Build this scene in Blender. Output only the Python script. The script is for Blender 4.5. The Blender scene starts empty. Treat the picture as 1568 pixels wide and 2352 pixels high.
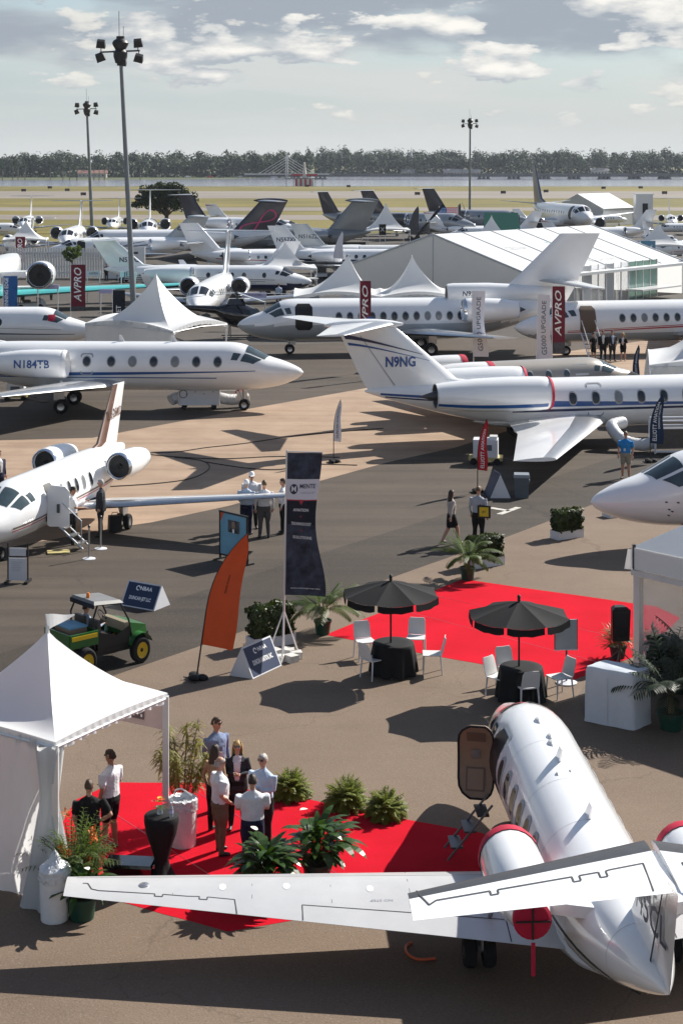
import bpy, bmesh, math, random
import numpy as np
from mathutils import Vector, Matrix
random.seed(7)
RNG = np.random.default_rng(11)
scene = bpy.context.scene
COL = scene.collection
R = math.radians
CAM_H = 11.7
cam_data = bpy.data.cameras.new("camera")
cam = bpy.data.objects.new("camera", cam_data)
COL.objects.link(cam)
cam.location = (0, 0, CAM_H)
cam.rotation_euler = (R(90), 0, 0)
cam_data.sensor_fit = 'VERTICAL'
cam_data.sensor_height = 36.0
cam_data.lens = 59.0
cam_data.shift_y = -0.3411
cam_data.clip_start = 0.5
cam_data.clip_end = 12000
scene.camera = cam
SUN_EL = R(36.5)
SUN_AZ = (0.75, 0.66)                    # horizontal direction towards the sun
az_n = math.hypot(*SUN_AZ)
sun_vec = Vector((SUN_AZ[0] / az_n * math.cos(SUN_EL), SUN_AZ[1] / az_n * math.cos(SUN_EL), math.sin(SUN_EL)))
sd = bpy.data.lights.new("sun", 'SUN')
sd.energy = 4.7
sd.angle = R(0.5)
sd.color = (1.0, 0.955, 0.88)
sun = bpy.data.objects.new("sun", sd)
COL.objects.link(sun)
sun.rotation_euler = sun_vec.to_track_quat('Z', 'Y').to_euler()
sun.location = (40, 40, 60)
world = bpy.data.worlds.new("World")
scene.world = world
world.use_nodes = True
wn, wl = world.node_tree.nodes, world.node_tree.links
wn.clear()
w_out = wn.new("ShaderNodeOutputWorld")
w_bg = wn.new("ShaderNodeBackground")
w_bg.inputs[1].default_value = 0.065
wl.new(w_bg.outputs[0], w_out.inputs[0])
w_sky = wn.new("ShaderNodeTexSky")
w_sky.sky_type = 'NISHITA'
w_sky.sun_disc = False
w_sky.sun_elevation = SUN_EL
w_sky.sun_rotation = math.atan2(SUN_AZ[0], SUN_AZ[1])
w_sky.altitude = 30
w_sky.air_density = 1.0
w_sky.dust_density = 0.7
w_sky.ozone_density = 1.5
def wnode(t, **kw):
    n = wn.new(t)
    for k, v in kw.items():
        setattr(n, k, v)
    return n
def wmath(op, a, b=None, c=None, clamp=False):
    n = wn.new("ShaderNodeMath")
    n.operation = op
    n.use_clamp = clamp
    for i, x in enumerate((a, b, c)):
        if x is None:
            continue
        if isinstance(x, (int, float)):
            n.inputs[i].default_value = x
        else:
            wl.new(x, n.inputs[i])
    return n.outputs[0]
def wmap(x, a, b, c=0.0, d=1.0):
    n = wn.new("ShaderNodeMapRange")
    n.interpolation_type = 'SMOOTHSTEP'
    wl.new(x, n.inputs[0])
    for i, v in enumerate((a, b, c, d)):
        n.inputs[i + 1].default_value = v
    return n.outputs[0]
def wmix(f, a, b):
    n = wn.new("ShaderNodeMix")
    n.data_type = 'RGBA'
    wl.new(f, n.inputs[0])
    for i, x in ((6, a), (7, b)):
        if isinstance(x, tuple):
            n.inputs[i].default_value = x + (1,)
        else:
            wl.new(x, n.inputs[i])
    return n.outputs[2]
w_tc = wn.new("ShaderNodeTexCoord")
w_sep = wn.new("ShaderNodeSeparateXYZ")
wl.new(w_tc.outputs['Generated'], w_sep.inputs[0])
w_z = w_sep.outputs[2]
def cloud_noise(scale, loc, detail, rough=0.55, dist=0.0):
    mp = wn.new("ShaderNodeMapping")
    mp.inputs['Scale'].default_value = scale
    mp.inputs['Location'].default_value = loc
    wl.new(w_tc.outputs['Generated'], mp.inputs[0])
    n = wn.new("ShaderNodeTexNoise")
    n.inputs['Scale'].default_value = 1.0
    n.inputs['Detail'].default_value = detail
    n.inputs['Roughness'].default_value = rough
    n.inputs['Distortion'].default_value = dist
    wl.new(mp.outputs[0], n.inputs['Vector'])
    return n.outputs['Fac']
def cumulus(freq, loc, t0, t1, zlo, zhi, bias=0.0, stretch=3.0):
    sc = (freq, freq, freq * stretch)
    a_ = cloud_noise(sc, loc, 10, 0.56)
    up = cloud_noise(sc, (loc[0] + 0.10, loc[1] + 0.04, loc[2] + 0.30), 5, 0.5)
    big = cloud_noise((freq * .28, freq * .28, freq * 1.1), (loc[1], loc[2], loc[0]), 2, 0.5)
    cov = wmath('ADD', a_, wmath('MULTIPLY', wmath('SUBTRACT', big, 0.5), 0.75))
    m_ = wmap(cov, t0, t1)
    m_ = wmath('MULTIPLY', m_, wmap(w_z, zlo, zhi))
    m_ = wmath('MULTIPLY', m_, wmap(w_z, 0.5, 0.12, 0.12, 1.0))
    l_ = wmap(wmath('SUBTRACT', cov, wmath('MULTIPLY', up, 0.55)), 0.21, 0.47)
    return m_, l_
p1_m, p1_l = cumulus(17.0, (7.3, 3.4, 2.75), 0.565, 0.61, 0.03, 0.055)
p2_m, p2_l = cumulus(26.0, (5.3, 2.4, 1.9), 0.60, 0.66, 0.018, 0.03)
deck = wmap(cloud_noise((5.0, 5.0, 26.0), (0.55, 2.9, 3.52), 5, 0.5), 0.34, 0.50)
dz_ = wmath('ADD', w_z, wmath('MULTIPLY', wmath('SUBTRACT', cloud_noise((11.0, 11.0, 40.0), (4.4, 1.9, 0.8), 5, 0.55), 0.5), 0.055))
deck = wmath('MULTIPLY', deck, wmap(dz_, 0.058, 0.076))
deck = wmath('MULTIPLY', deck, wmap(w_z, 0.5, 0.15, 0.1, 1.0))
veil = wmap(cloud_noise((5.46, 5.46, 46.80), (9.0, 1.0, 2.0), 5, 0.55), 0.40, 0.66, 0.0, 0.85)
veil = wmath('MULTIPLY', veil, wmap(w_z, 0.16, 0.03))
hz = wmath('MULTIPLY', wmath('POWER', 2.718, wmath('MULTIPLY', wmath('MAXIMUM', w_z, 0.0), -9.0)), 0.94)
base_sky = wmix(hz, w_sky.outputs[0], (4.15, 4.90, 5.55))
low = wmap(w_z, 0.05, 0.0)
base_sky = wmix(wmath('MULTIPLY', low, 0.8), base_sky, (6.16, 6.29, 6.10))
sky_1 = wmix(veil, base_sky, (6.05, 6.16, 6.05))
sky_2 = wmix(wmath('MULTIPLY', deck, 0.95), sky_1, (3.20, 3.62, 4.15))
sky_3 = wmix(wmath('MULTIPLY', p2_m, 0.8), sky_2, wmix(p2_l, (4.51, 4.80, 5.04), (7.83, 7.58, 6.99)))
sky_4 = wmix(p1_m, sky_3, wmix(p1_l, (3.79, 4.21, 4.68), (8.7, 8.45, 7.9)))
wl.new(sky_4, w_bg.inputs[0])
vs = scene.view_settings
scene.display_settings.display_device = 'sRGB'
vs.view_transform = 'Standard'
vs.look = 'None'
vs.exposure = 0.82
vs.gamma = 1.0
vs.use_curve_mapping = False
scene.cycles.max_bounces = 6
scene.cycles.diffuse_bounces = 3
scene.cycles.glossy_bounces = 3
scene.cycles.transmission_bounces = 4
scene.cycles.transparent_max_bounces = 6
scene.cycles.use_denoising = True
FV, YH, XC = 3855.0, 373.7, 784.0       # survey of the photograph: focal length, horizon, centre line
def W(x, y, z=0.0):
    """World point at height z under survey point (x, y)."""
    s = (y - YH) / (CAM_H - z)
    return Vector(((x - XC) / s, FV / s, z))
MATS = {}
def M(name):
    return MATS[name]
def mat(name, col, rough=0.6, metal=0.0, spec=0.5, var=0.0, vscale=3.0, bump=0.0, bscale=40.0, coat=0.0,
        col2=None, trans=0.0, alpha=1.0, sheen=0.0, subs=0.0, emit=None):
    m = bpy.data.materials.new(name)
    m.use_nodes = True
    nt = m.node_tree
    b = nt.nodes["Principled BSDF"]
    b.inputs['Base Color'].default_value = (*col, 1)
    b.inputs['Roughness'].default_value = rough
    b.inputs['Metallic'].default_value = metal
    b.inputs['Specular IOR Level'].default_value = spec
    b.inputs['Coat Weight'].default_value = coat
    b.inputs['Coat Roughness'].default_value = 0.08
    b.inputs['Transmission Weight'].default_value = trans
    b.inputs['Alpha'].default_value = alpha
    b.inputs['Sheen Weight'].default_value = sheen
    if emit:
        b.inputs['Emission Color'].default_value = (*emit, 1)
        b.inputs['Emission Strength'].default_value = 1.0
    if var > 0 or bump > 0:
        tc = nt.nodes.new("ShaderNodeTexCoord")
    if var > 0:
        n = nt.nodes.new("ShaderNodeTexNoise")
        n.inputs['Scale'].default_value = vscale
        n.inputs['Detail'].default_value = 6
        n.inputs['Roughness'].default_value = 0.62
        nt.links.new(tc.outputs['Object'], n.inputs['Vector'])
        mr = nt.nodes.new("ShaderNodeMapRange")
        mr.inputs[1].default_value = 0.3
        mr.inputs[2].default_value = 0.7
        nt.links.new(n.outputs['Fac'], mr.inputs[0])
        mx = nt.nodes.new("ShaderNodeMix")
        mx.data_type = 'RGBA'
        c2 = col2 if col2 else tuple(max(0.0, c * (1 - var)) for c in col)
        mx.inputs[6].default_value = (*c2, 1)
        mx.inputs[7].default_value = (*[min(1.0, c * (1 + var * 0.35)) for c in col], 1)
        nt.links.new(mr.outputs[0], mx.inputs[0])
        nt.links.new(mx.outputs[2], b.inputs['Base Color'])
    if bump > 0:
        n2 = nt.nodes.new("ShaderNodeTexNoise")
        n2.inputs['Scale'].default_value = bscale
        n2.inputs['Detail'].default_value = 4
        nt.links.new(tc.outputs['Object'], n2.inputs['Vector'])
        bp = nt.nodes.new("ShaderNodeBump")
        bp.inputs['Strength'].default_value = bump
        bp.inputs['Distance'].default_value = 0.05
        nt.links.new(n2.outputs['Fac'], bp.inputs['Height'])
        nt.links.new(bp.outputs[0], b.inputs['Normal'])
    MATS[name] = m
    return m
def leafmat(name, col, var=0.45, rough=0.5, trans=0.25, vscale=6.0):
    """Foliage: diffuse + translucent, hue broken up by noise."""
    m = mat(name, col, rough, 0, 0.35, var, vscale)
    nt = m.node_tree
    b = nt.nodes["Principled BSDF"]
    out = nt.nodes["Material Output"]
    t = nt.nodes.new("ShaderNodeBsdfTranslucent")
    t.inputs[0].default_value = (min(1, col[0] * 2.0), min(1, col[1] * 2.0), col[2] * 0.8, 1)
    mx = nt.nodes.new("ShaderNodeMixShader")
    mx.inputs[0].default_value = trans
    nt.links.new(b.outputs[0], mx.inputs[1])
    nt.links.new(t.outputs[0], mx.inputs[2])
    nt.links.new(mx.outputs[0], out.inputs[0])
    return m
mat('white_paint', (0.82, 0.825, 0.83), 0.15, 0, 0.5, 0.05, 0.9, coat=0.5)
mat('wing_paint', (0.50, 0.50, 0.50), 0.35, 0, 0.5, 0.10, 1.3, coat=0.2)
mat('offwhite_paint', (0.74, 0.74, 0.73), 0.28, 0, 0.5, 0.06, 0.8, coat=0.35)
mat('silver_paint', (0.33, 0.35, 0.37), 0.25, 0.35, 0.5, 0.08, 0.9, coat=0.4)
mat('grey_paint', (0.20, 0.215, 0.225), 0.28, 0.2, 0.5, 0.1, 0.9, coat=0.3)
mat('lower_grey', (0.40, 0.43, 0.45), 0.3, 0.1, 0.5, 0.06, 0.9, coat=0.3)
mat('beige_paint', (0.36, 0.33, 0.29), 0.28, 0.1, 0.5, 0.06, 0.9, coat=0.3)
mat('dark_fin', (0.020, 0.018, 0.032), 0.3, 0, 0.5, 0.2, 1.0, coat=0.4)
mat('navy', (0.012, 0.022, 0.075), 0.3, 0, 0.5, 0.1, 1.0, coat=0.4)
mat('blue', (0.010, 0.075, 0.26), 0.3, 0, 0.5, coat=0.4)
mat('pink', (0.55, 0.03, 0.16), 0.35)
mat('red_paint', (0.42, 0.015, 0.03), 0.35)
mat('red_cover', (0.45, 0.012, 0.045), 0.8, 0, 0.3, 0.2, 4)
mat('teal', (0.10, 0.50, 0.50), 0.3, coat=0.4)
mat('sky_blue', (0.20, 0.45, 0.62), 0.35, 0, 0.5, 0.1, 0.6, coat=0.3)
mat('green_paint', (0.012, 0.10, 0.06), 0.35, coat=0.3)
mat('black', (0.010, 0.010, 0.011), 0.5, 0, 0.4, 0.2, 3)
mat('gloss_black', (0.006, 0.006, 0.008), 0.12, 0, 0.5, coat=0.6)
mat('glass_dark', (0.012, 0.016, 0.022), 0.06, 0, 0.7)
mat('window_shade', (0.22, 0.23, 0.24), 0.12, 0, 0.6, 0.3, 3)
mat('glass_tint', (0.05, 0.075, 0.085), 0.05, 0, 0.8, 0.4, 2.0)
mat('metal', (0.55, 0.56, 0.57), 0.28, 0.9, 0.5, 0.12, 6)
mat('chrome', (0.75, 0.76, 0.78), 0.12, 1.0)
mat('dark_metal', (0.09, 0.09, 0.095), 0.4, 0.6, 0.5, 0.2, 5)
mat('rubber', (0.015, 0.015, 0.016), 0.85, 0, 0.3, 0.2, 8)
mat('gap', (0.035, 0.036, 0.038), 0.8)
mat('line_grey', (0.30, 0.31, 0.33), 0.5)
mat('text_dark', (0.03, 0.045, 0.08), 0.5)
mat('text_grey', (0.11, 0.12, 0.13), 0.5)
mat('text_white', (0.82, 0.82, 0.82), 0.6)
mat('tan_trim', (0.27, 0.18, 0.115), 0.55, 0, 0.4, 0.12, 5)
mat('tan_dark', (0.13, 0.085, 0.055), 0.6)
mat('brown', (0.13, 0.055, 0.03), 0.5, 0, 0.5, 0.3, 2, coat=0.3)
def pchip(xs, ys):
    xs, ys = np.asarray(xs, float), np.asarray(ys, float)
    h = np.diff(xs)
    d = np.diff(ys) / h
    m = np.zeros_like(ys)
    for i in range(1, len(xs) - 1):
        if d[i - 1] * d[i] > 0:
            w1, w2 = 2 * h[i] + h[i - 1], h[i] + 2 * h[i - 1]
            m[i] = (w1 + w2) / (w1 / d[i - 1] + w2 / d[i])
    m[0], m[-1] = d[0], d[-1]
    def f(x):
        x = np.clip(x, xs[0], xs[-1])
        i = np.clip(np.searchsorted(xs, x) - 1, 0, len(h) - 1)
        t = (x - xs[i]) / h[i]
        t2, t3 = t * t, t * t * t
        return ((2 * t3 - 3 * t2 + 1) * ys[i] + (t3 - 2 * t2 + t) * h[i] * m[i]
                + (-2 * t3 + 3 * t2) * ys[i + 1] + (t3 - t2) * h[i] * m[i + 1])
    return f
class MB:
    def __init__(self):
        self.v, self.f, self.m = [], [], []
    def add(self, verts, faces, mi=0, T=None):
        o = len(self.v)
        if T is not None:
            verts = [T @ Vector(p) for p in verts]
        self.v.extend([tuple(p) for p in verts])
        self.f.extend([tuple(o + i for i in fc) for fc in faces])
        self.m.extend([mi] * len(faces))
        return self
    def box(self, c, s, rz=0.0, mi=0, T=None, taper=1.0):
        sx, sy, sz = s[0] / 2, s[1] / 2, s[2] / 2
        cr, sr = math.cos(rz), math.sin(rz)
        vs_ = []
        for dz in (-1, 1):
            k = taper if dz > 0 else 1.0
            for dx, dy in ((-1, -1), (1, -1), (1, 1), (-1, 1)):
                x, y = dx * sx * k, dy * sy * k
                vs_.append((c[0] + x * cr - y * sr, c[1] + x * sr + y * cr, c[2] + dz * sz))
        return self.add(vs_, [(3, 2, 1, 0), (4, 5, 6, 7), (0, 1, 5, 4), (1, 2, 6, 5), (2, 3, 7, 6), (3, 0, 4, 7)], mi, T)
    def loft(self, rings, cap0=True, cap1=True, mi=0, closed=True, T=None, fmat=None):
        n = len(rings[0])
        vs_ = [p for r in rings for p in r]
        fs, ms = [], []
        for i in range(len(rings) - 1):
            for j in range(n if closed else n - 1):
                k = (j + 1) % n
                fs.append((i * n + j, i * n + k, (i + 1) * n + k, (i + 1) * n + j))
                ms.append(fmat(i, j) if fmat else mi)
        if cap0 and closed:
            fs.append(tuple(range(n - 1, -1, -1)))
            ms.append(mi)
        if cap1 and closed:
            fs.append(tuple((len(rings) - 1) * n + j for j in range(n)))
            ms.append(mi)
        self.add(vs_, fs, mi, T)
        self.m[-len(ms):] = ms
        return self
    def tube(self, pts, rad, n=8, mi=0, T=None, cap=True):
        pts = [Vector(p) for p in pts]
        if isinstance(rad, (int, float)):
            rad = [rad] * len(pts)
        rings = []
        prev = None
        for i, p in enumerate(pts):
            if i == 0:
                d = pts[1] - pts[0]
            elif i == len(pts) - 1:
                d = pts[-1] - pts[-2]
            else:
                d = (pts[i + 1] - p).normalized() + (p - pts[i - 1]).normalized()
            d.normalize()
            if prev is None:
                a = d.cross(Vector((0, 0, 1)))
                if a.length < 1e-3:
                    a = Vector((1, 0, 0))
                a.normalize()
            else:
                a = prev - d * prev.dot(d)
                a.normalize()
            b = d.cross(a)
            prev = a
            rings.append([p + (a * math.cos(t) + b * math.sin(t)) * rad[i] for t in [2 * math.pi * k / n for k in range(n)]])
        return self.loft(rings, cap, cap, mi, T=T)
    def lathe(self, prof, n=20, mi=0, T=None, cap0=False, cap1=False):
        rings = [[(r * math.cos(2 * math.pi * k / n), r * math.sin(2 * math.pi * k / n), z) for k in range(n)] for r, z in prof]
        return self.loft(rings, cap0, cap1, mi, T=T)
    def poly(self, pts, mi=0, T=None):
        return self.add(pts, [tuple(range(len(pts)))], mi, T)
    def slab(self, pts, thick, mi=0, T=None):
        """Polygon given as 3-D points, extruded along its normal by thick."""
        P = [Vector(p) for p in pts]
        n = Vector((0, 0, 0))
        for i in range(len(P)):
            a, b = P[i], P[(i + 1) % len(P)]
            n += a.cross(b)
        n.normalize()
        Q = [p + n * thick for p in P]
        k = len(P)
        return self.add(P + Q, [tuple(range(k - 1, -1, -1)), tuple(range(k, 2 * k))] +
                        [(i, (i + 1) % k, k + (i + 1) % k, k + i) for i in range(k)], mi, T)
    def build(self, name, mats, parent=None, smooth=35):
        me = bpy.data.meshes.new(name)
        me.from_pydata(self.v, [], self.f)
        if isinstance(mats, str):
            mats = [mats]
        for q in mats:
            me.materials.append(MATS[q])
        if len(mats) > 1:
            me.polygons.foreach_set('material_index', self.m)
        me.update()
        if smooth:
            me.polygons.foreach_set('use_smooth', [True] * len(me.polygons))
            if smooth < 180:
                me.set_sharp_from_angle(angle=R(smooth))
        o = bpy.data.objects.new(name, me)
        COL.objects.link(o)
        if parent is not None:
            o.parent = parent
        return o
def tag(o, label=None, cat=None, group=None, kind=None):
    if label:
        o['label'] = label
    if cat:
        o['category'] = cat
    if group:
        o['group'] = group
    if kind:
        o['kind'] = kind
    return o
def thing(name, loc, rz=0.0, label=None, cat=None, group=None):
    o = bpy.data.objects.new(name, None)
    o.empty_display_size = 0.3
    COL.objects.link(o)
    o.location = (loc[0], loc[1], loc[2] if len(loc) > 2 else 0.0)
    o.rotation_euler = (0, 0, rz)
    return tag(o, label, cat, group)
def children(o):
    return [c for c in COL.objects if c.parent == o]
def copy_tree(root, loc=None, rz=None, label=None):
    new = root.copy()
    COL.objects.link(new)
    if loc is not None:
        new.location = (loc[0], loc[1], loc[2] if len(loc) > 2 else 0)
    if rz is not None:
        new.rotation_euler = (0, 0, rz)
    if label:
        new['label'] = label
    for ch in list(root.children):
        c = ch.copy()
        COL.objects.link(c)
        c.parent = new
        for g in list(ch.children):
            d = g.copy()
            COL.objects.link(d)
            d.parent = c
    return new
_TXT = {}
def text2d(body, shear=0.0, bold=0.0):
    """Text outline as 2-D mesh, height of capitals about 0.7, centred at 0,0, width returned."""
    key = (body, shear, bold)
    if key in _TXT:
        return _TXT[key]
    cu = bpy.data.curves.new("lettering", 'FONT')
    cu.body = body
    cu.align_x = 'CENTER'
    cu.align_y = 'CENTER'
    cu.shear = shear
    cu.offset = bold
    cu.resolution_u = 2
    o = bpy.data.objects.new("lettering", cu)
    COL.objects.link(o)
    dg = bpy.context.evaluated_depsgraph_get()
    me = o.evaluated_get(dg).to_mesh()
    vs_ = [(v.co.x, v.co.y) for v in me.vertices]
    fs = [tuple(p.vertices) for p in me.polygons]
    o.evaluated_get(dg).to_mesh_clear()
    bpy.data.objects.remove(o)
    bpy.data.curves.remove(cu)
    xs = [p[0] for p in vs_] or [0, 1]
    _TXT[key] = (vs_, fs, max(xs) - min(xs), (max(xs) + min(xs)) / 2)
    return _TXT[key]
def lettering(name, body, matname, parent, fn, height=None, width=None, shear=0.0, bold=0.0):
    """fn(u, v) -> 3-D point; capital height = height (or fitted to width)."""
    vs_, fs, w, cx = text2d(body, shear, bold)
    k = (height / 0.7) if height else 1.0
    if width:
        kx = width / w
        if not height:
            k = kx
    else:
        kx = k
    mb = MB()
    mb.add([fn((x - cx) * kx, y * k) for x, y in vs_], fs)
    return mb.build(name, matname, parent, smooth=0)
# ================================================================== setting: ground, water, far shore
def ground_mat(name, c_lo, c_hi, speck=0.0, sscale=60.0, big=0.25, rot=0.0, streak=0.0, rough=0.85, bump=0.15, stains=0.0, spec=0.3,
               speck_col=(0.30, 0.255, 0.21), speck_dark=0.0, cracks=0.0):
    m = bpy.data.materials.new(name)
    m.use_nodes = True
    nt = m.node_tree
    N, L = nt.nodes, nt.links
    b = N["Principled BSDF"]
    b.inputs['Roughness'].default_value = rough
    b.inputs['Specular IOR Level'].default_value = spec
    tc = N.new("ShaderNodeTexCoord")
    def noise(scale, detail=6, rough_=0.6, mscale=(1, 1, 1), r=0.0):
        mp = N.new("ShaderNodeMapping")
        mp.inputs['Scale'].default_value = mscale
        mp.inputs['Rotation'].default_value = (0, 0, r)
        L.new(tc.outputs['Object'], mp.inputs[0])
        n = N.new("ShaderNodeTexNoise")
        n.inputs['Scale'].default_value = scale
        n.inputs['Detail'].default_value = detail
        n.inputs['Roughness'].default_value = rough_
        L.new(mp.outputs[0], n.inputs['Vector'])
        return n.outputs['Fac']
    def rng(x, a, b_, c=0.0, d=1.0):
        mr = N.new("ShaderNodeMapRange")
        L.new(x, mr.inputs[0])
        for i, v in enumerate((a, b_, c, d)):
            mr.inputs[i + 1].default_value = v
        return mr.outputs[0]
    def mix(f, a, b_, mode='MIX'):
        mx = N.new("ShaderNodeMix")
        mx.data_type = 'RGBA'
        mx.blend_type = mode
        if isinstance(f, float):
            mx.inputs[0].default_value = f
        else:
            L.new(f, mx.inputs[0])
        for i, x in ((6, a), (7, b_)):
            if isinstance(x, tuple):
                mx.inputs[i].default_value = (*x, 1)
            else:
                L.new(x, mx.inputs[i])
        return mx.outputs[2]
    c = mix(rng(noise(big), 0.32, 0.68), c_lo, c_hi)
    if streak > 0:
        c = mix(rng(noise(1.0, 5, 0.6, (0.05, 1.3, 1), rot), 0.45, 0.72, 0.0, streak), c, tuple(x * 0.45 for x in c_lo))
        c = mix(rng(noise(1.0, 5, 0.6, (0.03, 0.8, 1), rot + 0.06), 0.5, 0.8, 0.0, streak * 0.7), c, tuple(min(1, x * 1.35) for x in c_hi))
    if stains > 0:
        c = mix(rng(noise(0.35, 5, 0.7), 0.55, 0.75, 0.0, stains), c, tuple(x * 0.55 for x in c_lo))
    if cracks > 0:
        mp = N.new("ShaderNodeMapping")
        mp.inputs['Rotation'].default_value = (0, 0, rot)
        L.new(tc.outputs['Object'], mp.inputs[0])
        nz = N.new("ShaderNodeTexNoise")
        nz.inputs['Scale'].default_value = 1.1
        nz.inputs['Detail'].default_value = 5
        L.new(mp.outputs[0], nz.inputs['Vector'])
        ad = N.new("ShaderNodeVectorMath")
        ad.operation = 'MULTIPLY_ADD'
        ad.inputs[1].default_value = (1.3, 1.3, 0)
        L.new(nz.outputs['Color'], ad.inputs[0])
        L.new(mp.outputs[0], ad.inputs[2])
        vo = N.new("ShaderNodeTexVoronoi")
        vo.feature = 'DISTANCE_TO_EDGE'
        vo.inputs['Scale'].default_value = 0.16
        L.new(ad.outputs[0], vo.inputs['Vector'])
        c = mix(rng(vo.outputs['Distance'], 0.0035, 0.001, 0.0, cracks), c, tuple(x * 0.35 for x in c_lo))
    if speck > 0:
        f1 = noise(sscale, 2, 0.5)
        c = mix(rng(f1, 0.58, 0.74, 0.0, speck), c, speck_col)
        c = mix(rng(f1, 0.42, 0.28, 0.0, speck_dark or speck), c, tuple(x * 0.35 for x in c_lo))
    L.new(c, b.inputs['Base Color'])
    if bump > 0:
        bp = N.new("ShaderNodeBump")
        bp.inputs['Strength'].default_value = bump
        bp.inputs['Distance'].default_value = 0.02
        L.new(noise(sscale, 3), bp.inputs['Height'])
        L.new(bp.outputs[0], b.inputs['Normal'])
    MATS[name] = m
    return m
STRIP = math.atan2(0.81, 0.58)
ground_mat('asphalt_dark', (0.054, 0.041, 0.030), (0.080, 0.061, 0.046), 0.35, 55, 0.18, -STRIP, 0.65, stains=0.35, cracks=0.3)
ground_mat('asphalt_strip', (0.036, 0.027, 0.020), (0.048, 0.037, 0.028), 0.35, 55, 0.18, -STRIP, 0.65, stains=0.35, cracks=0.5)
ground_mat('asphalt_coarse', (0.150, 0.106, 0.074), (0.186, 0.134, 0.095), 0.38, 30, 0.3, -STRIP, 0.12, stains=0.25, bump=0.35, cracks=0.28)
ground_mat('concrete_tan', (0.277, 0.190, 0.128), (0.366, 0.261, 0.182), 0.2, 30, 0.5, -0.35, 0.4, stains=0.35, bump=0.1)
ground_mat('apron_far', (0.055, 0.048, 0.040), (0.080, 0.068, 0.058), 0.1, 8, 0.06, 0.2, 0.3, stains=0.2)
ground_mat('grass', (0.092, 0.084, 0.014), (0.208, 0.164, 0.034), 0.25, 1.2, 0.02, 0.0, 0.45, bump=0.0, speck_col=(0.3, 0.23, 0.08))
ground_mat('shore_grass', (0.05, 0.07, 0.022), (0.10, 0.11, 0.04), 0.3, 0.4, 0.03, 0.0, 0.3, bump=0.0, speck_col=(0.2, 0.19, 0.08))
ground_mat('runway', (0.200, 0.172, 0.145), (0.244, 0.216, 0.183), 0.1, 0.5, 0.02, 0.0, 0.3, bump=0.0)
ground_mat('carpet', (0.469, 0.004, 0.014), (0.559, 0.006, 0.021), 0.12, 30, 0.8, 0.3, 0.10, rough=0.95, bump=0.3, spec=0.1,
           speck_col=(0.66, 0.05, 0.07), stains=0.3)
_b = MATS['carpet'].node_tree.nodes['Principled BSDF']
_b.inputs['Sheen Weight'].default_value = 0.03
_b.inputs['Specular IOR Level'].default_value = 0.03
_b.inputs['Sheen Roughness'].default_value = 0.5
_b.inputs['Sheen Tint'].default_value = (1, .75, .78, 1)
ground_mat('patch_seal', (0.111, 0.083, 0.064), (0.145, 0.108, 0.083), 0.4, 30, 0.8, 0, 0, bump=0.3)
mat('line_paint', (0.55, 0.52, 0.47), 0.8, 0, 0.3, 0.4, 4)
def sheet(name, pts, z, matname, kind='structure', ring=None):
    mb = MB()
    mb.poly([(p[0], p[1], z) for p in pts])
    o = mb.build(name, matname, smooth=0)
    tag(o, kind=kind)
    return o
gr = sheet('ground', [(-6000, -300), (6000, -300), (6000, 11000), (-6000, 11000)], -0.03, 'grass')
def band(name, y0, y1, matname, z, x0=-700, x1=700, sl=0.0):
    return sheet(name, [(x0, y0 - sl * x0), (x1, y0 - sl * x1), (x1, y1 - sl * x1), (x0, y1 - sl * x0)], z, matname)
water_mat = mat('lake_water', (0.30, 0.32, 0.38), 0.12, 0, 0.5, 0.15, 0.02, bump=0.12, bscale=0.5)
sheet('lake', [(-900, 838), (900, 826), (900, 1560), (0, 1560), (-80, 1215), (-140, 1140), (-900, 1075)], 0.0, 'lake_water')
sheet('far_shore', [(-900, 1075.5), (-140, 1140.5), (-80, 1215.5), (0, 1560.5), (900, 1560.5), (900, 2600), (-900, 2600)], 0.02, 'shore_grass')
band('runway', 552, 690, 'runway', -0.012)
band('taxiway', 409, 440, 'runway', -0.012)
band('taxiway', 344, 376, 'runway', -0.012, sl=0.03)
sheet('apron', [(-260, -60), (300, -60), (300, 330), (70, 318), (-20, 262), (-75, 226), (-260, 222)], 0.0, 'apron_far')
def VP(*pts):
    return [W(x, y)[:2] for x, y in pts]
mid = VP((-900, 1330), (-900, 806), (0, 806), (700, 790), (1568, 760), (2400, 740), (2400, 960), (1568, 1300), (0, 1900), (-900, 1900))
sheet('taxi_lane', mid, 0.004, 'asphalt_dark')
front = VP((-1500, 2080), (0, 1640), (260, 1553), (523, 1463), (956, 1307), (1152, 1238), (1345, 1165), (1568, 1080), (2600, 800))
off_ = Vector((-.81, .58)) * 3.4
sheet('lane_strip', [tuple(Vector(p) + off_) for p in front] + [tuple(p) for p in front[::-1]], 0.0065, 'asphalt_strip')
f0 = [(-30, -40)] + [tuple(p) for p in front] + [(60, -40)]
sheet('front_apron', f0[::-1], 0.008, 'asphalt_coarse')
pad = VP((-600, 1075), (0, 1012), (213, 1006), (287, 992), (523, 948), (709, 915), (833, 893), (1000, 862), (1250, 815), (1568, 770), (2300, 720),
         (2300, 760), (1568, 850), (1330, 920), (1180, 985), (1046, 1028), (890, 1062), (731, 1106), (523, 1163), (350, 1200), (270, 1212), (0, 1262), (-600, 1360))
sheet('concrete_pad', pad[::-1], 0.008, 'concrete_tan')
sheet('asphalt_patch', VP((1325, 1600), (1345, 1570), (1440, 1580), (1470, 1640), (1400, 1660), (1340, 1650))[::-1], 0.012, 'patch_seal')
mk = MB()
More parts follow.
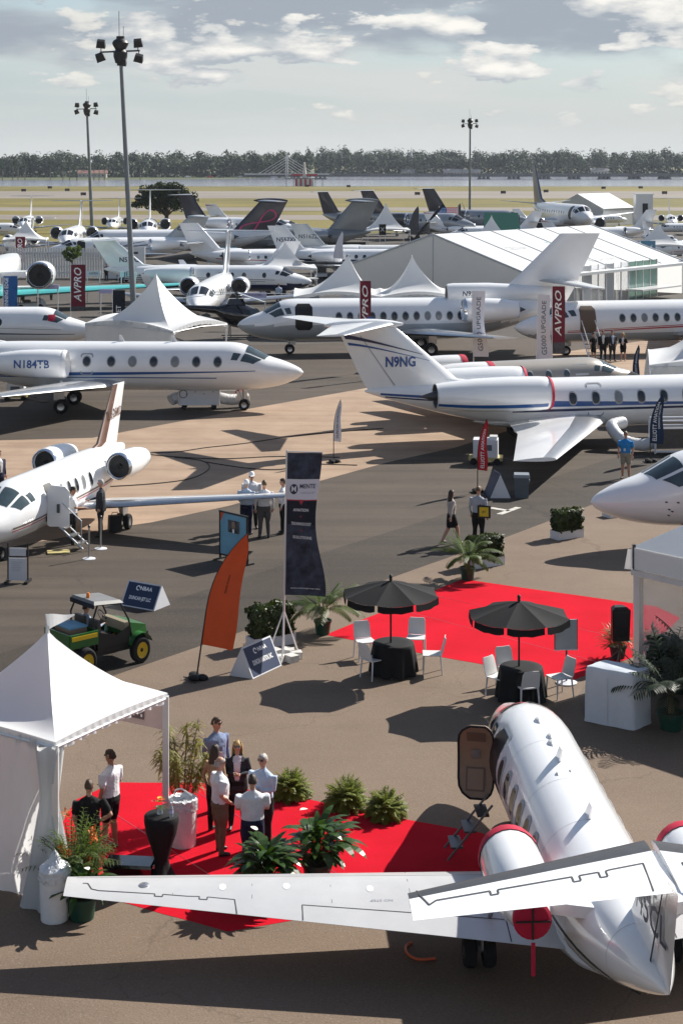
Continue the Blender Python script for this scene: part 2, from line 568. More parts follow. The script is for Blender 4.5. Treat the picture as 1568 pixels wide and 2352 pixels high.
for a, b, w in (((1126, 1167), (1168, 1174), 0.11), ((1146, 1182), (1190, 1166), 0.11)):
    A, B = W(*a), W(*b)
    d = (B - A).normalized()
    n = Vector((-d.y, d.x, 0)) * w
    mk.poly([A - n + Vector((0, 0, .014)), B - n + Vector((0, 0, .014)), B + n + Vector((0, 0, .014)), A + n + Vector((0, 0, .014))])
tag(mk.build('lane_marking', 'line_paint', smooth=0), kind='structure')
def carpet(name, pts, label, seams=()):
    P = [W(x, y) for x, y in pts]
    ring = []
    for i in range(len(P)):
        a, b = P[i], P[(i + 1) % len(P)]
        k = max(2, int((b - a).length / 0.5))
        n = Vector((-(b - a).y, (b - a).x, 0)).normalized()
        for j in range(k):
            t = j / k
            ring.append(a + (b - a) * t + n * (0.012 * math.sin(t * 9 + i * 2) if 0 < j else 0))
    mb = MB()
    mb.slab([(p.x, p.y, 0.012) for p in ring][::-1], -0.014)
    bm = bmesh.new()
    o = mb.build(name, 'carpet', smooth=0)
    bm.from_mesh(o.data)
    bmesh.ops.recalc_face_normals(bm, faces=bm.faces)
    bm.to_mesh(o.data)
    bm.free()
    for (a, b) in seams:
        A, B = W(*a), W(*b)
        n = Vector((-(B - A).y, (B - A).x, 0)).normalized() * .012
        MB().slab([tuple(A - n)[:2] + (.013,), tuple(B - n)[:2] + (.013,), tuple(B + n)[:2] + (.013,), tuple(A + n)[:2] + (.013,)], .002).build('seam', 'red_paint', o, 0)
    return tag(o, label, 'carpet')
carpet('red_carpet', [(748, 1459), (1062, 1331), (1505, 1394), (1560, 1420), (1480, 1500), (1308, 1566), (1180, 1540), (1000, 1508)],
       'large bright red carpet under the right umbrella beside the open white tent',
       (((905, 1398), (1395, 1528)), ((985, 1366), (1480, 1480))))
carpet('red_carpet', [(176, 1838), (262, 1798), (470, 1800), (650, 1826), (940, 1885), (1108, 1915), (1220, 2000), (905, 2075), (523, 2141), (230, 2060), (120, 1930)],
       'red carpet in front beneath the long white wing and the talking group',
       (((200, 1830), (620, 2100)), ((420, 1802), (880, 2070))))
leafmat('wood_leaf', (0.032, 0.054, 0.022), 0.55, 0.75, 0.08, 0.05)
leafmat('oak_leaf', (0.030, 0.048, 0.014), 0.5, 0.6, 0.12, 0.6)
mat('bark', (0.10, 0.075, 0.055), 0.9, 0, 0.2, 0.4, 3, bump=0.4, bscale=12)
mat('palm_trunk', (0.16, 0.13, 0.10), 0.9, 0, 0.2, 0.3, 3)
def quads(centers, normals, sizes, rng_, asp=1.0):
    """Random-rolled quads; returns verts, faces as arrays."""
    n = len(centers)
    nn = normals / (np.linalg.norm(normals, axis=1, keepdims=True) + 1e-9)
    a = rng_.normal(size=(n, 3))
    u = np.cross(nn, a)
    u /= np.linalg.norm(u, axis=1, keepdims=True) + 1e-9
    v = np.cross(nn, u)
    s = sizes[:, None] * 0.5
    P = np.empty((n, 4, 3))
    P[:, 0] = centers - u * s - v * s * asp
    P[:, 1] = centers + u * s - v * s * asp * 0.6
    P[:, 2] = centers + u * s * 0.7 + v * s * asp
    P[:, 3] = centers - u * s * 0.8 + v * s * asp * 0.8
    return P.reshape(-1, 3), np.arange(n * 4).reshape(n, 4)
def np_mesh(name, V, F, matname, parent=None, smooth=False):
    me = bpy.data.meshes.new(name)
    me.from_pydata(V.tolist(), [], F.tolist())
    me.materials.append(MATS[matname])
    me.update()
    o = bpy.data.objects.new(name, me)
    COL.objects.link(o)
    if parent is not None:
        o.parent = parent
    return o
def crown_pts(rng_, n, c, r, lumps=9, shell=0.55):
    """Points + outward normals in a lumpy crown."""
    lc = rng_.normal(size=(lumps, 3))
    lc /= np.linalg.norm(lc, axis=1, keepdims=True)
    lc *= rng_.uniform(0.35, 0.72, (lumps, 1))
    lr = rng_.uniform(0.30, 0.52, lumps)
    idx = rng_.integers(0, lumps, n)
    d = rng_.normal(size=(n, 3))
    d /= np.linalg.norm(d, axis=1, keepdims=True)
    rad = lr[idx] * rng_.uniform(shell, 1.0, n)
    p = lc[idx] + d * rad[:, None]
    return p * np.asarray(r) + np.asarray(c), d + lc[idx] * 0.6
allc, alln, alls = [], [], []
for i in range(620):
    x = RNG.uniform(-420, 480)
    back = i % 2
    y = RNG.uniform(1330, 1370) if not back else RNG.uniform(1370, 1440)
    far = x > -25
    if far:
        y += 235
    h = RNG.uniform(14, 20) if not back else RNG.uniform(18.5, 23)
    if 30 < x + 60 < 110 and RNG.random() < 0.5:
        h += 2.5
    w = RNG.uniform(5.0, 10.5)
    h *= 1.17 if far else 1.0
    hh = h * RNG.uniform(0.36, 0.46)
    p, n = crown_pts(RNG, 210, (x, y, h - hh * 0.95), (w, w, hh), 14, .78)
    allc.append(p); alln.append(n); alls.append(RNG.uniform(.9, 1.7, len(p)))
p = np.column_stack([RNG.uniform(-430, 430, 16000), RNG.uniform(1326, 1360, 16000), RNG.uniform(0, 12, 16000)])
p[:, 1] += np.where(p[:, 0] > -25, 238, 0)
allc.append(p); alln.append(RNG.normal(size=p.shape) + np.array([0, -.8, .5])); alls.append(RNG.uniform(1.2, 2.6, len(p)))
V_, F_ = quads(np.vstack(allc), np.vstack(alln), np.concatenate(alls), RNG)
wood = np_mesh('distant_wood', V_, F_, 'wood_leaf')
tag(wood, 'long dark green wood along the far shore of the lake', 'wood', kind='stuff')
mat('house_wall', (0.55, 0.50, 0.43), 0.8, 0, 0.3, 0.15, 0.4)
mat('roof_red', (0.30, 0.15, 0.11), 0.8)
mat('roof_grey', (0.30, 0.29, 0.28), 0.8)
def house(x, y, w, d, h, label, roof='roof_grey'):
    t = thing('shore_house', (x, y, 0), 0, label, 'house', 'houses on the far shore')
    MB().box((0, 0, h / 2), (w, d, h)).build('wall', 'house_wall', t, 0)
    MB().add([(-w / 2 - .5, -d / 2 - .5, h), (w / 2 + .5, -d / 2 - .5, h), (w / 2 + .5, d / 2 + .5, h), (-w / 2 - .5, d / 2 + .5, h), (-w / 2 - .5, 0, h + 2.6), (w / 2 + .5, 0, h + 2.6)],
             [(0, 1, 5, 4), (2, 3, 4, 5), (0, 4, 3), (1, 2, 5), (3, 2, 1, 0)]).build('roof', roof, t, 0)
    wx = -w / 2 + 1.6
    while wx < w / 2 - 1:
        MB().box((wx, -d / 2 - 0.02, h * 0.5), (1.2, 0.1, 1.4)).build('window', 'glass_dark', t, 0)
        wx += 3.0
house(-196, 1325, 22, 9, 3.4, 'low pale house at the left among the palms on the far shore', 'roof_red')
house(112, 1566, 34, 8, 3.4, 'long low tan building on the far shore left of the right light mast', 'roof_grey')
house(62, 1566, 12, 8, 3.4, 'small house on the far shore right of the cable-stayed pylon', 'roof_grey')
house(240, 1566, 16, 8, 4.2, 'white house near the right edge on the far shore', 'roof_grey')
t = thing('steeple', ((944 - XC) / FV * 1572, 1572, 0), 0, 'slender white steeple rising out of the far wood', 'steeple')
MB().box((0, 0, 8), (3.2, 3.2, 16)).build('tower', 'house_wall', t, 0)
MB().lathe([(2.0, 16), (1.2, 18.5), (0.25, 24), (0.05, 27)], 8, cap1=True).build('spire', 'offwhite_paint', t)
CARCOL = [('white_paint', 'white'), ('silver_paint', 'silver'), ('dark_metal', 'dark'), ('red_paint', 'red')]
for i, x in enumerate((-118, -101, -92, -78, -52, 28, 61, 118, 150, 168, 183, 231)):
    cm, cn = CARCOL[(i * 3) % 4]
    ref = 'far shore road' if x < 0 else 'far causeway'
    t = thing('parked_car', (x, 1562 if x > 20 else 1290, 0), 0,
              f'tiny {cn} car on the {ref}, {["first","second","third","fourth","fifth","sixth","seventh","eighth","ninth","tenth","eleventh","twelfth"][i]} from the left', 'car', 'cars along the far shore')
    mb = MB().box((0, 0, 0.75), (4.6, 1.9, 0.8)).box((-.2, 0, 1.45), (2.6, 1.7, 0.6), taper=0.8)
    mb.build('body', cm, t, 0)
    for dx in (-1.4, 1.4):
        MB().tube([(dx, -1.0, .36), (dx, 1.0, .36)], .36, 10).build('wheel', 'rubber', t)
def palm_far(x, y, h, k):
    t = thing('palm_tree', (x, y, 0), 0, f'slim palm on the far left shore, {k} from the left', 'palm', 'palms on the far shore')
    MB().tube([(0, 0, 0), (.2, 0, h * .5), (0, 0, h)], [.32, .26, .22], 6).build('trunk', 'palm_trunk', t)
    c = []
    for i in range(150):
        a, e, r_ = RNG.uniform(0, 6.28), RNG.uniform(-0.5, 1.3), RNG.uniform(.3, 1.0)
        c.append((math.cos(a) * math.cos(e) * 2.3 * r_, math.sin(a) * math.cos(e) * 2.3 * r_, h + math.sin(e) * 1.8 * r_ - .2))
    c = np.array(c)
    V2, F2 = quads(c, RNG.normal(size=c.shape), RNG.uniform(.5, 1.2, len(c)), RNG, 0.5)
    np_mesh('crown', V2, F2, 'wood_leaf', t)
ORD = ["first", "second", "third", "fourth", "fifth", "sixth", "seventh", "eighth", "ninth", "tenth", "eleventh", "twelfth", "thirteenth", "fourteenth"]
for i, vx in enumerate((6, 30, 42, 58, 116, 145, 160, 177, 216, 228, 240, 322, 289)):
    yy = 1085 + (i * 37 % 30)
    palm_far((vx - XC) / FV * yy, yy, 8.0 + (i * 53 % 29) / 10, ORD[i])
ox, oy = W(382, 521)[:2]
oak = thing('oak_tree', (ox, oy, 0), 0, 'single dark round oak standing on the airfield grass behind the jets', 'tree')
tb = MB()
tb.tube([(0, 0, 0), (.05, 0, 1.2), (.1, .1, 2.6)], [.52, .38, .34], 10)
for i in range(9):
    a = i * 0.7 + .2
    e = Vector((math.cos(a) * RNG.uniform(2.2, 4.0), math.sin(a) * RNG.uniform(2.2, 4.0), RNG.uniform(4.2, 7.6)))
    tb.tube([(.05, .05, 1.9), e * 0.45 + Vector((0, 0, .8)), e], [.2, .12, .04], 6)
tb.build('trunk', 'bark', oak)
cc, cn_ = [], []
for i in range(26):
    a = RNG.uniform(0, 6.28)
    rr = RNG.uniform(0, 4.0)
    zz = RNG.uniform(3.2, 7.8)
    rr *= 1.0 - max(0, (zz - 5.5)) * 0.22
    p, n = crown_pts(RNG, 420, (math.cos(a) * rr * 1.12, math.sin(a) * rr, zz), (2.15, 2.15, 1.6), 7)
    cc.append(p); cn_.append(n)
cc, cn_ = np.vstack(cc), np.vstack(cn_)
V_, F_ = quads(cc, cn_ + RNG.normal(size=cn_.shape) * .7, RNG.uniform(.18, .42, len(cc)), RNG)
np_mesh('crown', V_, F_, 'oak_leaf', oak)
mat('bridge_concrete', (0.17, 0.165, 0.16), 0.85, 0, 0.3, 0.3, 0.2)
mat('pylon_white', (0.62, 0.60, 0.56), 0.7, 0, 0.3, 0.1, 0.3)
BY = 1200
br = thing('causeway_bridge', (80, BY, 0), 0, 'low dark concrete causeway bridge crossing the lake', 'bridge')
MB().box((130, 0, 2.75), (560, 9, 1.5)).build('deck', 'bridge_concrete', br, 0)
MB().box((130, -4.4, 3.75), (560, 0.3, 0.5)).build('parapet', 'bridge_concrete', br, 0)
MB().box((130, 4.4, 3.75), (560, 0.3, 0.5)).build('parapet', 'bridge_concrete', br, 0)
MB().box((130, -4.7, 2.0), (560, 0.5, 0.5)).build('fascia_beam', 'bridge_concrete', br, 0)
pb = MB().box((-3, 0, 0.75), (1.6, 8, 2.5)).box((0, 0, 0.75), (1.6, 8, 2.5)).box((3, 0, 0.75), (1.6, 8, 2.5)).box((0, 0, 0.1), (9, 8.5, .7))
p0 = pb.build('pier', 'bridge_concrete', br, 0)
for i in range(1, 24):
    c = p0.copy()
    COL.objects.link(c)
    c.parent = br
    c.location = (i * 21.5, 0, 0)
p0.location = (-95, 0, 0)
pl = thing('cable_stayed_footbridge', (W(659, 408)[0] * 1.0, 1195, 0), 0, 'white cable-stayed pylon standing over the causeway left of centre', 'bridge')
pl.location.x = (659 - XC) / FV * 1195
mb = MB()
for dx in (-.6, .6):
    mb.box((dx, 0, 8.4), (.75, 1.6, 16.8), taper=0.85)
mb.box((0, 0, 15.5), (1.6, 1.4, 1.0)).box((0, 0, 11.5), (1.4, 1.2, .6))
mb.build('pylon', 'pylon_white', pl, 0)
MB().box((0, 0, 3.6), (60, 2.5, 0.7)).build('walkway', 'pylon_white', pl, 0)
for sgn in (-1, 1):
    for k in range(5):
        MB().tube([(sgn * .6, 0, 15.8 - k * 1.9), (sgn * (20 - k * 3.4), 0, 4.0)], 0.16, 5).build('cable', 'pylon_white', pl)
lp = thing('localizer_platform', ((699 - XC) / FV * 836, 836, 0), 0, 'red and white chequered platform with white cone at the lake edge', 'platform')
MB().box((0, 0, 3.9), (20, 4, .35)).build('deck', 'bridge_concrete', lp, 0)
for i in range(8):
    MB().box((-4 + i * 1.15, -1.8, 1.85), (1.1, .2, 3.6)).build('panel', 'red_paint' if i % 2 == 0 else 'pylon_white', lp, 0)
for i in range(6):
    MB().box((-9 + i * 3.6, 0, 1.85), (.25, .25, 3.7)).build('post', 'dark_metal', lp, 0)
MB().box((0, 0, 5.6), (13, 1.5, 1.0)).build('girder', 'red_paint', lp, 0)
MB().lathe([(1.4, 4.1), (.95, 7), (.6, 9.2), (.55, 11.6), (.2, 11.9)], 12, cap1=True).build('cone_tower', 'pylon_white', lp)
for i in range(7):
    MB().box((-6 + i * 2, 0, 4.6), (.2, .3, 1.2)).build('brace', 'pylon_white', lp, 0)
mat('marker_dark', (0.05, 0.03, 0.02), 0.7)
for i, (vx, vy) in enumerate(((115, 434), (55, 441), (155, 440), (192, 450), (705, 430), (1470, 434), (1385, 435), (958, 449), (985, 449), (1155, 446), (1525, 447), (800, 431), (1253, 443))):
    a = W(vx, vy)
    t = thing('runway_sign', a, 0, f'tiny dark runway marker board on the grass, number {i + 1} of the row read by position', 'sign', 'runway marker boards')
    t['label'] = 'tiny dark runway marker board standing on the airfield grass'
    MB().box((0, 0, .75), (1.9, .3, 1.0)).build('board', 'marker_dark', t, 0)
    MB().box((-.6, 0, .14), (.1, .1, .28)).build('leg', 'dark_metal', t, 0)
    MB().box((.6, 0, .14), (.1, .1, .28)).build('leg', 'dark_metal', t, 0)
mat('mast_grey', (0.20, 0.22, 0.23), 0.5, 0.3, 0.5, 0.15, 1)
mat('lamp_black', (0.02, 0.02, 0.022), 0.5)
def mast(base, top, zt, r0, r1, k, label, flip=False):
    t = thing('floodlight_mast', (base.x, base.y, 0), 0, label, 'light mast', 'tall floodlight masts')
    dx = top - base.x
    MB().tube([(0, 0, 0), (dx * .5, 0, zt * .5), (dx, 0, zt)], [r0, (r0 + r1) / 2, r1], 12).build('pole', 'mast_grey', t)
    MB().tube([(0, 0, 0), (0, 0, .5)], [r0 * 2, r0 * 1.4], 10).build('base_plate', 'mast_grey', t)
    hd = MB().lathe([(.12, -.75), (.30, -.7), (.42, -.3), (.42, -.05), (.3, .1), (.45, .35), (.5, .5), (.42, .65), (.25, .75), (.25, .9)], 10, cap0=True, cap1=True,
                    T=Matrix.Translation((dx, 0, zt)) @ Matrix.Scale(k, 4)).build('lamp_ring', 'lamp_black', t)
    MB().tube([(dx - 1.15 * k, 0, zt - .05), (dx + 1.15 * k, 0, zt + .05)], .055 * k, 6).build('crossarm', 'lamp_black', t)
    for sx, sz, ry in ((-1.15, .45, .1), (-1.2, -.35, -.35), (1.05, .5, -.1), (1.1, -.4, .25), (.1, -.6, .1)):
        T = Matrix.Translation((dx + sx * k, -.1, zt + sz * k)) @ Matrix.Rotation(ry, 4, 'Y') @ Matrix.Rotation(R(35), 4, 'X') @ Matrix.Scale(k, 4)
        lm = MB().box((0, 0, 0), (.55, .32, .46), T=T, taper=0.8).build('floodlight', 'lamp_black', t, 0)
        MB().tube([(dx + sx * k, 0, zt), (dx + sx * k, -.05, zt + sz * k * .6)], .03 * k, 5).build('bracket', 'lamp_black', lm)
    MB().tube([(dx - .08, 0, zt + .6 * k), (dx - .1, 0, zt + 2.4 * k)], .018 * k, 5).build('lightning_rod', 'lamp_black', t)
    MB().tube([(dx + .17 * k, 0, zt + .6 * k), (dx + .18 * k, 0, zt + 1.5 * k)], .014 * k, 5).build('obstruction_lamp', 'lamp_black', t)
    return t
b = Vector(((311 - XC) / FV * 112, 112, 0))
mast(b, (277 - XC) / FV * 112, 11.7 + (YH - 118) * 112 / FV, .21, .12, 1.12, 'tallest grey floodlight mast, rising behind the white peaked tent at left')
b = Vector(((212 - XC) / FV * 298, 298, 0))
mast(b, (200 - XC) / FV * 298, 11.7 + (YH - 250) * 298 / FV, .34, .2, 1.5, 'smaller floodlight mast at far left beside the oak')
b = Vector(((1078 - XC) / FV * 320, 320, 0))
mast(b, (1079 - XC) / FV * 320, 11.7 + (YH - 284) * 320 / FV, .26, .15, 1.15, 'thin distant floodlight mast at right before the lake')
# ================================================================== business jets
NOSE_X = [0, .03, .12, .26, .42, .56, .70, .86, 1.0]
NOSE_W = [.02, .15, .33, .54, .72, .84, .92, .98, 1.0]
NOSE_T = [.0, .10, .24, .39, .52, .70, .88, .98, 1.0]
NOSE_B = [.0, .16, .42, .66, .82, .91, .96, .99, 1.0]
TAIL_X = [0, .2, .4, .6, .8, .94, 1.0]
TAIL_W = [1, .97, .87, .68, .42, .18, .05]
TAIL_T = [1, 1.0, .98, .94, .87, .80, .72]
TAIL_B = [-1, -.93, -.70, -.34, .10, .45, .62]
class Jet:
    """Local axes: x aft from the nose tip, y to the jet's right side... (+y = left in world after rotation is decided by heading), z up."""
    def __init__(self, label, L, R_, zc, nose, tail=None, heading=None, nl=.24, tl=.40, rz=1.0, nose_z=-.25, paint='white_paint', belly=None, belly_z=-.35,
                 name='business_jet', group='jets parked on the apron', ws=(.43, .70), tail_rise=1.0, seg=28, cat='jet'):
        a = W(*nose) if len(nose) == 3 else None
        if tail is not None:
            b = W(*tail)
            d = Vector((b.x - a.x, b.y - a.y, 0)).normalized()
        else:
            d = Vector((heading[0], heading[1], 0)).normalized()
        self.ang = math.atan2(d.y, d.x)
        self.t = thing(name, (a.x, a.y, 0), self.ang, label, cat, group)
        self.L, self.R, self.zc = L, R_, zc
        self.nl, self.tl = nl * L, tl * L
        zt0, zb0 = zc + R_ * rz, zc - R_ * rz
        zn = zc + nose_z * R_
        nx = np.array(NOSE_X) * self.nl
        tx = L - self.tl + np.array(TAIL_X) * self.tl
        xs = np.concatenate([nx, tx])
        tt = zc + R_ * rz * np.array(TAIL_T)
        tb = zc + R_ * rz * np.array(TAIL_B) * np.where(np.array(TAIL_B) > 0, tail_rise, 1)
        self.fw = pchip(xs, np.concatenate([np.array(NOSE_W) * R_, np.array(TAIL_W) * R_]))
        self.ft = pchip(xs, np.concatenate([zn + (zt0 - zn) * np.array(NOSE_T), tt]))
        self.fb = pchip(xs, np.concatenate([zn - .02 + (zb0 - zn) * np.array(NOSE_B), tb]))
        self.paint = paint
        self.ws = ws
        st = np.concatenate([self.nl * np.linspace(0, 1, 22) ** 1.5, np.linspace(self.nl, L - self.tl, 8)[1:-1], L - self.tl + self.tl * (1 - (1 - np.linspace(0, 1, 16)) ** 1.2)])
        rings = []
        for x in st:
            w, t_, b_ = float(self.fw(x)), float(self.ft(x)), float(self.fb(x))
            c, r = (t_ + b_) / 2, max(.004, (t_ - b_) / 2)
            rings.append([(x, max(.004, w) * math.sin(k * 2 * math.pi / seg), c + r * math.cos(k * 2 * math.pi / seg)) for k in range(seg)])
        mb = MB()
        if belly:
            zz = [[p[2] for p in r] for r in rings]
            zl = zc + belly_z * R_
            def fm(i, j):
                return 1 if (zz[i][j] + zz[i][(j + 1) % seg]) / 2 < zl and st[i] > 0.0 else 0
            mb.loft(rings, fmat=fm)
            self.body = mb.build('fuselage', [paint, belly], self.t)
        else:
            mb.loft(rings)
            self.body = mb.build('fuselage', paint, self.t)
    def sp(self, x, z, s, off=.008):
        w, t_, b_ = float(self.fw(x)), float(self.ft(x)), float(self.fb(x))
        c, r = (t_ + b_) / 2, max(.01, (t_ - b_) / 2)
        q = max(-.995, min(.995, (z - c) / r))
        return (x, s * (w * math.sqrt(1 - q * q) + off), z + off * q)
    def ap(self, x, phi, s, off=.008):
        w, t_, b_ = float(self.fw(x)), float(self.ft(x)), float(self.fb(x))
        c, r = (t_ + b_) / 2, max(.01, (t_ - b_) / 2)
        return (x - off * .3, s * math.sin(phi) * (w + off), c + math.cos(phi) * (r + off))
    def patch_phi(self, name, x00, x01, x10, x11, p0, p1, s, m, n=7, off=.01, parent=None):
        vs_, fs = [], []
        for i in range(n):
            v = i / (n - 1)
            for j in range(n):
                u = j / (n - 1)
                x = (x00 * (1 - u) + x01 * u) * (1 - v) + (x10 * (1 - u) + x11 * u) * v
                vs_.append(self.ap(x, R(p0 + (p1 - p0) * v), s, off))
        for i in range(n - 1):
            for j in range(n - 1):
                fs.append((i * n + j, i * n + j + 1, (i + 1) * n + j + 1, (i + 1) * n + j))
        return MB().add(vs_, fs).build(name, m, parent or self.t, 180)
    def windshield(self, m='glass_tint', side_panes=2, sides=(-1, 1)):
        n = self.nl
        a, b = self.ws
        for s in sides:
            self.patch_phi('windshield_pane', a * n, b * n, (a + .05) * n, (b + .02) * n, 4, 40, s, m)
            self.patch_phi('windshield_pane', (a + .085) * n, (b + .03) * n, (a + .19) * n, (b + .08) * n, 46, 70, s, m)
            if side_panes > 1:
                self.patch_phi('cockpit_window', (b + .075) * n, (b + .17) * n, (b + .12) * n, (b + .20) * n, 50, 69, s, m)
    def window(self, x, z, rx, rz_, s, m='glass_dark', sq=2.0, frame=None, off=.010):
        def ring(k, o):
            out = []
            for i in range(16):
                t = i * math.pi / 8
                c, q = math.cos(t), math.sin(t)
                out.append(self.sp(x + rx * k * math.copysign(abs(c) ** (2 / sq), c), z + rz_ * k * math.copysign(abs(q) ** (2 / sq), q), s, o))
            return out
        mb = MB()
        c = self.sp(x, z, s, off)
        r = ring(1, off)
        h = ring(.5, off)
        mb.add([c] + h + r, [(0, i + 1, (i + 1) % 16 + 1) for i in range(16)] + [(i + 1, i + 17, (i + 1) % 16 + 17, (i + 1) % 16 + 1) for i in range(16)])
        o = mb.build('window', m, self.t, 180)
        if frame:
            mb = MB()
            a, b = ring(1.0, off + .004), ring(1.25, off - .004)
            mb.add(a + b, [(i, i + 16, (i + 1) % 16 + 16, (i + 1) % 16) for i in range(16)])
            mb.build('window_frame', frame, o, 180)
        return o
    def windows(self, xs, dz=.25, rx=.17, rz_=.22, sides=(-1, 1), m='glass_dark', sq=2.0, frame=None):
        for x in xs:
            for s in sides:
                self.window(x, self.zc + dz * self.R, rx, rz_, s, 'window_shade' if m == 'glass_dark' and random.random() < .2 else m, sq, frame)
    def strip(self, name, x0, x1, zlo, zhi, m, sides=(-1, 1), n=24, off=.006, rows=3):
        for s in sides:
            vs_, fs = [], []
            for i in range(n + 1):
                u = i / n
                x = x0 + (x1 - x0) * u
                for k in range(rows):
                    v = k / (rows - 1)
                    vs_.append(self.sp(x, (zlo(u) * (1 - v) + zhi(u) * v) * self.R + self.zc, s, off))
            for i in range(n):
                for k in range(rows - 1):
                    a = i * rows + k
                    fs.append((a, a + rows, a + rows + 1, a + 1))
            MB().add(vs_, fs).build(name, m, self.t, 180)
    def outline(self, name, x0, x1, z0, z1, w, m, s, r=.12):
        """Rounded-rectangle seam on the skin."""
        pts = []
        for cx, cz, a0 in ((x1 - r, z1 - r, 0), (x0 + r, z1 - r, 90), (x0 + r, z0 + r, 180), (x1 - r, z0 + r, 270)):
            for k in range(5):
                t = R(a0 + k * 22.5)
                pts.append((cx + r * math.cos(t), cz + r * math.sin(t)))
        n = len(pts)
        ctr = ((x0 + x1) / 2, (z0 + z1) / 2)
        ins = [(p[0] + (w if p[0] < ctr[0] else -w), p[1] + (w if p[1] < ctr[1] else -w)) for p in pts]
        vs_ = [self.sp(p[0], p[1], s, .007) for p in pts] + [self.sp(p[0], p[1], s, .007) for p in ins]
        return MB().add(vs_, [(i, (i + 1) % n, n + (i + 1) % n, n + i) for i in range(n)]).build(name, m, self.t, 180)
    def door_open(self, x0, x1, z0, z1, s, m='black'):
        vs_, fs = [], []
        n = 8
        for i in range(n + 1):
            for j in range(n + 1):
                u, v = i / n, j / n
                x, z = x0 + (x1 - x0) * u, z0 + (z1 - z0) * v
                e = .16 * (x1 - x0)
                if v in (0, 1):
                    x = min(max(x, x0 + e), x1 - e)
                vs_.append(self.sp(x, z, s, .012))
        for i in range(n):
            for j in range(n):
                a = i * (n + 1) + j
                fs.append((a, a + 1, a + n + 2, a + n + 1))
        return MB().add(vs_, fs).build('door_opening', m, self.t, 180)
    @staticmethod
    def foil(x0, c, th, n=9):
        """closed section, list of (x, z): upper TE->LE, lower LE->TE"""
        up, lo = [], []
        for i in range(n):
            t = (1 - math.cos(math.pi * i / (n - 1))) / 2
            yt = 5 * th * (.2969 * math.sqrt(t) - .126 * t - .3516 * t * t + .2843 * t ** 3 - .1015 * t ** 4)
            up.append((x0 + t * c, yt * c * 1.15))
            lo.append((x0 + t * c, -yt * c * .75))
        return up[::-1] + lo[1:]
    def surf(self, name, st, m, vertical=False, le=None, parent=None):
        """st: list of (span pos a, x_le, chord, offset b, thickness). horizontal: y=a z=b; vertical: z=a y=b"""
        rings = []
        for a, x, c, b, th in st:
            f = self.foil(x, c, th)
            rings.append([(px, b + pz, a) if vertical else (px, a, b + pz) for px, pz in f])
        mb = MB()
        nn = len(rings[0])
        if le:
            mb.loft(rings, fmat=lambda i, j: 1 if 5 <= j <= 10 else 0)
            return mb.build(name, [m, le], parent or self.t, 50)
        mb.loft(rings)
        return mb.build(name, m, parent or self.t, 50)
    def wings(self, x0, cr, half, ct, sweep, z0, dih, m=None, le='metal', th=.12, winglet=0, sides=(-1, 1), kink=0, wl_m=None, root=None):
        m = m or self.paint
        y0 = root if root else self.R * .55
        for s in sides:
            st = [(s * y0, x0, cr, z0, th)]
            if kink:
                k = kink
                st.append((s * (y0 + (half - y0) * k), x0 + sweep * k, cr + (ct - cr) * min(1, k * 1.35), z0 + dih * k, th * .95))
            st.append((s * half, x0 + sweep, ct, z0 + dih, th * .8))
            wg = self.surf('wing', st, m, le=le)
            if winglet:
                zt = z0 + dih
                w = [(s * half, x0 + sweep + .05, ct * .95, zt, .09), (s * (half + winglet * .25), x0 + sweep + winglet * .45, ct * .75, zt + winglet * .35, .08),
                     (s * (half + winglet * .42), x0 + sweep + winglet * 1.0, ct * .4, zt + winglet, .07)]
                self.surf('winglet', w, wl_m or m, parent=wg)
        mb = MB()
        R_ = self.R
        rings = []
        for u in np.linspace(0, 1, 9):
            x = x0 - cr * .25 + (cr * 1.55) * u
            k = math.sin(math.pi * u) ** .6 if 0 < u < 1 else .02
            rings.append([(x, math.sin(t) * R_ * .82 * k, z0 - .02 + math.cos(t) * R_ * .34 * k) for t in np.linspace(0, 2 * math.pi, 17)[:-1]])
        mb.loft(rings).build('wing_fairing', m, self.t)
    def fin(self, x0, cr, z1, ct, sweep, m=None, z0=None, th=.10, dorsal=1.2, name='fin', le=None):
        m = m or self.paint
        z0 = z0 if z0 is not None else float(self.ft(x0 + cr * .5)) - .15
        st = [(z0, x0 - dorsal, cr + dorsal, 0, th * .6), (z0 + (z1 - z0) * .13, x0 + sweep * .10, cr * .98, 0, th), (z1, x0 + sweep, ct, 0, th * .85)]
        self.finp = (x0, cr, z0, z1, ct, sweep, th)
        return self.surf(name, st, m, True, le)
    def fin_pt(self, u, v, s, off=.015):
        """u along chord 0..1, v up 0..1"""
        x0, cr, z0, z1, ct, sw, th = self.finp
        c = cr + (ct - cr) * v
        t = max(.001, u)
        yt = 5 * th * (.2969 * math.sqrt(t) - .126 * t - .3516 * t * t + .2843 * t ** 3 - .1015 * t ** 4)
        return (x0 + sw * v + u * c, s * (yt * c * 1.15 + off), z0 + (z1 - z0) * v)
    def tailplane(self, z, x0, cr, half, ct, sweep, dih=0.0, m=None, root=.06, le='metal', th=.09):
        for s in (-1, 1):
            self.surf('tailplane', [(s * root, x0, cr, z, th), (s * half, x0 + sweep, ct, z + dih, th * .9)], m or self.paint, le=le)
    def bullet(self, z, x0, x1, r, m=None):
        rings = []
        for u in np.linspace(0, 1, 9):
            k = math.sin(math.pi * min(1, u * .96 + .02)) ** .6
            rings.append([(x0 + (x1 - x0) * u, math.sin(t) * r * k, z + math.cos(t) * r * k) for t in np.linspace(0, 2 * math.pi, 13)[:-1]])
        MB().loft(rings).build('tail_fairing', m or self.paint, self.t)
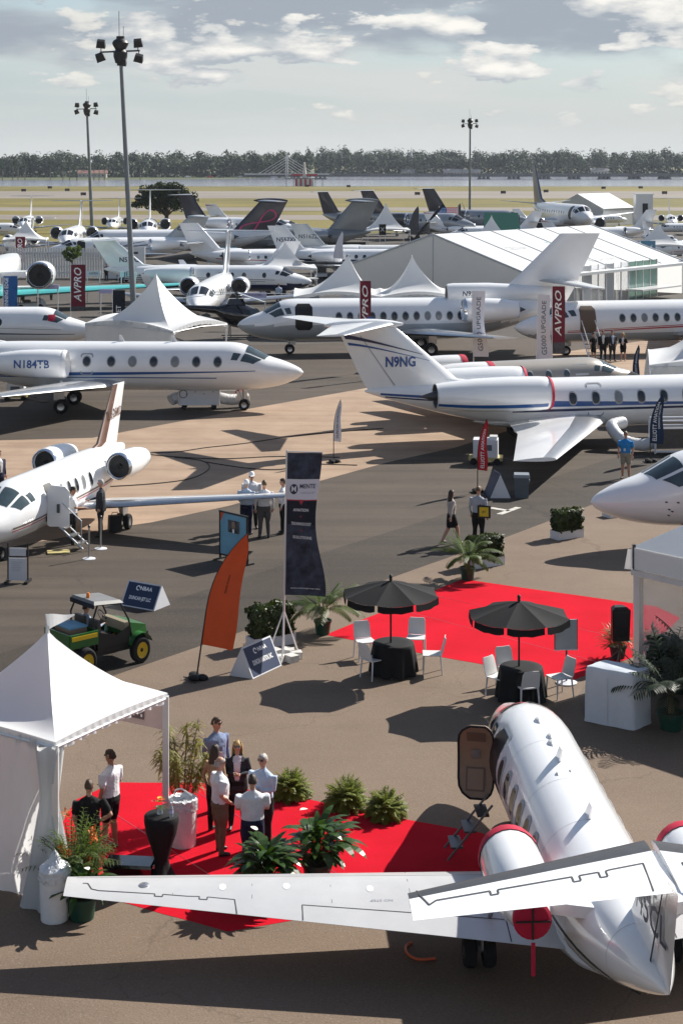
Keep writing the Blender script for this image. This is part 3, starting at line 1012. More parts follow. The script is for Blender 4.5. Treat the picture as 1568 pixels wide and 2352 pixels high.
    def nacelle(self, x0, x1, y, z, r, m=None, ring='chrome', cover=None, sides=(-1, 1), stripe=None, exhaust='dark_metal', cone=True, end=.70):
        m = m or self.paint
        L = x1 - x0
        for s in sides:
            T = Matrix.Translation((x0, s * y, z)) @ Matrix.Rotation(R(90), 4, 'Y')
            prof = [(r * .80, L * .05), (r * .84, 0.012 * L), (r * .90, 0), (r * .96, .02 * L), (r, .10 * L), (r * 1.02, .35 * L), (r * .96, .65 * L), (r * (end + .08), .92 * L), (r * end, L)]
            nc = MB().lathe(prof, 24, T=T).build('engine_nacelle', m, self.t)
            rw = .07 if ring == 'red_cover' else min(.075 * L, .13)
            MB().lathe([(r * .72, L * .10), (r * .80, L * .05), (r * .845, .008 * L), (r * .90, -.012 * L), (r * .975, rw * .3), (r * 1.006, rw)], 24, T=T).build('intake_ring', ring, nc)
            MB().lathe([(.01, .02 * L), (r * .22, .09 * L), (r * .78, .10 * L)], 20, T=T).build('fan', 'black', nc)
            MB().lathe([(r * (end + .02), .995 * L), (r * (end - .1), .97 * L), (r * (end - .1), .8 * L), (.01, .8 * L)], 20, T=T).build('exhaust', exhaust, nc)
            if cone:
                MB().lathe([(r * .34, .85 * L), (r * .30, 1.0 * L), (.02, 1.13 * L)], 14, T=T).build('tail_cone', 'dark_metal', nc)
            yi = self.R * .55
            MB().add([(x0 + L * .22, s * yi, z - r * .18), (x0 + L * .95, s * yi, z - r * .18), (x0 + L * .85, s * (y - r * .5), z - r * .16), (x0 + L * .28, s * (y - r * .5), z - r * .16),
                      (x0 + L * .22, s * yi, z + r * .22), (x0 + L * .95, s * yi, z + r * .2), (x0 + L * .85, s * (y - r * .5), z + r * .2), (x0 + L * .28, s * (y - r * .5), z + r * .22)],
                     [(0, 1, 2, 3), (7, 6, 5, 4), (0, 3, 7, 4), (1, 5, 6, 2)]).build('pylon', m, self.t, 0)
            if cover:
                MB().lathe([(.01, -.05 * L), (r * .6, -.045 * L), (r * .98, -.02 * L), (r * 1.03, .03 * L), (r * 1.03, .09 * L)], 24, T=T).build('intake_cover', cover, nc)
            if stripe:
                z0_, z1_, mm = stripe
                mb = MB()
                rr = pchip([p[1] for p in prof[3:]], [p[0] for p in prof[3:]])
                vs_, fs = [], []
                for i in range(15):
                    q = L * (.04 + .95 * i / 14)
                    rad = float(rr(q)) + .008
                    for k in range(3):
                        a = z0_ + (z1_ - z0_) * k / 2
                        vs_.append((x0 + q, s * (y + rad * math.cos(a)), z + rad * math.sin(a)))
                for i in range(14):
                    for k in range(2):
                        a = i * 3 + k
                        fs.append((a, a + 3, a + 4, a + 1))
                mb.add(vs_, fs).build('nacelle_stripe', mm, nc, 180)
    def wheel(self, x, y, r, w=.18, twin=True):
        g = MB().tube([(x, y, r), (x + .05, y * .9, self.zc - self.R * .5)], [.06, .09], 8)
        g.tube([(x, y, r * 1.2), (x + .45, y * .9, self.zc - self.R * .6)], [.035, .035], 6)
        g.box((x + .12, y, r * 2.6), (.5, .03, r * 1.6))
        gear = g.build('landing_gear', 'metal', self.t)
        for d in ((-.14, .14) if twin else (0,)):
            T = Matrix.Translation((x, y + d, r)) @ Matrix.Rotation(R(90), 4, 'X')
            MB().lathe([(r * .5, -w / 2), (r * .86, -w / 2), (r, -w * .3), (r, w * .3), (r * .86, w / 2), (r * .5, w / 2)], 18, T=T).build('tyre', 'rubber', gear)
            MB().lathe([(.01, -w * .38), (r * .35, -w * .40), (r * .52, -w * .46), (r * .52, w * .46), (r * .35, w * .4), (.01, w * .38)], 14, T=T).build('rim', 'metal', gear)
    def gear(self, nx, mx, track, r=.3, nr=.22):
        self.wheel(nx, 0, nr)
        self.wheel(mx, track, r)
        self.wheel(mx, -track, r)
    def reg(self, text, fn, h, m='text_dark', sides=(-1, 1), shear=0.0, name='registration', bold=.012, width=None):
        """fn(u, v, s) -> local point, u forward-reading distance"""
        for s in sides:
            lettering(name, text, m, self.t, lambda u, v, s=s: fn(u, v, s), h, width, shear, bold)
    def antenna(self, x, h=.3, c=.25):
        z = float(self.ft(x))
        MB().add([(x, -.015, z - .02), (x + c, -.015, z - .02), (x + c, .015, z - .02), (x, .015, z - .02), (x + c * .6, -.008, z + h), (x + c * 1.05, -.008, z + h), (x + c * 1.05, .008, z + h), (x + c * .6, .008, z + h)],
                 [(0, 1, 5, 4), (1, 2, 6, 5), (2, 3, 7, 6), (3, 0, 4, 7), (4, 5, 6, 7)]).build('antenna', 'offwhite_paint', self.t, 0)
def side_text(j, xc, zc, s, off=.012):
    """Map text (u right, v up as seen from outside side s) on the fuselage skin."""
    return lambda u, v, ss: j.sp(xc - ss * u, zc + v, ss, off)
def nac_text(x, y, z, r):
    return lambda u, v, s: (x - s * u, s * (y + math.sqrt(max(.02, (r * 1.02) ** 2 - v * v)) + .012), z + v)
def fin_text(j, uc, vc):
    x0, cr, z0, z1, ct, sw, th = j.finp
    H = z1 - z0
    def f(u, v, s):
        vv = vc + v / H
        c = cr + (ct - cr) * vv
        xw = x0 + sw * vc + uc * (cr + (ct - cr) * vc) - s * u
        uu = (xw - x0 - sw * vv) / c
        return j.fin_pt(min(.98, max(.03, uu)), vv, s, .02)
    return f
const = lambda v: (lambda u: v)
lin = lambda a, b: (lambda u: a + (b - a) * u)
fj = Jet('white foreground jet seen from behind with red engine covers and open cabin door', 12.35, .76, 1.55,
         (1214, 1498, 1.45), (1531, 2343, 1.75), nl=.27, tl=.36, rz=1.04, ws=(.50, .74), name='light_jet', seg=40)
A0, B0 = W(1225, 1640, 2.3), W(1531, 2343, 1.75)
dd = Vector((A0.x - B0.x, A0.y - B0.y, 0)).normalized()
NN = Vector((B0.x, B0.y, 0)) + dd * 12.35
fj.t.location = NN
fj.t.rotation_euler = (0, 0, math.atan2(-dd.y, -dd.x))
LS = -1 if (Matrix.Rotation(fj.t.rotation_euler.z, 3, 'Z') @ Vector((0, 1, 0))).x > 0 else 1
fj.windshield('glass_tint')
for s in (-1, 1):
    for k in range(6):
        fj.window(3.95 + k * .62 + (.35 if s != LS else .35), fj.zc + .16, .155, .20, s, 'glass_dark', 2.6, 'line_grey')
fj.door_open(3.25, 3.92, 1.0, 2.12, LS)
fj.outline('door_seam', 3.2, 3.97, .95, 2.17, .03, 'metal', LS)
fj.wings(5.95, 2.5, 7.55, .64, .28, .74, .24, m='wing_paint', le=None, th=.13, root=.30)
fj.fin(10.45, 2.0, 3.42, 1.25, 1.15, dorsal=1.9, th=.09)
fj.tailplane(3.42, 11.35, 1.45, 3.05, .68, 1.30, 0.0, le='dark_metal', root=.05, th=.085)
fj.nacelle(8.35, 10.35, 1.24, 2.05, .42, cover='red_cover', ring='white_paint', cone=False, end=.54)
for s in (-1, 1):
    T = Matrix.Translation((10.36, s * 1.24, 2.05)) @ Matrix.Rotation(R(90), 4, 'Y')
    c = MB().lathe([(.245, -.08), (.25, .02), (.215, .05), (.01, .06)], 22, T=T).build('exhaust_cover', 'red_cover', fj.t)
    MB().box((10.43, s * 1.24, 2.05), (.012, .45, .022)).box((10.43, s * 1.24, 2.05), (.014, .022, .45)).build('strap', 'black', c, 0)
    MB().box((10.44, s * 1.24, 1.58), (.02, .05, .42)).build('warning_ribbon', 'red_cover', c, 0)
fj.gear(2.1, 7.3, 1.5, .22, .2)
def surf_gap(name, pts, zf, w=.022, parent=None):
    mb = MB()
    for a, b in zip(pts[:-1], pts[1:]):
        A, B = Vector((a[0], a[1], 0)), Vector((b[0], b[1], 0))
        d = (B - A)
        if d.length < 1e-6:
            continue
        n = Vector((-d.y, d.x, 0)).normalized() * w / 2
        K = max(1, int(d.length / .4))
        P = []
        for i in range(K + 1):
            p = A + d * i / K
            for q in (p - n, p + n):
                P.append((q.x, q.y, zf(q.x, q.y)))
        mb.add(P, [(2 * i, 2 * i + 1, 2 * i + 3, 2 * i + 2) for i in range(K)])
    return mb.build(name, 'gap', parent or fj.t, 0)
def foil_z(x, x0, c, z, th):
    t = min(.999, max(.001, (x - x0) / c))
    return z + 5 * th * (.2969 * math.sqrt(t) - .126 * t - .3516 * t * t + .2843 * t ** 3 - .1015 * t ** 4) * c * 1.15 + .006
def wing_z(x, y):
    u = min(1, max(0, (abs(y) - .30) / 7.25))
    return foil_z(x, 5.95 + .28 * u, 2.5 + (.64 - 2.5) * u, .74 + .24 * u, .13 * (1 - .2 * u))
def wx(u, f):
    return 5.95 + .28 * u + f * (2.5 + (.64 - 2.5) * u)
for s in (-1, 1):
    Y = lambda u: s * (.30 + 7.25 * u)
    notch = lambda u0: [(wx(u0, .70), Y(u0)), (wx(u0, .76), Y(u0)), (wx(u0 + .016, .76), Y(u0 + .016)), (wx(u0 + .016, .70), Y(u0 + .016))]
    surf_gap('aileron_gap', [(wx(.965, .44), Y(.965)), (wx(.955, .44), Y(.955)), (wx(.945, .66), Y(.945))] + [(wx(u, .70), Y(u)) for u in (.93, .86)] + notch(.80)[::-1] +
             [(wx(.75, .71), Y(.75))] + notch(.71)[::-1] + [(wx(.655, .72), Y(.655)), (wx(.65, 1.0), Y(.65))], wing_z, .016)
    surf_gap('flap_gap', [(wx(.52, .99), Y(.52)), (wx(.52, .74), Y(.52)), (wx(.30, .75), Y(.30)), (wx(.12, .76), Y(.12)), (wx(.12, .99), Y(.12))], wing_z, .016)
    T = Matrix.Translation((wx(.84, .45), Y(.84), wing_z(wx(.84, .45), Y(.84)) + .004))
    MB().lathe([(.01, .012), (.06, .012), (.075, .004), (.078, -.01)], 16, T=T).build('fuel_cap', 'metal', fj.t)
    tz = lambda x, y: foil_z(x, 11.35 + 1.3 * (abs(y) - .05) / 3.0, 1.45 + (.68 - 1.45) * (abs(y) - .05) / 3.0, 3.42, .085)
    tx_ = lambda v, f: 11.35 + 1.3 * v + f * (1.45 + (.68 - 1.45) * v)
    TY = lambda v: s * (.05 + 3.0 * v)
    nt_ = lambda v: [(tx_(v, .52), TY(v)), (tx_(v, .62), TY(v)), (tx_(v + .03, .62), TY(v + .03)), (tx_(v + .03, .52), TY(v + .03))]
    surf_gap('elevator_gap', [(tx_(.07, .95), TY(.07)), (tx_(.06, .50), TY(.06)), (tx_(.20, .51), TY(.20))] + nt_(.22) + [(tx_(.30, .52), TY(.30))] + nt_(.33) + [(tx_(.5, .52), TY(.5)), (tx_(.64, .52), TY(.64))] + nt_(.66) +
             [(tx_(.9, .52), TY(.9)), (tx_(.93, .62), TY(.93)), (tx_(.955, .3), TY(.955)), (tx_(.965, .02), TY(.965))], tz, .02)
for s in (-1, 1):
    mb = MB()
    P = [fj.fin_pt(.66, v, s, .012) for v in np.linspace(.05, .97, 8)] + [fj.fin_pt(.69, v, s, .012) for v in np.linspace(.05, .97, 8)]
    mb.add(P, [(i, i + 1, i + 9, i + 8) for i in range(7)]).build('rudder_gap', 'gap', fj.t, 0)
fj.reg('N45CL', fin_text(fj, .42, .50), .36, 'text_dark', shear=.15)
for ax, dy in ((3.5, 0), (4.3, .06), (4.6, .02), (5.3, -.05), (5.9, .1), (6.0, -.12), (7.6, -.05)):
    z = float(fj.ft(ax))
    if ax in (5.3, 7.6):
        MB().add([(ax, -.02, z - .03), (ax + .28, -.02, z - .03), (ax + .28, .02, z - .03), (ax, .02, z - .03), (ax + .32, -.01, z + .26), (ax + .50, -.01, z + .26), (ax + .50, .01, z + .26), (ax + .32, .01, z + .26)],
                 [(0, 1, 5, 4), (1, 2, 6, 5), (2, 3, 7, 6), (3, 0, 4, 7), (4, 5, 6, 7)]).build('antenna', 'white_paint', fj.t, 0)
    else:
        k = .5 if ax in (5.9, 6.0) else 1.0
        rings = [[(ax + .34 * k * u, dy + math.sin(t) * .07 * k * math.sin(math.pi * min(.97, u + .02)) ** .7, z - .02 + math.cos(t) * .075 * k * math.sin(math.pi * min(.97, u + .02)) ** .7) for t in np.linspace(0, 2 * math.pi, 11)[:-1]] for u in np.linspace(0, 1, 7)]
        MB().loft(rings).build('antenna', 'offwhite_paint', fj.t)
for x_ in (2.75, 4.6, 6.3, 7.9, 9.6, 11.0):
    n_ = 44
    P = []
    for k in range(n_ + 1):
        a = 2 * math.pi * k / n_
        P += [fj.ap(x_, a, 1, .002), fj.ap(x_ + .007, a, 1, .002)]
    MB().add(P, [(2 * k, 2 * k + 1, 2 * k + 3, 2 * k + 2) for k in range(n_)]).build('skin_seam', 'line_grey', fj.t, 180)
for s in (-1, 1):
    Y = lambda u: s * (.30 + 7.25 * u)
    surf_gap('spar_seam', [(wx(u, .16), Y(u)) for u in (.12, .5, .98)], wing_z, .007)
    for u in (.30, .46, .62, .78):
        surf_gap('rib_seam', [(wx(u, .05), Y(u)), (wx(u, .68), Y(u))], wing_z, .006)
    for u, f_ in ((.22, .4), (.38, .42), (.55, .4), (.68, .45)):
        x_, y_ = wx(u, f_), Y(u)
        MB().poly([(x_ + .10 * math.cos(a), y_ + .055 * math.sin(a), wing_z(x_ + .10 * math.cos(a), y_) + .002) for a in np.linspace(0, 2 * math.pi, 17)[:-1]]).build('hatch', 'offwhite_paint', fj.t, 0)
    lettering('stencil', 'NO STEP', 'line_grey', fj.t, lambda a, b, y_=Y(.36): (wx(.36, .60) + b, y_ - a, wing_z(wx(.36, .60) + b, y_ - a) + .002), .06)
fj.strip('pinstripe', 1.2, 11.2, lin(-.46, -.1), lin(-.40, -.02), 'dark_metal')
T = Matrix.Translation((3.35, LS * .72, .06)) @ Matrix.Rotation(R(14) * LS, 4, 'Z') @ Matrix.Diagonal((1, .84, .94, 1))
dr = MB()
outl = []
for (u, v) in ((0, .95), (0, 2.0), (.06, 2.15), (.16, 2.2), (.55, 2.17), (.68, 2.08), (.70, 1.9), (.70, 1.15), (.66, .98), (.5, .9), (.12, .9)):
    outl.append((v, u))
bend = lambda v: .16 * math.sin((v - .9) / 1.3 * math.pi)
mbd = MB()
pts_f = [(0.0 + .02 - bend(v) * .9, LS * (u + .0), v) for v, u in outl]
cx_ = sum(p[1] for p in pts_f) / len(pts_f)
n_ = len(pts_f)
grid = []
ROW = 13
for i in range(ROW):
    v = .9 + 1.3 * (.5 - .5 * math.cos(math.pi * i / (ROW - 1)))
    q_ = abs(2 * (v - .9) / 1.3 - 1)
    lo = .16 * q_ ** 8
    hi = .72 - .26 * q_ ** 7
    for k in range(5):
        grid.append((-bend(v), LS * (lo + (hi - lo) * k / 4), v))
back = [(p[0] - .085, p[1], p[2]) for p in grid]
fcs = []
for i in range(ROW - 1):
    for k in range(4):
        a = i * 5 + k
        fcs.append((a, a + 1, a + 6, a + 5))
        b_ = a + ROW * 5
        fcs.append((b_, b_ + 5, b_ + 6, b_ + 1))
rim = [k for k in range(5)] + [i * 5 + 4 for i in range(1, ROW)] + [(ROW - 1) * 5 + k for k in (3, 2, 1, 0)] + [i * 5 for i in range(ROW - 2, 0, -1)]
for a, b_ in zip(rim, rim[1:] + rim[:1]):
    fcs.append((a, a + ROW * 5, b_ + ROW * 5, b_))
mbd.add(grid + back, fcs, T=T)
dro = mbd.build('cabin_door', 'tan_trim', fj.t, 50)
for (u0, u1, v0, v1, mm) in ((.16, .54, 1.9, 2.08, 'tan_dark'), (.18, .56, 1.02, 1.42, 'tan_dark'), (.21, .53, 1.05, 1.39, 'tan_trim'), (.28, .45, 1.58, 1.74, 'metal')):
    ex = .010 if mm == 'tan_dark' else .018
    MB().add([(-bend(v0) + ex, LS * u0, v0), (-bend(v0) + ex, LS * u1, v0), (-bend(v1) + ex, LS * u1, v1), (-bend(v1) + ex, LS * u0, v1)], [(0, 1, 2, 3)], T=T).build('door_panel' if mm != 'metal' else 'latch', mm, dro, 0)
edge = [grid[i] for i in rim]
MB().tube([T @ Vector(p) for p in edge + edge[:1]], .02, 6).build('door_seal', 'rubber', dro)
st_ = MB()
for k in range(3):
    st_.box((3.58, LS * (.95 + k * .22), .82 - k * .26), (.5, .2, .03))
st_.tube([(3.33, LS * .8, 1.0), (3.33, LS * 1.55, .1)], .02, 6).tube([(3.83, LS * .8, 1.0), (3.83, LS * 1.55, .1)], .02, 6)
st_.build('airstair', 'dark_metal', fj.t)
j = Jet('white jet with blue stripes marked N9NG and red-ringed engine intake, across the middle', 21.5, 1.05, 1.62, (1920, 975, 1.5), (838, 905, 2.2), nl=.19, tl=.40, seg=32)
tp = W(838, 905, 2.2)
h = Vector((.980, .199, 0))
j.t.location = (tp.x + h.x * 21.5, tp.y + h.y * 21.5, 0)
j.t.rotation_euler = (0, 0, math.atan2(-h.y, -h.x))
NS = 1 if (Matrix.Rotation(j.t.rotation_euler.z, 3, 'Z') @ Vector((0, 1, 0))).y < 0 else -1
j.windshield()
j.windows([5.9 + i * 1.0 for i in range(8)], .28, .15, .23, sq=2.6, frame='line_grey')
j.outline('door_seam', 11.55, 12.25, 1.15, 2.5, .04, 'line_grey', NS)
j.wings(11.2, 4.4, 10.4, 1.6, 5.6, .95, .2, le='metal', kink=.35)
j.fin(17.3, 4.1, 5.0, 2.4, 3.0, dorsal=2.6, th=.11)
j.tailplane(5.05, 20.3, 2.6, 4.1, 1.1, 2.9, .0, root=.1)
j.bullet(5.05, 19.9, 23.2, .24)
j.nacelle(14.2, 19.0, 1.75, 2.28, .70, ring='red_cover', stripe=(-.78, -.52, 'blue'))
j.strip('stripe', 4.0, 14.6, lin(-.08, -.02), lambda u: -.03 + .26 * u ** 1.3, 'blue')
j.strip('stripe', 2.0, 15.5, lin(-.20, -.22), lin(-.13, -.11), 'navy')
j.strip('stripe', 15.5, 20.9, lin(.16, .52), lin(.30, .60), 'blue', n=16)
j.strip('stripe', 15.0, 20.7, lin(.0, .42), lin(.07, .47), 'navy', n=16)
for s in (-1, 1):
    for k, (v0, dv) in enumerate(((.80, .075), (.70, .04))):
        us = np.linspace(.06, .96, 14)
        vv = lambda u: v0 - .30 * (1 - u) ** 1.6
        P = [j.fin_pt(u, vv(u), s, .02) for u in us] + [j.fin_pt(u, vv(u) + dv * u + .004, s, .02) for u in us]
        MB().add(P, [(i, i + 1, i + 15, i + 14) for i in range(13)]).build('fin_stripe', 'blue' if k else 'navy', j.t, 0)
    P = [j.fin_pt(.70, v, s, .012) for v in np.linspace(.05, .85, 8)] + [j.fin_pt(.712, v, s, .012) for v in np.linspace(.05, .85, 8)]
    MB().add(P, [(i, i + 1, i + 9, i + 8) for i in range(7)]).build('rudder_gap', 'line_grey', j.t, 0)
j.reg('N9NG', fin_text(j, .44, .42), .40, 'blue', bold=.03, width=1.25)
j.gear(3.0, 14.6, 1.5, .34, .26)
j = Jet('white jet with blue cheatline marked N184TB on its engine, nose pointing right', 18.6, 1.14, 2.08, (697, 857, 1.75), heading=(-1, .04), nl=.20, tl=.38, seg=32)
NS = 1 if (Matrix.Rotation(j.ang, 3, 'Z') @ Vector((0, 1, 0))).y < 0 else -1
j.windshield()
j.windows([3.95 + i * 1.0 for i in range(6)], .27, .17, .21, frame='line_grey')
j.window(10.1, j.zc + .27 * j.R, .17, .21, NS, frame='line_grey')
j.outline('door_seam', 9.8, 10.4, 1.75, 2.75, .05, 'line_grey', NS)
j.wings(8.2, 4.2, 8.9, 1.3, 4.0, 1.25, .55, le='metal', kink=.35)
j.fin(14.9, 3.2, 6.0, 2.2, 2.8, dorsal=2.3)
j.tailplane(5.0, 16.9, 2.2, 3.7, 1.0, 1.9, root=.1)
j.nacelle(10.9, 14.2, 1.78, 2.35, .66, ring='white_paint')
j.strip('stripe', 2.2, 17.2, lambda u: -.12 - .22 * math.sin(min(1, u * 1.2) * 1.57) , lambda u: -.09 - .10 * math.sin(min(1, u * 1.2) * 1.57), 'blue')
j.strip('stripe', 4.0, 17.2, lambda u: -.42 + .02 * u, lambda u: -.38 + .03 * u, 'blue')
j.reg('N184TB', nac_text(12.4, 1.78, 2.38, .66), .36, 'blue', bold=.02, sides=(NS, -NS), width=1.65)
j.gear(2.8, 11.2, 1.5, .34, .26)
j.antenna(6.0)
j.antenna(8.5)
j = Jet('white jet at the left edge facing us with open cabin door and dark intakes', 12.8, .84, 1.32, (-60, 1300, 1.35), (313, 1042, 1.8), nl=.25, tl=.36, name='light_jet', seg=32, rz=1.06)
A0, B0 = W(30, 1112, 2.05), W(286, 1044, 1.55)
dd = Vector((A0.x - B0.x, A0.y - B0.y, 0)).normalized()
N0 = Vector((B0.x, B0.y, 0)) + dd * 12.85 * .84
j.t.scale = (.84, 1, 1)
j.t.location = N0
j.t.rotation_euler = (0, 0, math.atan2(-dd.y, -dd.x))
NS = 1 if (Matrix.Rotation(j.t.rotation_euler.z, 3, 'Z') @ Vector((0, 1, 0))).x > 0 else -1
j.windshield('glass_tint')
j.windows([5.0 + i * .62 for i in range(5)], .30, .13, .20, sq=2.4, frame='line_grey')
j.door_open(3.75, 4.45, .8, 1.92, NS)
j.wings(6.1, 2.2, 8.0, .85, .6, .78, .75, le='metal')
j.fin(10.0, 2.0, 4.1, 1.15, 1.7, dorsal=1.2, th=.12, le='brown')
j.nacelle(8.6, 11.0, 1.32, 1.8, .46)
j.strip('stripe', 1.5, 11.5, lin(-.42, .0), lin(-.36, .06), 'tan_dark')
j.strip('stripe', 1.5, 11.5, lin(-.52, -.08), lin(-.48, -.04), 'red_paint')
j.reg('N525MD', fin_text(j, .45, .55), .3, 'brown')
j.gear(1.7, 7.6, 1.9, .25, .2)
T = Matrix.Translation((3.72, NS * .82, -.2)) @ Matrix.Rotation(NS * R(-18), 4, 'Z')
MB().add([(x_, NS * (y_ + 0), z_) for x_ in (-.05, .04) for (y_, z_) in ((0, .95), (0, 2.0), (.12, 2.15), (.55, 2.1), (.68, 1.95), (.68, .95), (.6, .9), (.08, .9))],
         [(0, 1, 2, 3, 4, 5, 6, 7), (15, 14, 13, 12, 11, 10, 9, 8)] + [(i, i + 8, (i + 1) % 8 + 8, (i + 1) % 8) for i in range(8)], T=T).build('cabin_door', 'white_paint', j.t, 0)
MB().box((0, 0, 0), (.06, .09, .26), T=T @ Matrix.Translation((.06 * -1, NS * .34, 1.45))).build('door_latch', 'dark_metal', j.t, 0)
st_ = MB()
for k in range(4):
    st_.box((4.1, NS * (1.0 + k * .26), .86 - k * .22), (.55, .22, .04))
st_.tube([(3.83, NS * .8, 1.0), (3.83, NS * 1.95, .05)], .03, 6).tube([(4.37, NS * .8, 1.0), (4.37, NS * 1.95, .05)], .03, 6)
st_.tube([(3.83, NS * .85, 1.75), (3.83, NS * 1.9, .9), (3.83, NS * 1.9, .1)], .02, 6)
st_.build('airstair', 'metal', j.t)
j = Jet('beige-grey jet marked N178GR half hidden behind the jet N9NG', 13.6, .86, 1.72, (1470, 866, 1.5), (965, 872, 1.9), nl=.24, tl=.38, paint='beige_paint')
j.windshield()
j.windows([4.4 + i * .95 for i in range(5)], .25, .15, .19, m='glass_tint', frame='line_grey')
NS = 1 if (Matrix.Rotation(j.ang, 3, 'Z') @ Vector((0, 1, 0))).y < 0 else -1
j.strip('door_panel', 3.25, 3.95, const(-.3), const(.72), 'offwhite_paint', sides=(NS,), n=3)
j.wings(6.6, 2.5, 7.6, .9, 1.6, 1.05, .5)
j.fin(11.2, 2.4, 4.5, 1.5, 2.0, dorsal=1.8, th=.1)
j.tailplane(4.5, 12.8, 1.7, 2.9, .8, 1.3)
j.nacelle(8.6, 11.4, 1.45, 2.25, .52, m='offwhite_paint', cover='red_cover')
j.reg('178GR', fin_text(j, .40, .32), .34, 'brown', bold=.02)
j.gear(2.2, 8.2, 1.7, .28, .22)
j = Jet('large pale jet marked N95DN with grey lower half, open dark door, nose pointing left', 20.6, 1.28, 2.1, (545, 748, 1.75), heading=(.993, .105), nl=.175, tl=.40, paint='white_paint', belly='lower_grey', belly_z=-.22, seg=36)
NS = 1 if (Matrix.Rotation(j.ang, 3, 'Z') @ Vector((0, 1, 0))).y < 0 else -1
j.windshield(side_panes=2)
j.windows([6.1 + i * .68 for i in range(14)], .20, .17, .23, frame='line_grey')
j.door_open(3.45, 4.5, 1.55, 3.12, NS)
j.wings(9.4, 4.6, 10.2, 1.5, 4.4, 1.3, .6, kink=.35)
j.fin(15.9, 4.6, 7.3, 2.5, 4.2, dorsal=2.6, th=.10)
j.tailplane(4.35, 18.7, 2.4, 4.0, 1.1, 2.2, -.2, root=.15)
j.nacelle(13.6, 17.0, 2.0, 2.75, .72)
rings = []
for x_, r_ in ((12.9, .50), (12.95, .58), (13.3, .63), (15.5, .64), (18.0, .5), (20.4, .36)):
    rings.append([(x_, r_ * math.sin(a), 3.62 + r_ * math.cos(a)) for a in np.linspace(0, 2 * math.pi, 25)[:-1]])
MB().loft(rings).build('centre_engine', 'white_paint', j.t)
MB().lathe([(.001, 0), (.47, 0)], 20, T=Matrix.Translation((12.89, 0, 3.62)) @ Matrix.Rotation(R(90), 4, 'Y')).build('centre_intake', 'black', j.t)
j.reg('N95DN', nac_text(14.5, 0, 3.62, .63), .30, 'text_dark', bold=.012, shear=.12)
j.gear(3.2, 11.6, 2.1, .40, .3)
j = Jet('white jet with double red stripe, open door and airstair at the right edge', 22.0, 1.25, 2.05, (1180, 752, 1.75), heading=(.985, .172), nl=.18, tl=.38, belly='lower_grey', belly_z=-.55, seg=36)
NS = 1 if (Matrix.Rotation(j.ang, 3, 'Z') @ Vector((0, 1, 0))).y < 0 else -1
j.windshield()
j.windows([6.4 + i * .70 for i in range(14)], .22, .17, .22, frame='line_grey')
j.door_open(3.75, 4.75, 1.45, 3.05, NS, 'tan_dark')
j.strip('stripe', 3.0, 16.0, lin(-.46, -.12), lin(-.42, -.03), 'red_paint')
j.strip('stripe', 3.0, 16.0, lin(-.38, .0), lin(-.36, .05), 'red_paint')
j.wings(9.6, 4.6, 10.5, 1.5, 4.4, 1.2, .6, kink=.35)
j.fin(17.3, 4.2, 7.2, 2.5, 3.8, dorsal=2.5)
j.nacelle(14.6, 18.0, 2.0, 2.7, .72)
j.gear(3.2, 11.8, 1.9, .42, .3)
st_ = MB()
for k in range(6):
    st_.box((4.25, NS * (1.3 + k * .24), 1.32 - k * .235), (.75, .26, .05))
st_.build('airstair', 'metal', j.t, 0)
for dx in (-.42, .42):
    MB().tube([(4.25 + dx, NS * 1.2, 1.4), (4.25 + dx, NS * 2.75, .05)], .045, 8).tube([(4.25 + dx, NS * 1.2, 2.25), (4.25 + dx, NS * 2.6, .95), (4.25 + dx, NS * 2.65, .1)], .03, 6).build('handrail', 'offwhite_paint', j.t)
j = Jet('glossy white jet nose with dark windshield pushing in from the right edge', 18.5, 1.18, 1.85, (1355, 1157, 1.45), heading=(.975, .22), nl=.215, tl=.38, seg=44, ws=(.42, .66), nose_z=-.30)
NS = 1 if (Matrix.Rotation(j.ang, 3, 'Z') @ Vector((0, 1, 0))).y < 0 else -1
j.windshield('glass_tint')
j.windows([6.6 + i * .95 for i in range(6)], .2, .17, .22)
j.wings(8.6, 3.8, 9.2, 1.4, 3.6, 1.1, .5)
j.nacelle(11.8, 15.0, 1.9, 2.5, .66)
j.fin(14.8, 3.4, 5.8, 2.2, 2.8)
j.gear(3.3, 10.4, 1.6, .34, .26)
for (dx, dz) in ((2.1, -.30), (2.2, -.34), (2.12, -.42), (2.0, -.16), (2.35, -.17)):
    MB().tube([j.sp(dx, j.zc + dz * 1.6, NS, -.01), j.sp(dx + .05, j.zc + dz * 1.6, NS, .03)], .02, 6).build('probe', 'dark_metal', j.t)
j = Jet('white jet nose with red cockpit shade pointing right behind the small peaked tent', 17.5, 1.1, 2.0, (222, 754, 1.8), heading=(-1, -.03), nl=.20, tl=.38, ws=(.45, .68))
NS = 1 if (Matrix.Rotation(j.ang, 3, 'Z') @ Vector((0, 1, 0))).y < 0 else -1
j.windshield()
j.strip('sun_shade', 2.35, 2.75, const(.30), const(.62), 'red_cover', sides=(NS,), n=4, off=.02)
j.windows([5.6 + i for i in range(6)], .25)
j.strip('stripe', 1.2, 12, lin(-.45, -.34), lin(-.42, -.22), 'navy')
j.strip('stripe', 2.0, 12, lin(-.18, .12), lin(-.165, .135), 'navy')
j.wings(7.6, 3.8, 8.6, 1.3, 3.2, 1.2, .5)
j.fin(13.8, 3.2, 5.6, 2.0, 2.6)
j.nacelle(10.6, 13.6, 1.8, 2.4, .62)
j.gear(2.8, 9.8, 1.4)
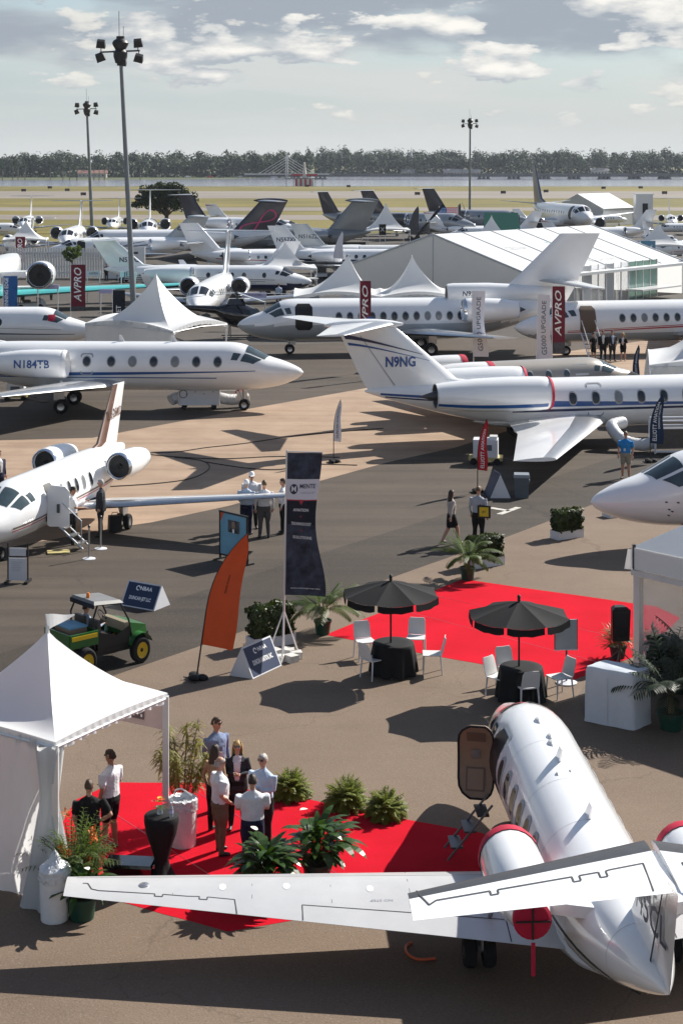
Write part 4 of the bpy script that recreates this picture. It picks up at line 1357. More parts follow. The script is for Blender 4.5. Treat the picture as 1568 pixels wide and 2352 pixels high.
def headon(label, nose, aft, L, R_, zc, tz, thalf, half, paint='white_paint', wlet=0, nac=(.50, .66, 1.75, .62), wz=1.2, wmat=None, tail=True):
    q = Jet(label, L, R_, zc, nose, heading=aft, nl=.20, tl=.40, paint=paint)
    q.windshield('glass_dark')
    q.windows([L * (.3 + .05 * i) for i in range(5)], .25)
    q.wings(L * .42, L * .2, half, 1.2, L * .17, wz, .6, winglet=wlet, m=wmat, le=None if wmat else 'metal')
    if tail:
        q.fin(L * .82, L * .17, tz, L * .11, L * .14, dorsal=1.5)
        q.tailplane(tz, L * .95, L * .10, thalf, .9, L * .07)
    q.nacelle(L * nac[0], L * nac[1], R_ * nac[2], zc + R_ * .35, R_ * nac[3])
    q.gear(L * .15, L * .56, 1.5)
    return q
headon('white jet seen nose-on behind the peaked tent, two round intakes and thin fin', (447, 708, 1.6), (.06, 1), 19, 1.1, 2.0, 6.2, 3.6, 8.5)
headon('distant white jet nose-on at the far left with blue tail emblem', (150, 556, 1.9), (-.04, 1), 18, 1.3, 2.2, 6.6, 4.2, 9.4)
headon('distant white T-tailed jet nose-on in front of the oak tree', (338, 536, 1.9), (-.09, 1), 20, 1.35, 2.3, 7.6, 4.6, 9.2)
headon('small white jet nose-on at the far left edge under a teal wing', (18, 566, 1.6), (.05, 1), 13, .95, 1.8, 4.6, 2.8, 7.0)
headon('jet with teal wings and one big intake at the far left edge', (-90, 690, 2.0), (-.06, 1), 30, 1.45, 2.6, 7.6, 4.6, 17.5, nac=(.30, .43, 3.05, .72), wmat='teal', wz=1.3, tail=False)
j = Jet('white jet marked N510CX with dark navy belly, nose pointing right in mid distance', 17.6, 1.08, 2.0, (716, 646, 1.75), heading=(-1, .06), nl=.19, tl=.40, belly='navy', belly_z=-.42)
NS = 1 if (Matrix.Rotation(j.ang, 3, 'Z') @ Vector((0, 1, 0))).y < 0 else -1
j.windshield('glass_dark')
j.windows([3.9] + [5.6 + i * 1.0 for i in range(4)] + [10.6], .28, .17, .22)
for k in range(3):
    j.strip('stripe', 3.0 + k * .8, 16, lin(-.10 - k * .12, .20 - k * .14), lin(-.07 - k * .12, .25 - k * .14), 'navy', sides=(NS,))
j.wings(7.8, 3.6, 9.0, 1.2, 3.2, 1.15, .5, winglet=1.3)
j.fin(13.9, 3.2, 5.2, 2.0, 2.8, dorsal=3.0)
j.tailplane(5.2, 16.2, 2.0, 3.6, 1.0, 1.6)
j.nacelle(9.8, 13.8, 1.75, 2.35, .68)
j.reg('N510CX', fin_text(j, .18, .28), .40, 'text_dark', bold=.02)
j.gear(2.8, 9.6, 1.4)
j = Jet('white jet with dark blue swoosh and grey tail reading 650, nose pointing left', 19.0, 1.12, 2.05, (108, 576, 1.75), (478, 566, 2.0), nl=.19, tl=.38)
NS = 1 if (Matrix.Rotation(j.ang, 3, 'Z') @ Vector((0, 1, 0))).y < 0 else -1
j.windshield('glass_dark')
j.windows([5.3 + i * .95 for i in range(4)], .2, .18, .22)
j.door_open(3.3, 4.2, 1.6, 2.9, NS)
j.strip('swoosh', 8.0, 15.5, lambda u: -.1 - .2 * u, lambda u: .1 + .62 * math.sin(u * 2.6), 'navy', sides=(NS,))
j.wings(8.3, 4.0, 9.6, 1.3, 3.6, 1.2, .5)
j.fin(13.4, 3.9, 5.5, 2.4, 2.8, m='lower_grey', dorsal=1.2)
j.tailplane(5.5, 16.0, 2.1, 3.8, 1.0, 1.7, m='lower_grey')
j.nacelle(11.4, 14.8, 1.8, 2.4, .66)
j.reg('650', fin_text(j, .42, .50), .82, 'text_grey', bold=.01, width=2.7, sides=(NS,), name='tail_number')
j.gear(2.8, 10.4, 1.5)
j = Jet('long white jet with dark T-tail fin carrying a pink looping ribbon, nose pointing left', 25, 1.32, 2.2, (176, 556, 2.0), (655, 547, 2.4), nl=.15, tl=.36)
NS = 1 if (Matrix.Rotation(j.ang, 3, 'Z') @ Vector((0, 1, 0))).y < 0 else -1
j.windshield('glass_dark')
j.windows([6.5 + i * 1.15 for i in range(12)], .2, .2, .2)
j.wings(11, 5, 13, 1.6, 5.0, 1.5, .8)
j.fin(18.2, 5.2, 7.0, 3.4, 4.2, m='dark_fin', dorsal=2.5, z0=2.3)
j.tailplane(7.0, 22.0, 3.0, 4.6, 1.2, 2.3)
j.bullet(7.05, 21.6, 25.8, .30, 'dark_fin')
j.strip('tail_paint', 19.0, 24.8, lin(-.6, .2), lin(.9, .8), 'dark_fin')
j.nacelle(14.6, 19.2, 2.3, 2.7, .82)
loop = []
for i in range(49):
    t_ = i / 48 * 2 * math.pi
    a, b_ = math.sin(t_), math.sin(t_) * math.cos(t_)
    u, v = .50 + .30 * a * .9 - b_ * .34, .44 + .36 * a * .75 + b_ * .20
    loop.append((u, v))
for s in (NS,):
    P = []
    for i in range(49):
        u, v = loop[i]
        u2, v2 = loop[(i + 1) % 48]
        d = Vector((u2 - u, v2 - v, 0)).normalized()
        for q_ in (-.018, .018):
            P.append(j.fin_pt(min(.95, max(.05, u - d.y * q_ * 1.4)), v + d.x * q_, s, .03))
    MB().add(P, [(2 * i, 2 * i + 1, 2 * i + 3, 2 * i + 2) for i in range(48)]).build('ribbon_emblem', 'pink', j.t, 0)
j.gear(3, 14.5, 2)
j = Jet('large grey jet with grey T-tail fin in mid distance, nose hidden, left of the flag', 23, 1.3, 2.3, (425, 550, 2.2), (838, 543, 2.6), nl=.15, tl=.36, paint='grey_paint')
j.windows([6.5 + i * 1.15 for i in range(11)], .2, .2, .2)
j.wings(10, 5, 12.5, 1.6, 5.0, 1.5, .8)
j.fin(16.9, 5.0, 7.0, 3.2, 3.8, dorsal=2.5, z0=2.4)
j.tailplane(7.0, 20.2, 2.8, 4.6, 1.2, 2.2, m='silver_paint')
j.bullet(7.05, 19.8, 24.0, .30)
j.nacelle(13.8, 17.8, 2.3, 2.8, .80, m='silver_paint')
j.gear(3, 13.5, 2)
j.strip('stripe', 6, 20, lin(-.1, 0), lin(0, .1), 'silver_paint')
def right_facing(label, nose, heading, L, R_, zc, paint, finm, tz, text=None, Ttail=True, belly=None, stripes=(), wlet=0, nacm=None):
    q = Jet(label, L, R_, zc, nose, heading=heading, nl=.24, tl=.40, paint=paint, belly=belly, belly_z=-.3)
    ns = 1 if (Matrix.Rotation(q.ang, 3, 'Z') @ Vector((0, 1, 0))).y < 0 else -1
    q.windshield('glass_dark')
    q.windows([L * (.3 + .055 * i) for i in range(6)], .25, .18, .2)
    q.wings(L * .43, L * .2, L * .48, 1.2, L * .17, 1.2, .5, winglet=wlet)
    q.fin(L * .80, L * .19, tz, L * .12, L * .14, m=finm, dorsal=L * .08)
    if Ttail:
        q.tailplane(tz, L * .94, L * .11, L * .2, .9, L * .08, m=finm if finm != 'dark_fin' else paint)
    else:
        q.tailplane(zc + R_ * .7, L * .88, L * .11, L * .2, .9, L * .08, m=paint)
    q.nacelle(L * .56, L * .76, R_ * 1.7, zc + R_ * .35, R_ * .6, m=nacm)
    for (a, b_, c, d, m_) in stripes:
        q.strip('stripe', L * .15, L * .95, lin(a, b_), lin(c, d), m_, sides=(ns,))
    if text:
        q.reg(text, fin_text(q, .42, .45), .42, 'text_dark', sides=(ns,), bold=.015)
    q.gear(L * .15, L * .56, 1.4)
    return q
right_facing('white jet marked N557XP with low tailplane and navy stripes left of the double tent', (978, 600, 1.7), (-1, .02), 15.2, 1.0, 1.95, 'white_paint', 'white_paint', 5.3, 'N557XP', False,
             None, ((-.25, -.2, -.1, .05, 'navy'), (-.5, -.45, -.38, -.3, 'navy')))
right_facing('small pale jet marked N516ZZ behind the big white roof', (1010, 590, 1.7), (-1, .05), 15.0, 1.0, 1.95, 'offwhite_paint', 'lower_grey', 5.2, 'N516ZZ', False)
right_facing('silver jet with black tail engine facing right, left of the striped flag', (942, 514, 2.0), (-.93, .36), 15, 1.35, 2.4, 'silver_paint', 'dark_fin', 7.0, None, True, None, (), 0, 'dark_metal')
right_facing('silver jet with dark T-tail directly behind the striped flag', (1092, 522, 2.0), (-.90, .43), 18, 1.5, 2.6, 'silver_paint', 'dark_fin', 7.4, None, True, None, (), 0, 'dark_metal')
right_facing('silver and black jet with dark T-tail right of the thin floodlight mast', (1216, 510, 2.0), (-.90, .43), 18, 1.4, 2.5, 'silver_paint', 'dark_fin', 7.4, None, True, None, (), 0, 'dark_metal')
right_facing('far white jet with pale T-tail rising between the dark fins', (690, 528, 2.0), (-.95, .3), 18, 1.3, 2.4, 'white_paint', 'dark_fin', 7.0, None, True)
j = Jet('large airliner with tall dark blue tail and pale blue rear fuselage at far right', 31, 1.75, 3.1, (1352, 503, 2.6), (1222, 477, 3.6), nl=.13, tl=.36, name='airliner', cat='airliner', paint='white_paint', group='airliners')
NS = 1 if (Matrix.Rotation(j.ang, 3, 'Z') @ Vector((0, 1, 0))).y < 0 else -1
j.windshield('glass_dark')
j.strip('tail_paint', 15, 30.5, lambda u: -.75 + 1.2 * u, lambda u: .93 - .08 * u, 'sky_blue')
j.door_open(4.2, 5.6, 2.4, 4.6, NS)
j.windows([8 + i * 1.3 for i in range(14)], .2, .2, .26)
j.wings(12, 5.5, 15, 1.6, 7, 1.9, 1.2, winglet=1.8)
j.fin(25.0, 5.2, 11.4, 2.2, 4.6, m='navy', dorsal=3)
j.tailplane(4.4, 26.0, 3.2, 6.4, 1.2, 3.0, .6)
j.nacelle(9.6, 13.6, 5.2, 1.5, 1.05)
j.gear(4.0, 15, 3, .5, .4)
j = Jet('white jet with dark red swooshes on tail and side behind the clearspan roof', 22, 1.3, 2.3, (1462, 553, 2.0), (1232, 540, 2.3), nl=.22, tl=.40)
NS = 1 if (Matrix.Rotation(j.ang, 3, 'Z') @ Vector((0, 1, 0))).y < 0 else -1
j.windshield('glass_dark')
j.windows([6 + i * .95 for i in range(6)], .22, .18, .2)
j.strip('stripe', 5, 12, lin(-.35, -.5), lin(-.3, -.28), 'red_paint', sides=(NS,))
j.strip('stripe', 12, 19, lin(-.2, .5), lin(-.12, .6), 'red_paint', sides=(NS,))
j.wings(9.6, 4.4, 10.5, 1.4, 4.2, 1.3, .6, winglet=1.2)
j.fin(17.4, 4.4, 7.2, 2.6, 3.6, dorsal=2.6)
j.tailplane(4.6, 20.0, 2.3, 4.2, 1.1, 2.1)
j.nacelle(14.2, 17.8, 2.05, 2.9, .74)
for s in (NS,):
    P = [j.fin_pt(u, .86 + .1 * u, s, .02) for u in np.linspace(.1, .95, 6)] + [j.fin_pt(u, .86 + .1 * u - .06 * u, s, .02) for u in np.linspace(.1, .95, 6)]
    MB().add(P, [(i, i + 1, i + 7, i + 6) for i in range(5)]).build('fin_stripe', 'red_paint', j.t, 0)
j.gear(3.2, 11.8, 1.9)
j.t.scale = (.60,) * 3
for lb, ns_, tl_, pm, sc_ in (('white jet with pale red-edged fin left of the white kiosk at far right', (1556, 540, 2.0), (1392, 522, 2.2), 'white_paint', .55),
                         ('white jet at the right edge with round cabin windows, behind the lavender poster', (1672, 545, 2.0), (1512, 524, 2.2), 'offwhite_paint', .55),
                         ('white jet fuselage with red line at the right edge behind the crowd', (1480, 566, 2.0), (1760, 555, 2.2), 'white_paint', .75)):
    j = Jet(lb, 19, 1.2, 2.2, ns_, tl_, nl=.22, tl=.40, paint=pm)
    NS = 1 if (Matrix.Rotation(j.ang, 3, 'Z') @ Vector((0, 1, 0))).y < 0 else -1
    j.windshield('glass_dark')
    j.windows([5.5 + i * .9 for i in range(7)], .22, .18, .2, sides=(NS,))
    j.strip('stripe', 4, 16, lin(-.4, .1), lin(-.34, .18), 'red_paint', sides=(NS,))
    j.wings(8.2, 3.9, 9.5, 1.3, 3.6, 1.25, .6)
    j.fin(15.0, 3.7, 6.6, 2.3, 3.0, dorsal=2.0)
    j.tailplane(4.3, 17.2, 2.0, 3.8, 1.0, 1.8)
    j.nacelle(12.2, 15.4, 1.95, 2.75, .68)
    j.gear(2.9, 10.3, 1.8)
    j.t.scale = (sc_,) * 3
SRC = [o for o in COL.objects if o.parent is None and o.name.startswith('business_jet')]
by = lambda key: [o for o in SRC if key in o['label']][0]
w_red, w_557, w_650, w_head, w_516 = by('dark red swooshes'), by('N557XP'), by('reading 650'), by('T-tailed jet nose-on'), by('N516ZZ')
w_pale = by('pale red-edged fin')
for src, (vx, vy), ang, sc_, lb in (
        (w_pale, (1290, 540), 20, .75, 'white jet nose just above the big roof ridge, right of the green canopy'),
        (w_red, (1500, 520), 18, .55, 'small white jet with red fin line between kiosk and lavender board'),
        (w_pale, (1330, 512), 195, .6, 'white jet facing right under the airliner nose'),
        (w_pale, (1440, 500), 200, .6, 'white jet in front of the far gabled tent'),
        (w_head, (1545, 510), 82, .7, 'white jet nose-on at the far right edge near the runway'),
        (w_red, (1180, 528), 190, .6, 'white jet half hidden by the green canopy'),
        (w_pale, (70, 530), 190, .8, 'white jet facing right at the far left behind the nose-on pair'),
        (w_head, (52, 520), 95, .8, 'white jet nose-on at the far left, second from the edge'),
        (w_head, (255, 520), 92, .75, 'white jet nose-on between the two left masts'),
        (w_pale, (790, 600), 195, .85, 'white jet nose left of the twin-peaked tent, mid distance'),
        (w_pale, (330, 640), 15, .7, 'white jet nose behind the tallest mast facing left'),
        (w_red, (700, 520), 170, .7, 'white jet with red swooshes behind the dark pink-ribbon fin'),
        (w_pale, (1030, 535), 10, .7, 'white jet facing left below the striped flag')):
    q = W(vx, vy, 1.5)
    c = copy_tree(src, (q.x, q.y, 0), R(ang), lb)
    c.scale = (sc_,) * 3
# ================================================================== tents
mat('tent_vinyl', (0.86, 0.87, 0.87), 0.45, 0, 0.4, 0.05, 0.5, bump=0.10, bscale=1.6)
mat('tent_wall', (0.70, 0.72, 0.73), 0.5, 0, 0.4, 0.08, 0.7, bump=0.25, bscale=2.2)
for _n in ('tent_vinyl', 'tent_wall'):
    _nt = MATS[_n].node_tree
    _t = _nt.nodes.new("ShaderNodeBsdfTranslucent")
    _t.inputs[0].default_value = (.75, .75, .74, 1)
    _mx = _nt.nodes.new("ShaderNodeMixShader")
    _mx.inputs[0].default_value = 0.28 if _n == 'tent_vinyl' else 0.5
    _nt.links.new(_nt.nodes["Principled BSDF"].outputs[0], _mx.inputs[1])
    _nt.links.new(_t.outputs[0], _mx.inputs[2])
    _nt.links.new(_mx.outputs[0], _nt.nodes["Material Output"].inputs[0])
mat('tent_pole', (0.72, 0.72, 0.72), 0.35, 0.4, 0.5, 0.1, 3)
mat('clear_vinyl', (0.75, 0.78, 0.80), 0.15, 0, 0.5, 0.3, 1.5, trans=0.0, alpha=0.22)
mat('pane_green', (0.20, 0.36, 0.30), 0.08, 0, 0.7, 0.5, 0.5)
mat('seam', (0.50, 0.52, 0.53), 0.6)
mat('teal_ink', (0.20, 0.45, 0.48), 0.6)
mat('grey_ink', (0.50, 0.51, 0.52), 0.6)
def peak_tent(name, cs, ze, zp, label, walls=(), pennant=None, power=2.0, arch=.12, valance=.22, post=.05, group='peaked white tents', apex=None):
    """cs: 4 corner points (x,y) in order."""
    C = [Vector((c[0], c[1], 0)) for c in cs]
    O = Vector((apex[0], apex[1], 0)) if apex else sum(C, Vector()) / 4
    t = thing(name, (O.x, O.y, 0), 0, label, 'tent', group)
    P = [c - O for c in C]
    N, K = 14, 12
    for i in range(4):
        a, b = P[i], P[(i + 1) % 4]
        vs_, fs = [], []
        for r in range(N + 1):
            tt = r / N
            for k in range(K + 1):
                u = k / K
                e = a + (b - a) * u
                z = ze + (zp - ze) * ((1 - tt) ** power) + arch * math.sin(math.pi * u) * tt ** 2
                z -= .10 * math.sin(math.pi * u) * math.sin(math.pi * tt)
                q = e * max(.012, tt)
                vs_.append((q.x, q.y, z))
        for r in range(N):
            for k in range(K):
                x = r * (K + 1) + k
                fs.append((x, x + K + 1, x + K + 2, x + 1))
        MB().add(vs_, fs).build('roof_panel', 'tent_vinyl', t, 180)
        vs_, fs = [], []
        nrm = Vector(((b - a).y, -(b - a).x, 0)).normalized()
        if nrm.dot((a + b) / 2) < 0:
            nrm = -nrm
        KK = 48
        for k in range(KK + 1):
            u = k / KK
            e = a + (b - a) * u
            zz = ze + arch * math.sin(math.pi * u)
            for q in range(3):
                off = nrm * (.012 * q * math.sin(k * 2.1) + .006)
                vs_.append((e.x + off.x, e.y + off.y, zz - valance * q / 2 - (.02 * math.sin(k * 1.3) if q == 2 else 0)))
        for k in range(KK):
            for q in range(2):
                x = k * 3 + q
                fs.append((x, x + 1, x + 4, x + 3))
        MB().add(vs_, fs).build('valance', 'tent_vinyl', t, 180)
        MB().tube([(a.x, a.y, ze - .08), ((a.x + b.x) / 2, (a.y + b.y) / 2, ze - .08 + arch * .3), (b.x, b.y, ze - .08)], .028, 6).build('eave_beam', 'tent_pole', t)
        MB().box((a.x * .985, a.y * .985, (ze - .05) / 2), (post * 2, post * 2, ze - .05)).build('post', 'tent_pole', t, 0)
        if i in walls:
            vs_, fs = [], []
            KK = 60
            for k in range(KK + 1):
                u = k / KK
                e = (a + (b - a) * u) * .99
                for q in range(13):
                    v = q / 12
                    bil = math.sin(math.pi * v) * .20 * math.sin(math.pi * u) + .018 * math.sin(u * 61 + v * 2) * (1 - .4 * v) + .03 * math.sin(u * 17 + v * 5)
                    off = nrm * bil
                    vs_.append((e.x + off.x, e.y + off.y, (ze + arch * math.sin(math.pi * u) - .05) * (1 - v) + .02))
            for k in range(KK):
                for q in range(12):
                    x = k * 13 + q
                    fs.append((x, x + 1, x + 14, x + 13))
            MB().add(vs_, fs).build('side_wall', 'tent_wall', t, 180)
    MB().tube([(0, 0, zp - .4), (0, 0, zp + .10)], [.05, .03], 8).build('mast_cap', 'tent_vinyl', t)
    if pennant:
        L_, H_ = pennant
        MB().tube([(0, 0, zp), (-.03, 0, zp + H_)], .012, 6).build('pennant_pole', 'tent_pole', t)
        vs_ = []
        for k in range(9):
            u = k / 8
            y = .03 * math.sin(u * 7)
            vs_ += [(-.03 + L_ * u, y, zp + H_), (-.02 + L_ * u, y, zp + H_ * (.06 + .88 * u))]
        MB().add(vs_, [(2 * k, 2 * k + 1, 2 * k + 3, 2 * k + 2) for k in range(8)]).build('pennant', 'tent_vinyl', t, 0)
    return t, P
fc, rc = W(128, 1705, 2.6), W(385, 1592, 2.6)
u_ = rc - fc
u_.z = 0
v_ = Vector((-u_.y, u_.x, 0))
c3 = [fc, rc, rc + v_, fc + v_]
T1, P1 = peak_tent('peaked_tent', c3, 2.6, 3.78, 'big white peaked tent in the left foreground with hanging side curtain', walls=(3,), pennant=(.48, .30), power=1.55, arch=.05, valance=.16)
f0_ = P1[0]
vs_, fs = [], []
for k in range(25):
    a = k / 24 * 2 * math.pi
    for q in range(16):
        v = q / 15
        pin = .10 + .22 * abs(v - .36) ** 1.0 * 1.6 + (.10 * v)
        rr = pin * (1 + .22 * math.sin(a * 5 + v * 3))
        vs_.append((f0_.x - .12 + math.cos(a) * rr * .9, f0_.y + .12 + math.sin(a) * rr * .8, 2.52 * (1 - v) + .02))
for k in range(24):
    for q in range(15):
        x = k * 16 + q
        fs.append((x, x + 1, x + 17, x + 16))
MB().add(vs_, fs).build('tied_curtain', 'tent_wall', T1, 180)
mat('sign_back', (0.62, 0.52, 0.50), 0.6, 0, 0.3, 0.1, 2)
mat('sign_ink', (0.16, 0.12, 0.12), 0.7)
a, b = P1[1], P1[2]
d = (b - a).normalized()
n = Vector((d.y, -d.x, 0))
MB().slab([tuple(a + d * .08 + Vector((0, 0, 1.95))), tuple(a + d * 1.25 + Vector((0, 0, 1.95))), tuple(a + d * 1.25 + Vector((0, 0, 2.5))), tuple(a + d * .08 + Vector((0, 0, 2.5)))], .012).build('hanging_sign', 'sign_back', T1, 0)
sq = MB()
for (p0, p1, z0, z1) in ((.5, .95, 2.06, 2.5),):
    for off in (.016, -.006):
        sq.poly([tuple(a + d * p0 - n * off + Vector((0, 0, z0))), tuple(a + d * p1 - n * off + Vector((0, 0, z0))), tuple(a + d * p1 - n * off + Vector((0, 0, z1))), tuple(a + d * p0 - n * off + Vector((0, 0, z1)))])
sq.build('sign_print', 'sign_ink', T1, 0)
rg = MB()
for off in (.020, -.010):
    cc_ = a + d * .72 - n * off + Vector((0, 0, 2.34))
    ring = []
    for k in range(24):
        an = k / 24 * 2 * math.pi
        ring.append((cc_ + d * math.cos(an) * .10 + Vector((0, 0, math.sin(an) * .10)), cc_ + d * math.cos(an) * .075 + Vector((0, 0, math.sin(an) * .075))))
    rg.add([p for r_ in ring for p in r_], [(2 * k, 2 * k + 1, (2 * k + 3) % 48, (2 * k + 2) % 48) for k in range(24)])
    for (x0, x1, z0, z1) in ((-.19, -.12, 2.2, 2.23), (-.19, -.15, 2.1, 2.15), (-.02, .02, 2.1, 2.15), (.12, .19, 2.28, 2.31)):
        q0 = a + d * .72 - n * off
        rg.poly([tuple(q0 + d * x0 + Vector((0, 0, z0))), tuple(q0 + d * x1 + Vector((0, 0, z0))), tuple(q0 + d * x1 + Vector((0, 0, z1))), tuple(q0 + d * x0 + Vector((0, 0, z1)))])
rg.build('sign_emblem', 'text_white', T1, 0)
def square(c, half, ang):
    return [(c[0] + half * math.sqrt(2) * math.cos(ang + k * math.pi / 2), c[1] + half * math.sqrt(2) * math.sin(ang + k * math.pi / 2)) for k in range(4)]
cl, cfr, cr_ = W(196, 742, 2.6), W(398, 760, 2.6), W(522, 742, 2.6)
u_ = cr_ - cfr
u_.z = 0
v_ = cl - cfr
v_.z = 0
peak_tent('peaked_tent', [cfr, cr_, cr_ + v_, cl], 2.6, 5.3, 'white peaked tent in mid distance directly above the jet N184TB', walls=(3,), pennant=None, arch=.35, power=2.1)
for vx, vz, lb, ang in ((800, 587, 'left half', 0), (946, 590, 'right half', 0)):
    yy = 115
    xx = (vx - XC) / FV * yy
    x0, x1 = (-3.2, 2.62) if vx == 800 else (2.64, 7.8)
    peak_tent('peaked_tent', [(x0, yy - 2.8), (x1, yy - 2.8), (x1, yy + 2.8), (x0, yy + 2.8)], 2.75, 11.7 - (vz - YH) * yy / FV, f'{lb} of the twin-peaked white tent behind the jet N95DN', arch=.35, power=2.0, apex=(xx, yy))
q = W(1490, 838, 2.6)
peak_tent('peaked_tent', [(q.x, q.y), (q.x + 6, q.y - 1.2), (q.x + 7, q.y + 5), (q.x + 1, q.y + 6)], 2.6, 5.0, 'white walled tent corner at the right edge above the jet N9NG', walls=(0, 3), arch=.3)
q = W(1452, 1262, 2.95)
dL, dF = Vector((.75, .66, 0)), Vector((.66, -.75, 0))
rt = thing('frame_tent', (q.x, q.y, 0), 0, 'white frame tent at the right edge beside the red carpet, clear walls', 'tent')
S = 6.0
K_ = [Vector((0, 0, 0)), dF * S, dF * S + dL * S, dL * S]
pk = (dF + dL) * S / 2
for i in range(4):
    a, b = K_[i], K_[(i + 1) % 4]
    MB().slab([tuple(a + Vector((0, 0, 3.0))), tuple(b + Vector((0, 0, 3.0))), (pk.x, pk.y, 4.9)], .01).build('roof_panel', 'tent_vinyl', rt, 0)
    nrm = Vector(((b - a).y, -(b - a).x, 0)).normalized()
    MB().slab([tuple(a + nrm * .03 + Vector((0, 0, 2.52))), tuple(b + nrm * .03 + Vector((0, 0, 2.52))), tuple(b + nrm * .03 + Vector((0, 0, 3.01))), tuple(a + nrm * .03 + Vector((0, 0, 3.01)))], .012).build('valance', 'tent_vinyl', rt, 0)
    MB().slab([tuple(a + nrm * .01 + Vector((0, 0, 2.38))), tuple(b + nrm * .01 + Vector((0, 0, 2.38))), tuple(b + nrm * .01 + Vector((0, 0, 2.50))), tuple(a + nrm * .01 + Vector((0, 0, 2.50)))], .05).build('header_beam', 'tent_pole', rt, 0)
    MB().box((a.x + (pk - a).x * .03, a.y + (pk - a).y * .03, 1.26), (.16, .16, 2.52), math.atan2(dF.y, dF.x)).build('post', 'tent_pole', rt, 0)
    if i in (0, 3):
        a2, b2 = a + (pk - a) * .045, b + (pk - b) * .045
        MB().slab([tuple(a2 + Vector((0, 0, .02))), tuple(b2 + Vector((0, 0, .02))), tuple(b2 + Vector((0, 0, 2.4))), tuple(a2 + Vector((0, 0, 2.4)))], .006).build('clear_wall', 'clear_vinyl', rt, 0)
mid_ = dL * 2.0
MB().box((mid_.x + .15, mid_.y, 1.2), (.10, .10, 2.4), math.atan2(dF.y, dF.x)).build('wall_post', 'tent_pole', rt, 0)
MB().box((.02, -.05, 2.8), (.07, .07, .55)).build('corner_bracket', 'dark_metal', rt, 0)
MB().slab([(-.18, .05, 2.5), (-.02, .0, 2.5), (-.02, 0, 2.95), (-.1, .05, 2.95)], .02).build('corner_flap', 'tent_wall', rt, 0)
A = Vector((7.4, 136.0, 0))
dr_ = Vector((.62, .785, 0))
pp = Vector((.785, -.62, 0))
LEN, HW, ZR, ZE = 25.5, 9.4, 5.9, 2.9
cs_ = thing('clearspan_tent', (A.x, A.y, 0), 0, 'large white gabled clearspan tent with printed roof at upper right', 'tent')
NB = 6
for s in (-1, 1):
    for i in range(NB):
        a0, a1 = dr_ * LEN * i / NB, dr_ * LEN * (i + 1) / NB
        g = dr_ * .02
        e0, e1 = a0 + pp * s * HW, a1 + pp * s * HW
        pts = [tuple(a0 + g + Vector((0, 0, ZR))), tuple(e0 + g + pp * s * .3 + Vector((0, 0, ZE - .12))), tuple(e1 - g + pp * s * .3 + Vector((0, 0, ZE - .12))), tuple(a1 - g + Vector((0, 0, ZR)))]
        MB().poly(pts).build('roof_panel', 'tent_vinyl', cs_, 0)
        MB().tube([a0 + Vector((0, 0, ZR + .01)), e0 + Vector((0, 0, ZE + .0))], .05, 6).build('rafter', 'seam', cs_)
for k in (0, 1):
    o_ = dr_ * LEN * k
    L_, R_e = o_ - pp * HW, o_ + pp * HW
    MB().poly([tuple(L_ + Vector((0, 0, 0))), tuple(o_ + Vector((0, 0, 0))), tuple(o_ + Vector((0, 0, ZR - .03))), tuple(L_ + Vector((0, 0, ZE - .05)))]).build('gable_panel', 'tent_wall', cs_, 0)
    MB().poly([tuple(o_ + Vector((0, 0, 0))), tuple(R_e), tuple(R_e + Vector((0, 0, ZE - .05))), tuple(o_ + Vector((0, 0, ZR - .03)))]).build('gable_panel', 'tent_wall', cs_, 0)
    MB().tube([o_ + Vector((0, 0, 0)), o_ + Vector((0, 0, ZR))], .06, 6).build('gable_post', 'seam', cs_)
    for sgn in (-1, 1):
        MB().tube([o_ + Vector((0, 0, ZR)), o_ + pp * sgn * (HW + .3) + Vector((0, 0, ZE - .1))], .09, 6).build('gable_rafter', 'seam', cs_)
MB().box((0, 0, 0), (LEN, .10, .22), T=Matrix.Translation(dr_ * LEN / 2 + pp * (HW + .32) + Vector((0, 0, ZE - .22))) @ Matrix.Rotation(math.atan2(dr_.y, dr_.x), 4, 'Z')).build('gutter', 'seam', cs_, 0)
for i in range(20):
    c = dr_ * (LEN * (i + .5) / 20) + pp * HW
    w_ = LEN / 20 - .08
    green = 12 <= i < 16
    T = Matrix.Translation(c + Vector((0, 0, 1.7))) @ Matrix.Rotation(math.atan2(dr_.y, dr_.x), 4, 'Z')
    if i >= 16:
        continue
    if green:
        MB().box((0, 0, 0), (w_, .06, 3.2), T=T).build('glass_pane', 'pane_green', cs_, 0)
    else:
        MB().box((0, .05 * math.sin(i * 5), 0), (w_ * .95, .05, 3.2), rz=.25 * math.sin(i * 2.7), T=T).build('wall_curtain', 'clear_vinyl' if i % 3 else 'tent_wall', cs_, 0)
    MB().box((w_ / 2 + .04, 0, 0), (.09, .1, 3.3), T=T).build('mullion', 'tent_pole', cs_, 0)
MB().box((0, 0, 0), (.25, .25, 3.5), T=Matrix.Translation(dr_ * LEN + pp * HW + Vector((0, 0, 1.75)))).build('corner_post', 'tent_pole', cs_, 0)
MB().box((0, 0, 0), (7, 1.6, .12), T=Matrix.Translation(dr_ * 18 + pp * (HW + 1) + Vector((0, 0, 1.0))) @ Matrix.Rotation(math.atan2(dr_.y, dr_.x), 4, 'Z')).build('terrace', 'tent_pole', cs_, 0)
def roof_pt(along, down):
    """point on the camera-side roof slope, metres along the ridge and down the slope (0..1)."""
    return A * 0 + dr_ * along + pp * (HW * down) + Vector((0, 0, ZR + (ZE - ZR) * down + .06))
